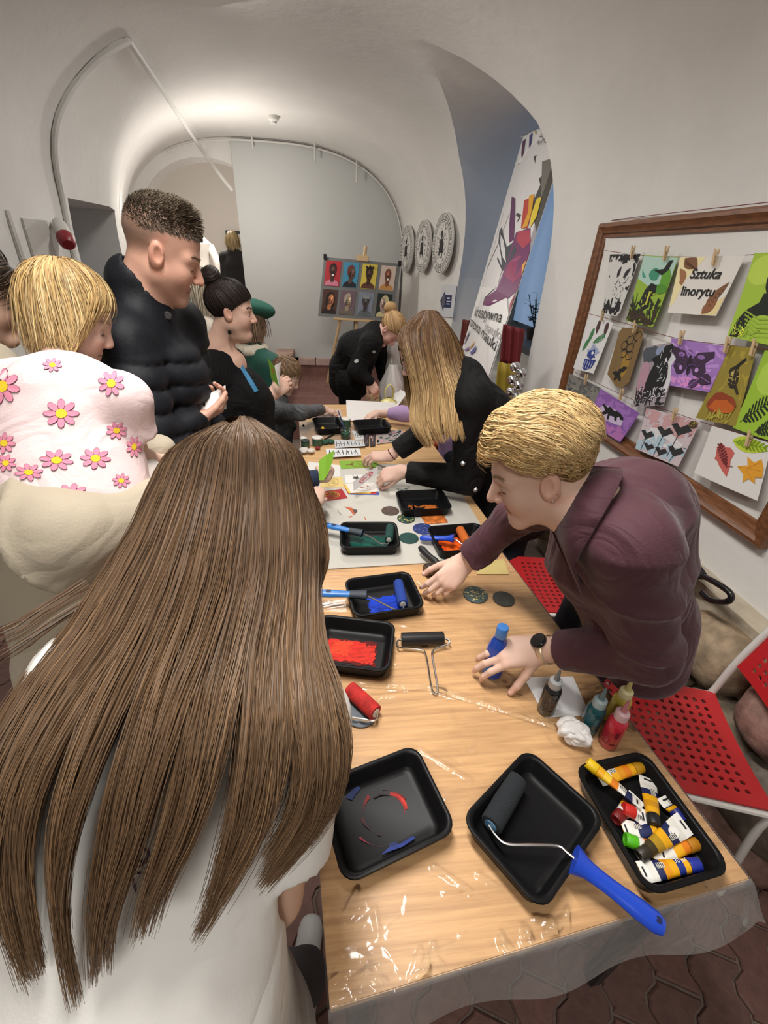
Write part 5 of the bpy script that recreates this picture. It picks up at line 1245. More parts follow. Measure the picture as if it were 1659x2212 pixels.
# ------------------------------------------------------------------ easel with the board of portraits
def easel():
    TL, TR, BR, BL = AY(700, 555, 5.78), AY(866, 570, 5.70), AY(848, 694, 5.62), AY(687, 683, 5.70)
    n = nz(np.cross(BR - BL, TL - BL)); n = -n if n[1] > 0 else n
    foot = (AZ(707, 826, .20)); EM = mat('easel_wood', (0.62, 0.44, 0.24), .55)
    t = thing('easel', 'pale wooden tripod easel behind the far end of the table', 'easel', (foot[0] + .3, foot[1], .2))
    mid = (BL + BR) / 2
    top = AY(790, 532, 5.80)
    tubes('mast', [([mid - n * .03 + [0, 0, -.15], top - n * .0], .022, 6)], EM, t)
    box('top_clamp', (TL + TR) / 2 + [0, 0, .02] - n * .01, nz(TR - TL) * .07, n * .03, (0, 0, .03), EM, t, .006)
    box('ledge', mid + [0, 0, -.015], nz(BR - BL) * .26, n * .035, (0, 0, .014), EM, t, .004)
    tubes('leg', [([AY(735, 690, 5.68), foot], .020, 6)], EM, t)
    e = AY(842, 690, 5.68); f2 = e + (foot - AY(735, 690, 5.68)) * np.array([-.6, 1, 1]); f2[2] = .2
    tubes('leg', [([e, f2], .020, 6)], EM, t)
    tubes('leg', [([mid - n * .05, np.array([mid[0], mid[1] + .55, .2])], .020, 6)], mat('easel_dark', (0.03, .03, .03), .5), t)
    b = thing('portrait_board', 'grey board of eight painted portraits clipped on the easel', 'board', mid)
    o = sheet('board', Matrix.Identity(4), 1, 1, '6f7070', [], b, nx=2, ny=2, th=.012); F = bil((TL, TR, BR, BL), n); warp(o, F)
    for q in (.015, .985):
        box('binder_clip', F(q, 1.0, .0), nz(TR - TL) * .018, n * .02, (0, 0, .028), cm('121214', .4), b, .003)
    def portrait(u0, v0, bg, sk, hr, sh, kind, sd):
        s2 = random.Random(sd); u1, v1 = u0 + .195, v0 + .415
        L = [(sh, [(.04, .0), (.10, .16), (.34, .26), (.66, .26), (.92, .16), (.97, 0)]), (sk, [(.38, .2), (.40, .42), (.62, .42), (.64, .2), (.5, .14)])]
        hx, hy = .5 + .04 * kind[0], .58
        if 'long' in kind: L.insert(0, (hr, ellp(hx, hy - .06, .32, .36, jit=.06)))
        if 'scarf' in kind: L.insert(0, ('d8cc9a', ellp(hx + .08, hy - .02, .30, .38)))
        L.append((hr, ellp(hx - .04 * kind[0], hy + .08, .25, .25, jit=.05)) if 'bald' not in kind else (sk, ellp(hx, hy + .06, .22, .24)))
        L.append((sk, ellp(hx + .05 * kind[0], hy - .01, .19, .245)))
        li = tuple(int(sk[i:i + 2], 16) for i in (0, 2, 4)); up_ = '%02x%02x%02x' % tuple(min(255, int(a * 1.35 + 20)) for a in li); dn = '%02x%02x%02x' % tuple(int(a * .55) for a in li)
        L += [(up_, ellp(hx + .10 * kind[0], hy + .06, .07, .12, jit=.2)), (dn, ellp(hx - .09 * kind[0], hy - .08, .07, .13, jit=.2)), ('181414', [ellp(hx - .07 + .05 * kind[0], hy + .03, .035, .014), ellp(hx + .09 + .05 * kind[0], hy + .03, .035, .014)]), (dn, [ellp(hx + .03 + .06 * kind[0], hy - .06, .03, .05)]), ('e0d8d0' if 'smile' in kind else '7a3434', ellp(hx + .03 + .04 * kind[0], hy - .14, .075, .025 if 'smile' not in kind else .05))]
        if 'buns' in kind: L += [(hr, [ellp(.30, .86, .07, .06), ellp(.5, .90, .06, .06), ellp(.72, .86, .07, .06)])]
        if 'cap' in kind: L += [('8a8f90', [(hx - .22, hy + .14), (hx - .2, hy + .30), (hx + .2, hy + .30), (hx + .24, hy + .14)])]
        if 'beard' in kind: L += [(hr, [ellp(hx + .02, hy - .2, .14, .07, jit=.1)])]
        L = [(h, clampp(p if isinstance(p[0][0], (tuple, list)) else [p], .015)) for h, p in L]
        po = sheet('portrait', Matrix.Identity(4), 1, 1, bg, L, b, nx=1, ny=1, th=.003, step=.0012)
        warp(po, lambda u, v, z: F(u0 + (u1 - u0) * u, v0 + (v1 - v0) * v, .004 + z))
    R1, R2 = .535, .06
    portrait(.035, R1, 'b02c34', '4a2c26', '20161a', 'c87a90', (0, 'smile'), 1)
    portrait(.270, R1, '3f8cae', '5a3d36', '6e3224', '1c1c20', (1,), 2)
    portrait(.510, R1, 'd2bc4c', '3c241c', '201410', '5a342a', (0, 'buns'), 3)
    portrait(.755, R1, 'cbb8aa', '7a4630', '5a3020', 'c08a4c', (0, 'bald', 'smile'), 4)
    portrait(.035, R2, '4a2f24', 'b0704a', '1c1412', '22181a', (1, 'long'), 5)
    portrait(.270, R2, '6d5862', '9c8a72', 'a89a88', '6a6258', (1,), 6)
    portrait(.510, R2, '7d8494', '4a4442', '3a3636', '5c6468', (0, 'cap', 'beard'), 7)
    portrait(.755, R2, '1a2420', 'a08a80', 'c8bc90', 'c8bc8a', (-1, 'scarf'), 8)
easel()
# ------------------------------------------------------------------ red perforated chairs
REDM = mat('red_seat', (0.50, 0.020, 0.024), .38, bump=.05, bscale=300)
WTUBE = mat('white_tube', (0.70, 0.68, 0.64), .35)
def perforated(W, D, nx, ny, mx, my, hr, curve):
    """plate W x D with nx x ny round holes; curve(x,y)->z; returns mesh"""
    bm = bmesh.new(); cw, ch = (W - 2 * mx) / nx, (D - 2 * my) / ny; vd = {}
    def v(x, y):
        k = (round(x, 5), round(y, 5))
        if k not in vd: vd[k] = bm.verts.new((x, y, 0))
        return vd[k]
    X = [-W / 2 + mx + cw * i for i in range(nx + 1)]; Y = [-D / 2 + my + ch * j for j in range(ny + 1)]
    for i in range(nx):
        for j in range(ny):
            x0, x1, y0, y1 = X[i], X[i + 1], Y[j], Y[j + 1]; cx, cy = (x0 + x1) / 2, (y0 + y1) / 2
            o = [(x1, cy), (x1, y1), (cx, y1), (x0, y1), (x0, cy), (x0, y0), (cx, y0), (x1, y0)]
            r = [v(cx + hr * math.cos(PI * k / 4), cy + hr * math.sin(PI * k / 4)) for k in range(8)]
            ov = [v(*p) for p in o]
            for k in range(8): bm.faces.new((r[k], ov[k], ov[(k + 1) % 8], r[(k + 1) % 8]))
    XE = [-W / 2] + [X[0] + cw * k / 2 for k in range(2 * nx + 1)] + [W / 2]; YE = [-D / 2] + [Y[0] + ch * k / 2 for k in range(2 * ny + 1)] + [D / 2]
    for i in range(len(XE) - 1):
        for j in range(len(YE) - 1):
            if i in (0, len(XE) - 2) or j in (0, len(YE) - 2):
                bm.faces.new((v(XE[i], YE[j]), v(XE[i + 1], YE[j]), v(XE[i + 1], YE[j + 1]), v(XE[i], YE[j + 1])))
    for q in bm.verts: q.co.z = curve(q.co.x, q.co.y)
    me = bpy.data.meshes.new('m'); bm.to_mesh(me); bm.free()
    o = bpy.data.objects.new('t', me); COL.objects.link(o); md = o.modifiers.new('s', 'SOLIDIFY'); md.thickness = .006; md.offset = 0
    r = evalmesh(o); bpy.data.objects.remove(o); sharpen(r, 40)
    return r
SEATM = perforated(.40, .38, 12, 12, .035, .03, .0075, lambda x, y: -.016 * (1 - (2 * y / .38) ** 2) - (.05 * max(0, (x - .165) / .035) ** 2 * .5) + (.0))
BACKM = perforated(.36, .22, 12, 7, .03, .025, .0075, lambda x, y: -.02 * (1 - (2 * x / .36) ** 2))
def chair(label, c, fdir):
    f = nz((*fdir, 0)); s = np.array([-f[1], f[0], 0])
    t = thing('perforated_chair', label, 'chair', c, 'red perforated chairs with white tube frames', math.atan2(f[1], f[0]))
    L = lambda x, y, z: np.asarray(c) + f * x + s * y + np.array([0, 0, z])
    o = bpy.data.objects.new('seat', SEATM); COL.objects.link(o); o.parent = t; o.location = (0, 0, .462)
    if not SEATM.materials: SEATM.materials.append(REDM); BACKM.materials.append(REDM)
    o = bpy.data.objects.new('backrest', BACKM); COL.objects.link(o); o.parent = t; o.location = (-.228, 0, .715); o.rotation_euler = (math.radians(80), 0, math.radians(90))
    for q in (-1, 1):
        tubes('leg', [(spline([L(.20, .20 * q, 0), L(.17, .195 * q, .30), L(.15, .19 * q, .45)], 12), .011, 10)], WTUBE, t)
        tubes('leg', [(spline([L(-.24, .20 * q, 0), L(-.19, .195 * q, .36), L(-.20, .195 * q, .48), L(-.208, .19 * q, .62), L(-.24, .185 * q, .82)], 18), .011, 10)], WTUBE, t)
        tubes('seat_rail', [(spline([L(.15, .19 * q, .45), L(-.02, .193 * q, .447), L(-.19, .195 * q, .448)], 8), .009, 8)], WTUBE, t)
    tubes('cross_bar', [(np.linspace(L(-.20, -.19, .43), L(-.20, .19, .43), 6), .008, 8)], WTUBE, t)
chair('red perforated chair beside the near right table corner', (1.03, .715, 0), (-.95, .30))
chair('red perforated chair half hidden behind the leaning person\'s chest', (1.02, 1.42, 0), (-.99, .12))
# ------------------------------------------------------------------ umbrella hooked over the boulders
def umbrella():
    h = [AX(1520, 1245, 1.33), AX(1545, 1258, 1.31), AX(1572, 1276, 1.30), AX(1580, 1289, 1.30), AX(1572, 1299, 1.30), AX(1550, 1300, 1.31), AX(1530, 1294, 1.32), AX(1516, 1281, 1.33)]
    d = nz(h[0] - h[2]); t = thing('umbrella', 'folded black umbrella with a hooked handle on the boulders', 'umbrella', h[0] + d * .5)
    tubes('hook_handle', [(spline(h, 40), .0105, 10)], mat('umbrella_handle', (.008, .008, .009), .3), t)
    e = h[0] + d * .75
    n = 14; P = h[0] + (e - h[0]) * np.linspace(.0, 1, n)[:, None]
    vs, fs = tube(P, [.012, .026, .030, .032, .033, .033, .032, .03, .028, .025, .022, .018, .014, .008], 16)
    vs = [np.asarray(v) + (np.asarray(v) - P[i // 16]) * (.22 if (i % 16) % 2 else -.12) for i, v in enumerate(vs)]
    me = meshpy(vs, fs); sharpen(me, 60); link('folded_canopy', me, mat('umbrella_cloth', (.010, .010, .011), .6), t)
umbrella()
# ------------------------------------------------------------------ ceiling and wall fittings
def vpoint(px, py, off=0.0):
    """where the pixel's ray meets the vault"""
    d = ray(px, py); prev = None
    for t in np.linspace(.8, 9, 1600):
        p = d * t + _c; y = p[1]
        if y > 6.4: return p
        c = (xL(y) + xR(y)) / 2; w = (xR(y) - xL(y)) / 2 - off; h = zT(y) - off
        if p[2] > ZS:
            if abs((p[0] - c) / w) ** VE + abs((p[2] - ZS) / h) ** VE > 1: return p
        elif p[0] < xL(y) + off or p[0] > xR(y) - off: return p
    return p
DUCT = mat('cable_duct', (.62, .61, .58), .6)
t = thing('cable_duct', 'white cable duct rising along the left wall and along the vault', 'cable duct', (-1.69, 3.4, 1.6))
tubes('riser', [((spline([vpoint(*p, .02) for p in ((172, 600), (155, 530), (137, 440), (120, 350), (120, 280), (140, 220), (180, 160), (225, 118), (278, 88))], 50), .016, 6), dict(flat=(1.2, .8)))], DUCT, t)
tubes('ceiling_run', [((spline([vpoint(*p, .02) for p in ((278, 88), (330, 165), (390, 255), (437, 325), (470, 372), (502, 413))], 30), .016, 6), dict(flat=(1.3, .8)))], DUCT, t)
def rail():
    a = [(x, 6.36, z) for x, z in arc(6.36, -.035)]
    a = [p for p in a if p[0] > -1.85 and p[2] > 1.7]
    t = thing('hanging_rail', 'thin white curved rail under the end of the vault', 'rail', a[0])
    tubes('rail', [(spline(a, 60), .010, 6)], DUCT, t)
    for x, y in ((545, 300), (680, 325), (770, 372)):
        p = AY(x, y, 6.34)
        tubes('hook', [([p + [0, 0, .10], p + [0, -.02, .06], p + [0, -.02, -.10]], .009, 6)], DUCT, t)
rail()
p = vpoint(590, 250); o = lathe('smoke_detector', [(.055, .03), (.055, .0), (.05, -.02), (.03, -.032), (.028, -.05), (.02, -.052)], p + np.array([0, 0, -.01]), cm('cfcdc8', .5)); tag(o, 'white smoke detector on the vault ceiling', 'smoke detector')
def socket():
    p = AX(135, 500, -1.66); t = thing('power_socket', 'white industrial socket with a dark red cap on the left wall', 'socket', AX(130, 490, -1.69))
    a, b = AX(126, 482, -1.66), AX(140, 512, -1.60); d = nz(b - a)
    tubes('housing', [((np.linspace(a, b, 6), [.034, .04, .042, .042, .042, .040], 12), {})], cm('b9b7b2', .5), t)
    tubes('cap', [((np.linspace(b, b + d * .075, 6), [.046, .048, .046, .044, .042, .03], 14), {})], cm('7a1420', .4), t)
socket()
for k, (x0, y0, x1, y1, lb) in enumerate([(4, 452, 36, 520, 'flush white wall hatch nearest the left photo edge'), (40, 470, 108, 520, 'flush white wall hatch beside the socket')]):
    a, b = AX(x0, y0, -1.70), AX(x1, y1, -1.70)
    o = abox('wall_hatch', -1.70, -1.684, min(a[1], b[1]), max(a[1], b[1]), 1.52, max(a[2], b[2]), cm('b3b0aa', .7), bev=.004); tag(o, lb, 'hatch', 'wall hatches')
# wall lamp near the recess
def wall_lamp():
    p = AX(292, 467, -1.92)
    t = thing('wall_lamp', 'small glowing spotlight on the left wall beyond the recess', 'lamp', p)
    box('bracket', AX(280, 462, -1.94), (.012, 0, 0), (0, .03, 0), (0, 0, .085), cm('8f8f8c', .5), t)
    lathe('bulb', [(.02, 0), (.05, .02), (.05, .04), (.02, .05)], p, mat('lamp_glow', (1, .95, .86), .5, emit=18.0), t, 18, (.7, -.7, -.1))
wall_lamp()
# ------------------------------------------------------------------ hall beyond: picture, costumes
def far_picture():
    c = np.array([-2.1, 11.1, 2.0])
    a, b = AY(486, 497, 11.1), AY(540, 590, 11.1)
    o = sheet('framed_picture', frame_mat((a[0], 11.12, b[2]), (1, 0, 0), (0, 0, 1), (0, -1, 0)), 1.0, a[2] - b[2], '3f4244', [('c8c6c2', [(.08, .08), (.92, .08), (.92, .92), (.08, .92)]), ('8f8a84', ellp(.4, .5, .2, .25))], nx=1, ny=1, th=.03, step=.004); tag(o, 'grey framed picture on the far hall wall', 'picture')
far_picture()
CRM = mat('cream_costume', (.78, .74, .68), .8)
def costume(px, py, Y, h, w, label):
    c = AY(px, py, Y); c[2] = .44
    t = thing('costume_stand', label, 'costume', c, 'white costumes in the hall')
    q = random.Random(int(px)); prof = [(w * .9, .06), (w, .08), (w * .8, h * .35), (w * .42, h * .62), (w * .5, h * .74), (w * .62, h * .84), (w * .30, h * .92), (w * .16, h * .95), (w * .14, h)]
    lathe('dress', prof, c, CRM, t, 30)
    lathe('stand', [(w * .5, 0), (w * .5, .02), (.02, .03), (.02, .1)], c, cm('555048', .5), t, 16)
    for s in (-1, 1): tubes('sleeve', [(spline([c + [s * w * .55, 0, h * .82], c + [s * w * .8, -.05, h * .62], c + [s * w * .7, -.12, h * .45]], 12), [.07] * 6 + [.06] * 6, 10)], CRM, t)
costume(440, 640, 9.0, 1.55, .42, 'white gown on a stand in the far hall, nearest the grey panel')
costume(395, 640, 8.2, 1.35, .40, 'white gown on a stand in the far hall, behind the man\'s chin')
# ================================================================== PAPERS, JARS ON THE FAR TABLES
def c8(x, y): return (640 + x / 3.456, 820 + y / 3.456)
def flat_sheet(name, px, z, base, layers, label, cat='card', group='prints and cards on the tables', lift=None, rough=.75):
    C = [AZ(*p, z) for p in px]
    o = sheet(name, Matrix.Identity(4), 1, 1, base, [(h, clampp(p if isinstance(p[0][0], (tuple, list)) else [p])) for h, p in layers], nx=5, ny=5, th=.0006, step=.0004, rough=rough)
    warp(o, bil(C, (0, 0, 1), lift)); tag(o, label, cat, group); return o
rose = strip(ellp(.5, .5, .20, .38, 16), .03, True) + hatch(.34, .66, .25, .75, 16, 50, .02, .12)
ringp = lambda r: strip(ellp(.5, .5, r * .72, r, 20), .02, True)
flat_sheet('print_card', [c8(165, 840), c8(340, 815), c8(385, 885), c8(150, 915)], BZ + .0008, '9a1f22', [('c89a3c', ringp(.40)), ('b98a34', ringp(.32)), ('c89a3c', hatch(.3, .7, .25, .75, 34, 51, .025, .12))], 'red card with a gold circular print')
flat_sheet('print_card', [c8(205, 728), c8(345, 728), c8(355, 802), c8(170, 806)], BZ + .0008, 'd3bb78', [('8a6a34', ringp(.38)), ('8a6a34', hatch(.35, .65, .3, .7, 14, 52, .02, .1))], 'tan yellow card with a brown circular print')
flat_sheet('print_card', [c8(90, 612), c8(325, 640), c8(330, 725), c8(90, 720)], BZ + .0002, 'd4d2cc', [], 'blank white card under the tan yellow card')
flat_sheet('print_card', [c8(320, 605), c8(600, 602), c8(615, 655), c8(335, 667)], BZ + .0008, '76a02c', [('7a3a24', rose), ('7a3a24', strip([(.15, .45), (.35, .5)], .05) + strip([(.62, .5), (.85, .45)], .04))], 'flat green card with a brown flower print')
flat_sheet('print_card', [c8(360, 712), c8(520, 708), c8(540, 765), c8(370, 772)], BZ + .0006, 'd6d5d0', [('3a3a34', ellp(.5, .6, .12, .2, jit=.3)), ('4a4a3c', hatch(.35, .7, .4, .8, 10, 53, .03, .15))], 'white card with a small dark insect print')
for k, (c, hx, lb) in enumerate([([c8(355, 785), c8(600, 800), c8(620, 862), c8(395, 858)], '2c55a8', 'blue sheet at the bottom of the mixed paper stack'), ([c8(350, 780), c8(595, 795), c8(600, 856), c8(385, 850)], 'b02a28', 'red sheet in the mixed paper stack'), ([c8(352, 782), c8(560, 790), c8(555, 850), c8(392, 848)], 'd8b84c', 'yellow sheet in the mixed paper stack')]):
    flat_sheet('paper_sheet', c, BZ + .0006 + k * .0012, hx, [], lb, 'paper')
flat_sheet('print_card', [c8(365, 778), c8(580, 770), c8(625, 835), c8(410, 846)], BZ + .0046, 'd4d0c8', [('a86a5c', ringp(.36)), ('b87a6c', hatch(.32, .68, .3, .7, 20, 54, .02, .12))], 'white sheet with a faint red print on top of the mixed stack')
flat_sheet('paper_sheet', [c8(690, 812), c8(1060, 780), c8(1090, 822), c8(700, 868)], BZ + .0008, 'cfcdc4', [('2f5a54', clampp(hatch(.12, .4, .5, .85, 16, 55, .03, .1))), ('9a8a3c', strip(ellp(.84, .62, .10, .24, 14), .02, True))], 'white sheet with dark green and gold prints behind the orange-streaked tray', 'paper')
flat_sheet('paper_sheet', [c8(600, 690), c8(860, 640), c8(900, 740), c8(640, 760)], BZ + .0004, 'b9b4a4', [], 'pale blank sheet under the holding hand', 'paper')
# newsprint strips and patterned papers
news = lambda sd: [('3a3a3c', [q for k in range(11) for q in strip([(.06 + .085 * k, .2), (.06 + .085 * k + .05 * ((k * 7 + sd) % 3 - 1), .8)], .022)] + [q for k in range(5) for q in strip([(.08 + .18 * k, .5), (.2 + .16 * k, .5 + .1 * ((k + sd) % 2))], .05)])]
flat_sheet('lettered_strip', [c8(285, 450), c8(500, 455), c8(515, 495), c8(290, 512)], TZ + .012, 'b9b9ba', news(1), 'upper lettered paper strip with dark scrawled letters', 'paper')
flat_sheet('lettered_strip', [c8(220, 516), c8(470, 512), c8(485, 565), c8(230, 582)], TZ + .012, 'cfcfcf', news(2), 'lower lettered paper strip with dark scrawled letters', 'paper')
flat_sheet('lettered_strip', [c8(415, 382), c8(530, 385), c8(520, 445), c8(440, 450)], TZ + .002, 'bdbdbb', news(3), 'lettered scrap of paper beside the green water jar', 'paper')
for k, x in enumerate((505, 552)):
    flat_sheet('print_strip', [c8(x, 385), c8(x + 40, 372), c8(x + 38, 492), c8(x - 2, 500)], TZ + .003, '2b2226', [('8a5a60', hatch(.2, .8, .1, .9, 8, 60 + k, .08, .3)), ('c8b8b4', hatch(.2, .8, .1, .9, 4, 64 + k, .06, .2))], ('left' if k == 0 else 'right') + ' of two dark mottled print strips', 'paper')
flat_sheet('patterned_paper', [c8(598, 385), c8(790, 372), c8(830, 450), c8(600, 482)], TZ + .002, '9c8f8c', [('4c6a5c', clampp(hatch(0, 1, 0, 1, 26, 66, .08, .25))), ('b88a94', clampp(hatch(0, 1, 0, 1, 20, 67, .06, .2))), ('30343a', hatch(.1, .9, .1, .9, 12, 68, .05, .15))], 'green and pink patterned paper beyond the black sleeve', 'paper')
flat_sheet('patterned_paper', [c8(150, 225), c8(330, 222), c8(345, 290), c8(130, 300)], TZ + .002, 'b8a49a', [('7a4a44', hatch(.1, .9, .1, .9, 16, 69, .06, .2)), ('d4ccc4', hatch(.1, .9, .1, .9, 10, 70, .06, .2))], 'brown printed sheet under the boy\'s hand', 'paper')
flat_sheet('paper_sheet', [c8(372, 205), c8(735, 222), c8(800, 262), c8(380, 312)], TZ + .004, 'd3cfcb', [], 'large blank white sheet at the far end of the table', 'paper', lift=lambda u, v: .05 * v ** 3)
flat_sheet('plastic_sheet', [c8(20, 310), c8(440, 330), c8(420, 470), c8(30, 500)], TZ, 'a58a72', [('b59c86', clampp(hatch(0, 1, 0, 1, 20, 71, .05, .3)))], 'crumpled brown-tinted sheet under the jars', 'paper', rough=.35)
JG = mat('jar_glass', (.86, .9, .88), .05, trans=1.0, spec=.5)
def jar(px, py, r, h, liquid, label, lid=None, z=TZ):
    c = AZ(*c8(px, py), z); t = thing('jar', label, 'jar', c, 'jars on the far table')
    lathe('glass', [(r * .9, 0), (r, .004), (r, h * .86), (r * .9, h * .92), (r * .9, h), (r * .84, h), (r * .84, h * .92), (r * .94, h * .84), (r * .94, .006), (r * .8, .004)], c, JG if not lid else cm('3c5a46', .15), t, 22)
    lathe('contents', [(r * .9, .0065), (r * .92, h * .6), (r * .1, h * .61)], c, cm(liquid, .15), t, 20)
    if lid: lathe('lid', [(r * .97, h * .94), (r, h * .95), (r, h * 1.10), (r * .9, h * 1.12)], c, cm(lid, .4), t, 22)
    return c
c = jar(368, 436, .030, .062, '0f5a3a', 'glass jar of green water with a brush standing in it')
b = thing('paint_brush', 'blue brush standing in the green water jar', 'brush', c + [0, 0, .01])
e0, e1 = c + np.array([.008, 0, .012]), AY(*c8(312, 228), c[1] + .03)
tubes('handle', [(np.linspace(e0 + (e1 - e0) * .25, e1, 8), [.004, .005, .005, .0045, .004, .0035, .003, .002], 8)], cm('34486a', .4), b)
tubes('bristles', [(np.linspace(e0, e0 + (e1 - e0) * .25, 5), [.002, .005, .006, .005, .004], 8)], cm('4a3a2c', .8), b)
jar(372, 352, .030, .050, 'd0ccc4', 'white paint jar with a white lid behind the green water jar', 'd8d5cf')
jar(158, 486, .030, .042, '1d4a38', 'dark green paint jar with a white lid', 'd4d0c8')
jar(68, 502, .024, .036, '5a1018', 'small jar of dark red paint at the left edge of the table', '2c3a34')
b = thing('paint_brush', 'dark brush lying behind the small jars', 'brush', AZ(*c8(248, 425), TZ))
tubes('handle', [(np.linspace(AZ(*c8(286, 404), TZ + .008), AZ(*c8(225, 438), TZ + .006), 8), [.002, .004, .005, .005, .005, .004, .004, .004], 8)], cm('17171a', .4), b)
tubes('bristles', [(np.linspace(AZ(*c8(225, 438), TZ + .006), AZ(*c8(206, 448), TZ + .005), 4), [.004, .006, .006, .002], 8)], cm('3a2e22', .8), b)
for k, (x, y, r, hx, lb) in enumerate([(215, 480, .020, '1f4a36', 'green-stained rag left of the lettered strips'), (255, 475, .022, '234f3c', 'green-stained rag touching the lettered strips'), (160, 520, .014, '8a1c24', 'small red-stained rag in front of the white-lidded jar'), (60, 545, .026, 'c8c2ba', 'crumpled white napkin at the left table edge'), (110, 548, .022, 'cfc9c0', 'crumpled white napkin in front of the dark green jar'), (55, 455, .020, 'd0ccc6', 'crumpled white napkin behind the dark red jar')]):
    crumple('rag' if 'rag' in lb else 'napkin', AZ(*c8(x, y), TZ), r, cm(hx, .8), lb, 'rag' if 'rag' in lb else 'napkin', 5.0 + k, .55)
# bags at the far end
def bag(name, c, r, hgt, m, label, sd, ears=True):
    t = thing(name, label, 'bag', c)
    n, k = 26, 14; vs, fs = [], []
    for i in range(k):
        s = i / (k - 1); rr = r * (math.sin(PI * min(s * .62 + .22, 1)) ** .6) * (1 - .55 * max(0, s - .6) / .4)
        for j in range(n):
            a = 2 * PI * j / n; w = 1 + .16 * math.sin(3 * a + sd + 3 * s) * s + .10 * math.sin(7 * a + 2 * sd + 5 * s)
            vs.append(c + np.array([rr * w * math.cos(a), rr * w * .8 * math.sin(a), hgt * s]))
    for i in range(k - 1):
        for j in range(n): fs.append((i * n + j, i * n + (j + 1) % n, (i + 1) * n + (j + 1) % n, (i + 1) * n + j))
    fs.append(tuple(range(n))[::-1])
    link('bag_body', meshpy(vs, fs, True), m, t)
    if ears:
        for q in (-1, 1):
            p = c + np.array([q * r * .45, 0, hgt * .95])
            tubes('bag_handle', [((spline([p, p + [0, 0, .06], p + [-.03 * q, -.01, .10], p + [-.06 * q, 0, .05], p + [-.05 * q, 0, -.01]], 16), .010, 8), dict(flat=(1.4, .4)))], m, t)
bag('plastic_bag', AZ(*c8(690, 205), TZ), .060, .07, mat('yellow_bag', (.74, .68, .22), .35, trans=.25), 'yellow plastic carrier bag standing at the end of the table', 2.0)
bag('plastic_bag', np.array([AY(846, 850, 3.34)[0], 3.34, .641]), .09, .36, mat('clear_bag', (.78, .76, .74), .25, trans=.35), 'translucent white bag of odds and ends beyond the table end', 4.0, False)
bag('plastic_bag', np.array([AY(852, 800, 3.62)[0], 3.62, .641]), .11, .48, mat('grey_bag', (.52, .48, .44), .3, trans=.2), 'wrapped greyish bundle behind the translucent bag', 6.0, False)
flat_sheet('paper_sheet', [c8(735, 90), c8(825, 140), c8(745, 215), c8(720, 150)], TZ + .03, 'd8d6d2', [], 'folded white sheet beside the yellow bag', 'paper', lift=lambda u, v: .04 * v)
# stools that carry the bags beyond the table end
st = thing('stool', 'small wooden stool behind the table end under the bags', 'stool', (.50, 3.50, 0))
abox('seat', .28, .72, 3.20, 3.83, .60, .64, WOODL, st, .005)
for x in (.31, .69):
    for y in (3.24, 3.79): abox('leg', x - .02, x + .02, y - .02, y + .02, 0, .60, WOODL, st)
# ================================================================== PEOPLE
def head_field(o):
    g = o.get; S = Sdf()
    jw, nl, ch = g('jaw', 1.0), g('nose', 1.0), g('cheek', 1.0)
    S.add(ell((0, -.012, .042), (.074, .096, .083)), 0)
    S.add(ell((0, .022, -.030), (.060 * jw, .062, .078)), .03)
    S.add(cone((.045 * jw, .005, -.055), (.012, .066, -.098), .024, .019), .03)
    S.add(ell((0, .073, -.098), (.022, .018, .017)), .02)
    S.add(ell((.034, .056, -.030), (.028 * ch, .025 * ch, .029 * ch)), .03)
    if g('double'): S.add(ell((0, .035, -.105), (.045, .045, .03)), .03)
    S.add(cone((.008, .077, .020), (.046, .060, .018), .011, .010), .02)
    S.sub(ell((.031, .094, -.002), (.020, .016, .012)), .012)
    S.add(ell((.031, .0685, -.003), (.0145, .0135, .0120)), .005)
    S.add(cone((0, .081, .012), (0, .080 + .026 * nl, -.028), .0085, .0112), .010)
    S.add(ell((.012, .095, -.033), (.0085, .010, .0075)), .006)
    S.sub(ell((.0065, .100, -.0410), (.004, .005, .003)), .002)
    S.add(cone((0, .0850, -.060), (.019, .075, -.064), .0065, .004), .008)
    S.add(cone((0, .0840, -.073), (.016, .075, -.071), .0070, .004), .008)
    S.sub(cone((0, .0945, -.0665), (.022, .082, -.068), .0018, .0018), .003)
    t = .28; R = np.array([[1, 0, 0], [0, math.cos(t), -math.sin(t)], [0, math.sin(t), math.cos(t)]], np.float32)
    S.add(ell((.076, -.008, -.006), (.010, .019, .032), R), .006)
    S.sub(ell((.0875, -.003, -.001), (.010, .0115, .021), R), .003)
    return S
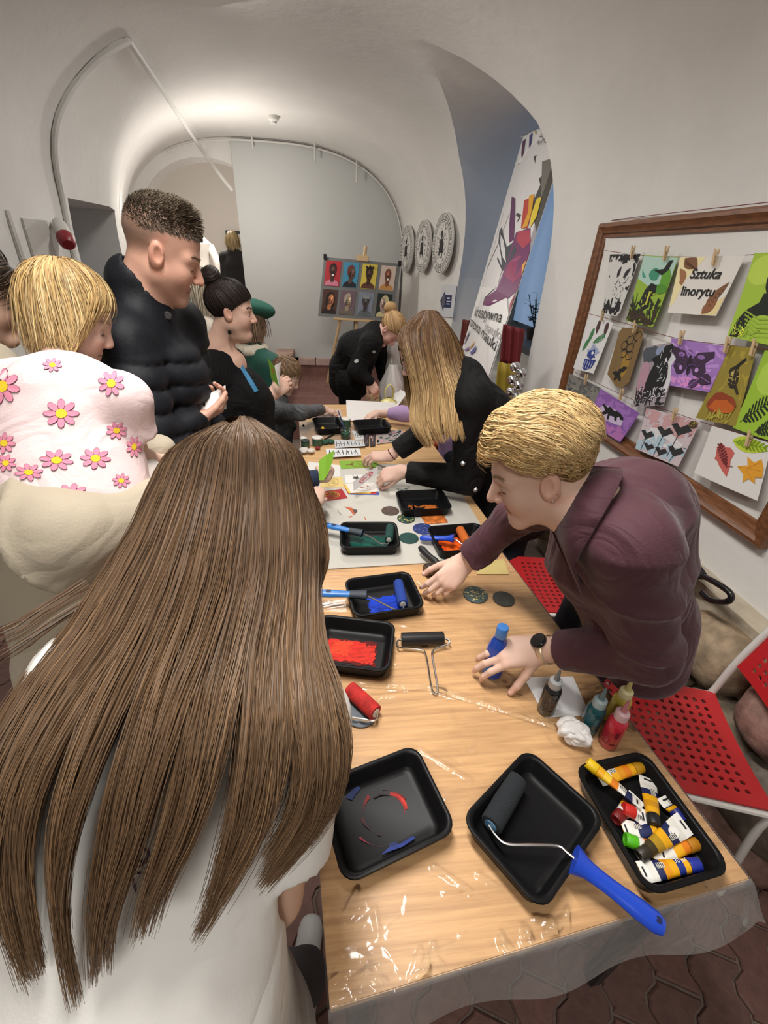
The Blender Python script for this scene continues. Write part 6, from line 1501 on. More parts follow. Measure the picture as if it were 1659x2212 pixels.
class Head:
    def __init__(h, c, fwd, up=(0, 0, 1), s=1.0, **o):
        f = nz(fwd); r = nz(np.cross(f, up)); u = np.cross(r, f)
        h.c = np.asarray(c, float); h.R = np.stack([r, f, u], 1).astype(np.float32); h.s = s; h.o = o; h.S = head_field(o)
    def loc(h, P): return ((P - h.c.astype(np.float32)) @ h.R) / h.s
    def W(h, q): return h.c + (np.asarray(q, float) * h.s) @ h.R.T.astype(float)
    def D(h, v): return np.asarray(v, float) @ h.R.T.astype(float)
    def sdf(h):
        def f(P):
            q = h.loc(P); q = q.copy(); q[:, 0] = np.abs(q[:, 0]); return h.S(q) * h.s
        return f
    def colors(h, P, skin):
        q = h.loc(P); x, y, z = np.abs(q[:, 0]), q[:, 1], q[:, 2]; o = h.o
        c = np.tile(np.asarray(skin, np.float32), (len(P), 1))
        def mix(m, col, a=1.0):
            w = (np.clip(m, 0, 1) * a)[:, None]; c[:] = c * (1 - w) + np.asarray(col, np.float32) * w
        sk = np.asarray(skin)
        mix(np.exp(-(((x - .038) / .022) ** 2 + ((z + .035) / .022) ** 2)) * (y > .02), sk * np.array([1.04, .80, .78]), o.get('blush', .5))
        mix(np.exp(-((x / .016) ** 2 + ((z + .030) / .014) ** 2)) * (y > .08), sk * np.array([1.03, .80, .78]), .6)
        mix((np.abs(q[:, 0]) > .072) * (np.abs(z) < .05) * 1.0, sk * np.array([1.03, .78, .74]), .5)
        if 'stubble' in o:
            mix(np.clip((-.035 - z) / .02, 0, 1) * (y > -.005) * (x < .07), o['stubble'], .28)
        lipm = (np.abs(z + .0665) < .0115 - .35 * x * .3) * (x < .021) * (y > .066)
        mix(lipm * 1.0, o.get('lip', sk * np.array([.78, .42, .42])), .75)
        mix((np.abs(z + .0667) < .0022) * (x < .022) * (y > .066), sk * .28, .8)
        bz = .024 + .006 * np.sin((x - .012) / .04 * PI)
        mix((np.abs(z - bz) < .0042) * (x > .012) * (x < .050) * (y > .045), o.get('brow', (.06, .04, .03)), o.get('browa', .8))
        e = ((x - .031) / .0145) ** 2
        mix((np.abs(z + .0065) < .0022) * (e < 1.1) * (y > .06), o.get('lash', (.03, .02, .018)), .85)
        if o.get('open', 0):
            mix((np.abs(z + .0045) < .0030) * (e < .75) * (y > .06), (.75, .72, .7), .9)
            mix((np.abs(z + .0045) < .0034) * (((x - .031) / .0055) ** 2 < 1) * (y > .06), (.05, .035, .03), .95)
        mix((np.abs(z - .006) < .0015) * (e < 1) * (y > .06), sk * .6, .5)
        if 'scalp' in o:
            hl = o['scalp'](x, y, z); mix(hl, o['scalpcol'], o.get('scalpa', .8))
        return c
class Body:
    """collects skin pieces into one mesh"""
    def __init__(b, skin): b.v, b.q, b.c, b.n, b.skin = [], [], [], 0, np.asarray(skin, np.float32)
    def add(b, fn, lo, hi, h, colf=None, relax=1):
        v, q = sdfmesh(fn, lo, hi, h)
        for _ in range(relax): v = smooth_verts(v, q)
        b.v.append(v); b.q.append(q + b.n); b.n += len(v)
        b.c.append(colf(v.astype(np.float32)) if colf else np.tile(b.skin, (len(v), 1)))
    def head(b, H, neckb, nr=.052, h=.0034, chest=None):
        S = Sdf(); hf = H.sdf(); S.add(hf, 0)
        a = H.W((0, -.022, -.050)); S.add(cone(a, neckb, nr * .96, nr * 1.06), .03)
        if chest is not None: S.add(cone(neckb, chest, nr * 1.1, .09), .05)
        P = np.array([H.c - .17 * H.s, H.c + .17 * H.s, np.asarray(neckb) - .08, np.asarray(neckb) + .08] + ([np.asarray(chest) - .1, np.asarray(chest) + .1] if chest is not None else []))
        b.add(S, P.min(0), P.max(0), h, lambda V_: H.colors(V_, b.skin))
    def arm(b, el, wr, d, n, side, s=1.0, curl=(.35, .4, .45, .5), spread=.08, thumb=(.7, .3, .35), re=.042, rw=.027, h=.003, bend=(1.0, 1.1, .8), up=None, nails=True):
        """el elbow, wr wrist, d finger direction, n back-of-hand direction, side +1/-1 = thumb on the right/left of d seen from the back"""
        d = nz(d); n = nz(np.asarray(n) - d * (np.asarray(n) @ d)); x = np.cross(d, n) * side
        R = np.stack([x, d, n], 1); w0 = np.asarray(wr, float)
        Wd = lambda q: w0 + (np.asarray(q, float) * s) @ R.T
        palm = Sdf(); palm.add(ell(Wd((-.002, .050, 0)), np.array([.040, .054, .0145]) * s, R.astype(np.float32)), 0)
        fx = (.028, .0095, -.0100, -.0275); ky = (.090, .094, .088, .078); ln = ((.043, .027, .021), (.047, .031, .022), (.043, .029, .022), (.033, .021, .019))
        fr = ((.0098, .0088, .0078), (.0100, .0090, .0080), (.0096, .0086, .0076), (.0086, .0076, .0068))
        fingers, tips = [], []
        for i in range(4):
            k = Wd((fx[i], ky[i], .001)); palm.add(cone(Wd((fx[i] * .55, .012, 0)), k, .0125 * s, .0108 * s), .012 * s)
            sa = spread * (1.5 - i); base = np.array([math.sin(sa), math.cos(sa), 0]); a = 0; p = np.array((fx[i], ky[i], .001)); chain = Sdf()
            for j in range(3):
                a += curl[i] * bend[j]; dv = np.array([base[0] * math.cos(a), base[1] * math.cos(a), -math.sin(a)]); e = p + dv * ln[i][j]
                chain.add(cone(Wd(p), Wd(e), fr[i][j] * s, (fr[i][min(j + 1, 2)] * (1 if j < 2 else .82)) * s), .003 if j else 0)
                if j == 2: tips.append((Wd(e + np.array([-dv[0] * .001, -dv[1] * .001, 0]) + .0055 * np.array([0, math.sin(a), math.cos(a)]))))
                p = e
            fingers.append(chain)
        th = Sdf(); ta, tp, tc = thumb; p = np.array([.026, .020, -.004]); a = 0
        for j, (l, r0, r1) in enumerate(((.044, .0155, .0115), (.034, .0112, .0100), (.027, .0098, .0078))):
            ang = ta - j * tc * .7; dv = nz((math.sin(ang), math.cos(ang), -math.sin(tp + j * .12))); e = p + dv * l
            th.add(cone(Wd(p), Wd(e), r0 * s, r1 * s), .004); p = e
        tips.append(Wd(p + np.array([0.002, 0, .006])))
        def f(P):
            q = palm(P)
            for c in fingers: q = smin(q, c(P), .006 * s) if False else smin(q, c(P), .0045 * s)
            q = smin(q, th(P), .010 * s)
            q = smin(q, cone(w0, Wd((0, .022, 0)), rw, .024 * s, n, .72)(P), .02)
            return smin(q, cone(el, w0, re, rw)(P), .02)
        ext = .215 * s
        Pm = np.array([np.asarray(el) - re, np.asarray(el) + re, w0 - ext, w0 + ext])
        lo, hi = np.maximum(Pm.min(0), np.minimum(w0 - ext, np.asarray(el) - re)), Pm.max(0)
        def cf(V_):
            c = np.tile(b.skin, (len(V_), 1))
            kn = np.zeros(len(V_))
            for i in range(4): kn = np.maximum(kn, np.exp(-(np.linalg.norm(V_ - Wd((fx[i], ky[i], .01)), axis=1) / (.010 * s)) ** 2))
            tipd = np.min([np.linalg.norm(V_ - t, axis=1) for t in tips], 0)
            w = np.clip(kn * .35 + .5 * np.exp(-(tipd / (.018 * s)) ** 2), 0, 1)[:, None]
            c = c * (1 - w) + c * np.array([1.04, .80, .78], np.float32) * w
            if nails:
                w = (tipd < .0052 * s)[:, None] * .55; c = c * (1 - w) + np.array([.80, .55, .50], np.float32) * w
            return c
        b.add(f, lo, hi, h, cf)
    def bridge(b, *chain, r=.035, h=.010):
        S = Sdf()
        for p, q in zip(chain[:-1], chain[1:]): S.add(cone(p, q, r, r), .02)
        b.add(S, *bounds(chain, .06), h)
    def finish(b, parent, name='body'):
        me = meshnp(np.concatenate(b.v), np.concatenate(b.q), True, np.concatenate(b.c))
        return link(name, me, SKIN, parent)
def face_parts(H, parent, lash=(.02, .014, .012), brow=(.06, .04, .03), bw=.0022, lw=.0010):
    S = H.S
    for sd in (-1, 1):
        xs = np.linspace(.0185, .0440, 9)
        ly = .0685 + .0135 * np.sqrt(np.clip(1 - ((xs - .031) / .0145) ** 2 - (.0038 / .012) ** 2, .02, 1)) + .0002
        tubes('eyelash', [(np.array([H.W((sd * x, y, -.0068 - .9 * (x - .031) ** 2)) for x, y in zip(xs, ly)]), lw * H.s * np.array([.4, .7, .9, 1, 1, 1, 1, .9, .6]), 6)], mat('lash_%d' % int(lash[0] * 1e3), lash, .6), parent)
        P = []
        for x in np.linspace(.013, .052, 9):
            z = .0235 + .0065 * math.sin((x - .010) / .042 * PI * .8); y = .13
            for _ in range(60):
                d = float(S(np.array([[x, y, z]], np.float32))[0])
                if d < .0006: break
                y -= max(d * .7, .0004)
            P.append(H.W((sd * x, y, z)))
        tubes('eyebrow', [((np.array(P), bw * H.s * np.array([.7, 1, 1.15, 1.15, 1.1, 1.0, .85, .65, .35]), 6), dict(flat=(1.0, .7)))], mat('brow_%d' % int(brow[0] * 1e3), brow, .8), parent)
def sleeve(S, chain, rad, p, a, inner=None, k=.04):
    """sleeve through chain, the last piece cut off square at p (axis a)"""
    for i in range(len(chain) - 2): S.add(cone(chain[i], chain[i + 1], rad[i], rad[i + 1]), k)
    A = Sdf().add(cone(chain[-2], chain[-1], rad[-2], rad[-1]), 0).cut(plane(p, a))
    S.add(A, k * .6)
    if inner: S.sub(cone(np.asarray(p) - np.asarray(a) * .018, np.asarray(p) + np.asarray(a) * .05, inner, inner), .003)
def bounds(pts, m=.16):
    P = np.array(pts, float); return P.min(0) - m, P.max(0) + m
def march(fn, px, py, t0=.2, t1=9.0, off=.0015):
    d = ray(px, py); L = np.linalg.norm(d); u = d / L; t = t0
    for _ in range(160):
        p = (_c + u * t).astype(np.float32)[None]; q = float(fn(p)[0])
        if q < .0008: return _c + u * (t - off)
        t += max(q * .7, .0008)
        if t > t1: return None
    return None
def touch(fn, c, px, py, t0=.2, off=.004):
    p = march(fn, px, py, t0, off=off)
    if p is None:
        u = nz(ray(px, py)); p = _c + u * float((np.asarray(c) - _c) @ u)
    return p
def decal(fn, poly, m, parent, name='print', off=.0018, t0=.2):
    pts = [march(fn, x, y, t0, off=off) for x, y in poly]
    if any(p is None for p in pts): return None
    sp = np.ptp([np.linalg.norm(p - _c) for p in pts])
    if sp > .08: return None
    return link(name, meshpy(pts, [tuple(range(len(pts)))]), m, parent)
# ------------------------------------------------------------------ hair
def strand_mesh(P, r, col, name, m, parent, out=None, twist=.6):
    """P (n,k,3) strand points, r (n,k) half widths, col (n,k,3): narrow tapered ribbons lying on the hair surface"""
    n, k, _ = P.shape
    T = np.gradient(P, axis=1); T /= np.linalg.norm(T, axis=2, keepdims=True) + 1e-9
    N = (P - P.reshape(-1, 3).mean(0)) if out is None else out
    A = np.cross(T, N); A /= np.linalg.norm(A, axis=2, keepdims=True) + 1e-9; B = np.cross(T, A)
    w = nrg.uniform(-twist, twist, (n, 1, 1)); X = np.cos(w) * A + np.sin(w) * B
    q = 1.5 * r[..., None]
    Vt = np.stack([P - X * q, P + X * q], 2).reshape(-1, 3); C = np.repeat(col[:, :, None, :], 2, 2).reshape(-1, 3)
    i, j = np.meshgrid(np.arange(n), np.arange(k - 1), indexing='ij'); b = ((i * k + j) * 2).ravel()
    Q = np.stack([b, b + 1, b + 3, b + 2], -1)
    return link(name, meshnp(Vt, Q, True, C), m, parent)
def taper(n, k, r): 
    s = np.linspace(0, 1, k); return r * np.tile((1 - .75 * s ** 3) * np.clip(.5 + s * 6, 0, 1), (n, 1))
def vary(n, k, base, amt, tip=None, hi=None, hif=.12):
    s = np.linspace(0, 1, k)[None, :, None]; b = np.asarray(base)[None, None]
    c = b * np.exp(nrg.normal(0, amt, (n, 1, 1))) * np.ones((1, k, 1))
    if tip is not None:
        w = np.clip((s - nrg.uniform(.15, .5, (n, 1, 1))) / .45, 0, 1); c = c * (1 - w) + np.asarray(tip)[None, None] * np.exp(nrg.normal(0, amt, (n, 1, 1))) * w
    if hi is not None:
        w = (nrg.random((n, 1, 1)) < hif) * np.clip(.3 + s, 0, 1) * .75; c = c * (1 - w) + np.asarray(hi)[None, None] * w
    return c
def sheet_hair(rows, n, k, r, parent, col, thick=.02, clumps=40, clump=.6, wav=.004, tipj=.12, uends=1.0, name='hair', backing=.8, bcol=None, stray=.02, freq=9.0, m=None, seed=1, macro=0):
    """rows: list of (L, C, R) world points from crown to tips"""
    g = np.random.default_rng(seed)
    R = np.array(rows, float)
    def sample(u, s):
        t = s * (len(R) - 1); i = np.clip(t.astype(int), 0, len(R) - 2); f = (t - i)[..., None]
        E = np.concatenate([2 * R[:1] - R[1:2], R, 2 * R[-1:] - R[-2:-1]])
        a, b, c, d = E[i], E[i + 1], E[i + 2], E[i + 3]; ff = f[..., None]
        row = .5 * (2 * b + (c - a) * ff + (2 * a - 5 * b + 4 * c - d) * ff ** 2 + (3 * b - a - 3 * c + d) * ff ** 3)
        Lp, Cp, Rp = row[..., 0, :], row[..., 1, :], row[..., 2, :]
        u = u[..., None]; mid = (Lp + Rp) / 2; return mid + (Rp - Lp) / 2 * np.sin(u * PI / 2) + (Cp - mid) * np.cos(u * PI / 2)
    u = g.uniform(-1, 1, n); s = np.linspace(0, 1, k)[None] * (1 - tipj * g.random((n, 1)) ** 1.5)
    cu = np.sort(g.uniform(-1, 1, clumps)); ci = np.argmin(np.abs(u[:, None] - cu[None]), 1); ucl = cu[ci]
    w = np.clip((s - .25) / .75, 0, 1) ** 1.2 * clump
    uu = u[:, None] * (1 - w) + ucl[:, None] * w
    uu = uu + (wav * 4 * np.sin(freq * s + g.uniform(0, 6.28, clumps)[ci][:, None]) * s)
    if macro:
        mu = np.linspace(-1, 1, macro) + g.normal(0, .35 / macro, macro); mi = np.argmin(np.abs(u[:, None] - mu[None]), 1)
        mw = np.clip((s - .52) / .42, 0, 1) ** 1.1 * .60
        uu = uu * (1 - mw) + (mu[mi] + g.normal(0, .05, macro)[mi])[:, None] * mw + (.035 * np.sin(9 * s + g.uniform(0, 6.28, macro)[mi][:, None]) * np.clip((s - .5) / .4, 0, 1))
        s = s * (1 - .14 * g.random(macro)[mi][:, None] * np.clip((s - .4) / .6, 0, 1))
    P = sample(uu, s)
    # inward direction: from C towards the mid chord
    mid = sample(np.zeros_like(uu), s); ctr = (sample(-np.ones_like(uu), s) + sample(np.ones_like(uu), s)) / 2
    inw = ctr - mid; inw /= np.linalg.norm(inw, axis=2, keepdims=True) + 1e-6
    dep = g.random((n, 1)) ** 1.6 * thick
    P = P + inw * (dep * np.clip(s * 6, .15, 1))[..., None]
    cl = g.normal(0, 1, (clumps, 3)); ph = g.uniform(0, 6.28, (clumps, 2))
    P = P + (wav * np.sin(freq * s + ph[ci][:, :1])[..., None] * cl[ci][:, None] * s[..., None])
    P = P + np.cumsum(g.normal(0, stray / k / 4, (n, k, 3)), 1)
    hs = strand_mesh(P, taper(n, k, r), col(n, k), name, m or HAIR, parent, -inw)
    if backing:
        U, S_ = np.meshgrid(np.linspace(-.97, .97, 40), np.linspace(0, backing, 40), indexing='ij')
        Pm = sample(U, S_); md = sample(np.zeros_like(U), S_); ct = (sample(-np.ones_like(U), S_) + sample(np.ones_like(U), S_)) / 2
        iv = ct - md; iv /= np.linalg.norm(iv, axis=2, keepdims=True) + 1e-6
        Pm = Pm + iv * (thick * .75 * np.clip(S_ * 6, .2, 1))[..., None]
        i, j = np.meshgrid(np.arange(39), np.arange(39), indexing='ij'); b = (i * 40 + j).ravel()
        Q = np.stack([b, b + 40, b + 41, b + 1], -1)
        link('hair_mass', meshnp(Pm.reshape(-1, 3), Q, True, np.tile(np.asarray(bcol), (1600, 1))), HAIRD, parent)
    return hs
CC, CR = np.array([0, -.012, .042]), np.array([.074, .096, .083])
def scalp_roots(n, cond, seed=1, over=6):
    g = np.random.default_rng(seed); d = g.normal(0, 1, (n * over, 3)); d /= np.linalg.norm(d, axis=1)[:, None]
    p = CC + d * CR; k = cond(np.abs(p[:, 0]), p[:, 1], p[:, 2], p[:, 0]); return d[k][:n]
def hairline(front=.055, side=-.02, nape=-.075):
    """usual hair-bearing area of the head, local coordinates"""
    def f(x, y, z, xs=None):
        return ((z > front - .55 * np.clip(.060 - y, 0, .06)) & (y > .0)) | ((y <= .0) & (z > np.where(y < -.03, nape, side - .0) - .0 * y)) & (z > nape)
    return f
def cap(H, cond_sdf, off, colr, parent, h=.005, top=0.0, m=None, name='hair_cap', shape=None):
    """hair volume hugging the skull, clipped by cond_sdf(local)->negative where hair grows"""
    S0 = ell(CC + np.array([0, 0, top]), CR + off)
    def f(P):
        q = H.loc(P); d = S0(q)
        if shape: d = d + shape(q)
        return smax(d, cond_sdf(q), .01) * H.s
    colr = np.asarray(colr)
    return sdfobj(name, f, H.c - .19 * H.s, H.c + .19 * H.s, h, m or HAIRD, parent, lambda V_: np.tile(colr, (len(V_), 1)))
def cond_plane(front_z=.058, ear=.004, nape=-.07):
    """negative where hair grows: above the forehead line in front, down to the nape behind"""
    def f(q):
        y, z = q[:, 1], q[:, 2]
        line = np.interp(y, [-.12, -.035, -.012, .012, .030, .055, .1], [nape, nape + .005, -.012, .012, .03, front_z - .012, front_z + .01])
        return (line - z) * .8
    return f
def comb_paths(H, dirs, fn_dir, L, k, lift0, lift1, wav=.0, droop=.0, seed=1, off=.0):
    """strands that follow the skull: dirs unit root directions; fn_dir(d)->tangent direction in local coords"""
    g = np.random.default_rng(seed); n = len(dirs); d = dirs.copy(); out = []; Ls = np.asarray(L) * np.ones(n); ph = g.uniform(0, 6.28, (n, 1))
    for i in range(k):
        s = i / (k - 1); p = CC + d * (CR + off + (lift0 + (lift1 - lift0) * math.sin(PI * min(s * .75, 1)))); p = p + wav * s * np.sin(9 * s + ph) * g.normal(0, 1, (n, 3)) * .4
        p[:, 2] -= droop * s * s
        out.append(p)
        t = fn_dir(d); t = t - d * (t * d).sum(1, keepdims=True); t /= np.linalg.norm(t, axis=1, keepdims=True) + 1e-6
        d = d + t * (Ls / .085 / k)[:, None]; d /= np.linalg.norm(d, axis=1, keepdims=True)
    P = np.stack(out, 1); return H.c + (P * H.s) @ H.R.T.astype(float)
# ------------------------------------------------------------------ clothes
def cloth(name, S, pts, h, m, parent, fold=.0, ff=22.0, ph=0.0, colf=None, mrg=.2, relax=1, extra=None):
    if fold:
        S.post(lambda P: fold * wob(P * np.array([1, 1, .75], np.float32), ff, ph) + fold * .5 * wob(P, ff * 2.1, ph + 1.3))
    if extra: S.post(extra)
    lo, hi = bounds(pts, mrg); return sdfobj(name, S, lo, hi, h, m, parent, colf, relax)
BLACKC = mat('black_cloth', (.0045, .0045, .005), .85, bump=.12, bscale=220, spec=.2, wrinkle=.5, wscale=6)
NAVYD = mat('dark_trousers', (.012, .014, .024), .8, bump=.1, bscale=200)
GREYT = mat('grey_trousers', (.10, .10, .105), .85, bump=.1, bscale=200)
SHOEW = mat('white_shoe', (.62, .62, .60), .5)
SHOEB = mat('black_shoe', (.015, .015, .016), .5)
def legs(parent, hipL, hipR, footL, footR, m, shoe, r=(.085, .055), knee=None, top=None, h=.017):
    S = Sdf(); pts = [hipL, hipR, footL, footR]
    for hp, ft in ((hipL, footL), (hipR, footR)):
        hp, ft = np.asarray(hp, float), np.asarray(ft, float); kn = (hp + ft) / 2 + (np.asarray(knee) if knee is not None else np.array([0, 0, .02]))
        an = ft + np.array([0, 0, .09]); S.add(cone(hp, kn, r[0], r[0] * .72), .03); S.add(cone(kn, an, r[0] * .74, r[1]), .03)
    if top is not None: S.add(cone(hipL, top, r[0] * 1.2, r[0] * 1.35), .06); S.add(cone(hipR, top, r[0] * 1.2, r[0] * 1.35), .06); pts = pts + [top]
    o = cloth('trousers', S, pts, h, m, parent, fold=.003, ff=30)
    return o
def shoes(parent, fL, fR, d, m, s=1.0):
    d = nz((d[0], d[1], 0)); sd = np.array([-d[1], d[0], 0])
    for ft in (fL, fR):
        ft = np.asarray(ft, float); z0 = np.array([0, 0, ft[2]]) * 0
        S = Sdf(); b = ft + np.array([0, 0, .035])
        S.add(cone(b - d * .06 * s, b + d * .10 * s, .038 * s, .036 * s), 0).add(cone(b - d * .05 * s, b - d * .05 * s + [0, 0, .05], .036 * s, .034 * s), .03).cut(plane(ft + [0, 0, .002], (0, 0, -1)))
        sdfobj('shoe', S, b - .2, b + .2, .012, m, parent)
def Pt(name, label, c, cat='person', group=None): return thing(name, label, cat, c, group)
def ring(c, ax, R, r, n=28, flat=1.0):
    ax = nz(ax); a = nz(np.cross(ax, (.3, .5, .8))); b = np.cross(ax, a)
    return [np.asarray(c) + R * (math.cos(2 * PI * k / n) * a + flat * math.sin(2 * PI * k / n) * b) for k in range(n + 1)]
# ------------------------------------------------------------------ 1. person in the maroon shirt, leaning over from the right
SKM = (.68, .45, .35)
def maroon():
    t = Pt('person', 'person with short blond hair in a maroon shirt leaning over the table', (.9, .85, 0))
    H = Head(AD(1163, 1014, .835), (-.86, .20, -.47), (-.25, .06, 1), .93, brow=(.20, .12, .06), browa=.6, blush=.35, nose=1.12, jaw=.98)
    nb = AD(1272, 1105, .835); shL = AD(1362, 1175, .765); shR = np.array([.545, .850, 1.235]); chest = AD(1335, 1195, .95); pel = AD(1372, 1330, 1.10); upb = AD(1368, 1105, .90)
    elL = AD(1398, 1410, .895); wrL = AZ(1165, 1402, .868); elR = np.array([.505, 1.010, 1.075]); wrR = AZ(1000, 1218, .862)
    b = Body(SKM); b.head(H, nb, .056, .0024, chest=nb + np.array([.06, 0, -.06]))
    dL = AZ(1035, 1420, .835) - wrL; b.arm(elL, wrL, dL, (-.05, -.35, .95), -1, 1.0, (.42, .40, .42, .5), .10, (.75, .75, .2), .045, .029, .0031)
    dR = AZ(940, 1278, .815) - wrR; b.arm(elR, wrR, dR, (.25, -.55, .80), 1, 1.0, (.55, .62, .68, .72), .07, (.55, .65, .3), .042, .028, .0032)
    b.bridge(elL, shL, nb, shR, elR)
    bo = b.finish(t)
    SH = mat('maroon_shirt', (.072, .022, .032), .78, bump=.15, bscale=260, sheen=.12, wrinkle=.45, wscale=5)
    S = Sdf()
    S.add(cone(chest, pel, .140, .125), 0)
    S.add(cone(nb + [.03, 0, -.03], upb, .080, .100), .05).add(cone(upb, chest, .10, .13), .05)
    S.add(cone(shL, nb + [.04, -.02, -.01], .066, .070), .05).add(cone(shR, nb + [.05, .03, -.02], .064, .072), .05).add(cone(shL, upb, .066, .09), .04)
    for sh, e, w, r in ((shL, elL, wrL, (.074, .064, .046)), (shR, elR, wrR, (.070, .058, .042))):
        sleeve(S, [sh, e, w], r, w + (e - w) * .22, nz(w - e), .036)
    # hanging shirt tails
    S.add(cone(pel + [.0, -.02, .0], pel + [.02, -.05, -.09], .118, .108), .05)
    nk = H.W((0, -.022, -.060)); S.sub(cone(nb + [.0, 0, .015], nk, .055, .066), .010); S.add(cone(nb + [.035, -.02, -.015], nb + [.05, .05, -.015], .060, .060), .03)
    def fold(P):
        m1 = np.clip(.15 + 1.2 * wob(P, 8, 2.0), 0, 1); m2 = np.clip(.1 + 1.2 * wob(P, 9, 5.0), 0, 1); m3 = np.exp(-(np.linalg.norm(P - ((shL + elL) / 2).astype(np.float32), axis=1) / .16) ** 2)
        return -.018 * crease(P, (.25, .2, -.9), 17, 1.2, .4) * m1 - .015 * crease(P, (.8, -.1, .55), 15, 1.4, 2.2) * m2 - .016 * crease(P, (.1, .3, -.95), 26, 1.0, 1.1) * m3 + .004
    cloth('shirt', S, [nb, shL, shR, pel, elL, elR, wrL, wrR], .0058, SH, t, .0016, 26, .7, extra=fold)
    SF = S
    # collar: two stand-and-fall wings around the neck
    ax = nz(nk - nb)
    def wing(sd):
        rows = []
        fw = H.D((0, 1, 0)); side = nz(np.cross(ax, fw)) * sd
        fwd2 = nz(fw - ax * (fw @ ax))
        vs = []; n = 14
        for k in range(n + 1):
            a = PI * (1 - k / n * .93); r = .066
            pin = nb + ax * (.055 - .020 * k / n) + r * (math.sin(a) * side + math.cos(a) * fwd2)
            low = nb + ax * (.006 - .050 * (k / n) ** 2) + (r + .030 + .026 * (k / n)) * (math.sin(a * (1 - .10 * (k / n))) * side + math.cos(a * (1 - .16 * (k / n) ** 2)) * fwd2)
            if k > n - 2: low = low + fwd2 * .018 - ax * .040
            vs += [pin, low]
        fs = [(2 * k, 2 * k + 2, 2 * k + 3, 2 * k + 1) for k in range(n)]
        me = meshpy(vs, fs, True); o = link('collar', me, SH, t); md = o.modifiers.new('s', 'SOLIDIFY'); md.thickness = .003
    wing(1); wing(-1)
    # breast pocket
    pk = [(1225, 1212), (1290, 1200), (1318, 1222), (1326, 1300), (1290, 1330), (1232, 1318)]
    decal(SF, pk, SH, t, 'pocket', .006)
    for x, y in ((1168, 1160), (1180, 1235), (1186, 1310)):
        p = march(SF, x, y, off=.002)
        if p is not None: lathe('button', [(.0055, -.001), (.0055, .0012), (.004, .0018)], p, cm('241018', .3), t, 12, -nz(ray(x, y)))
    # dark trousers, legs behind the table
    legs(t, pel + [.03, .07, -.05], pel + [.03, .19, -.05], (.85, 1.0, 0), (.86, 1.16, 0), NAVYD, SHOEB, (.080, .055))
    shoes(t, (.83, 1.0, 0), (.84, 1.16, 0), (-1, .3, 0), SHOEB)
    # hair: thick swept blond top, short sides
    cb = (.50, .33, .14)
    hl = lambda y: np.interp(y, [-.12, -.060, -.035, -.02, .0, .012, .03, .05, .062, .1], [-.050, -.040, -.010, .026, .034, .034, .046, .062, .072, .085])
    cap(H, lambda q: (hl(q[:, 1]) + .004 - q[:, 2]) * .8, .004, np.array(cb) * .5, t, .004, .004, shape=lambda q: -.012 * np.clip((q[:, 2] - .03) / .06, 0, 1) * np.clip((q[:, 1] + .10) / .08, 0, 1) * np.clip((.085 - q[:, 1]) / .03, 0, 1))
    dirs = scalp_roots(11000, lambda x, y, z, xs: z > hl(y), 3)
    sd_ = np.random.default_rng(4)
    top = np.clip((dirs[:, 2] - .1) / .6, 0, 1)
    def flow(d):
        t_ = np.empty_like(d); t_[:, 0] = -.55 + .25 * np.sin(7 * d[:, 1] + 3 * d[:, 2]); t_[:, 1] = -.9; t_[:, 2] = -.45 + .35 * np.sin(9 * d[:, 0])
        return t_ + sd_.normal(0, .13, d.shape)
    P = comb_paths(H, dirs, flow, .026 + .050 * top, 9, .002, .013, .005, .0, 5, off=(.003 + .013 * top * (1 + .5 * np.sin(14 * dirs[:, 0] + 9 * dirs[:, 1])))[:, None])
    fr = dirs[:, 1] > .62
    P[fr] += (H.D((0, .004, .006)) * np.sin(np.linspace(0, PI, 9))[:, None])[None]
    n, k = P.shape[:2]
    strand_mesh(P, taper(n, k, .00054), vary(n, k, cb, .26, tip=(.66, .46, .21), hi=(.78, .60, .33), hif=.18), 'hair', HAIR, t)
    face_parts(H, t, (.05, .03, .02), (.22, .13, .06), .0018)
    # ear studs, watch
    for q in ((-.079, -.004, -.036), (-.080, -.014, -.022)):
        bpy_p = H.W(q); lathe('ear_stud', [(.0005, -.003), (.003, -.001), (.003, .001), (.0005, .003)], bpy_p, CHROME, t, 10)
    a = nz(elL - wrL); wc = wrL + a * .018; nrm = nz(np.array([-.05, -.35, .95]) - a * (np.array([-.05, -.35, .95]) @ a))
    wt = thing('wrist_watch', 'black round watch on a pale gold strap, on the near wrist', 'watch', wc + nrm * .03)
    lathe('watch_case', [(.019, -.004), (.0205, -.002), (.0205, .004), (.0185, .006)], wc + nrm * .034, mat('watch_black', (.006, .006, .007), .15), wt, 26, nrm)
    side = np.cross(a, nrm); vs = []; n = 30
    for k in range(n + 1):
        w = 2 * PI * k / n; c = wc + side * math.sin(w) * .0365 + nrm * (math.cos(w) * .0335 - .001)
        vs += [c - a * .009, c + a * .009]
    o = link('strap', meshpy(vs, [(2 * k, 2 * k + 2, 2 * k + 3, 2 * k + 1) for k in range(n)], True), mat('gold_strap', (.70, .52, .34), .35, metal=.5), wt); md = o.modifiers.new('s', 'SOLIDIFY'); md.thickness = .0025
    return t
maroon()
# grey bag behind the maroon shirt
hb = sdfobj('shoulder_bag', Sdf().add(cone((1.10, .93, .58), (1.12, 1.10, .60), .10, .10, (1, 0, 0), .5), 0), (.9, .7, .4), (1.3, 1.35, .8), .012, mat('grey_bag_cloth', (.05, .05, .055), .7)); tag(hb, 'dark grey bag hanging behind the maroon shirt', 'bag')

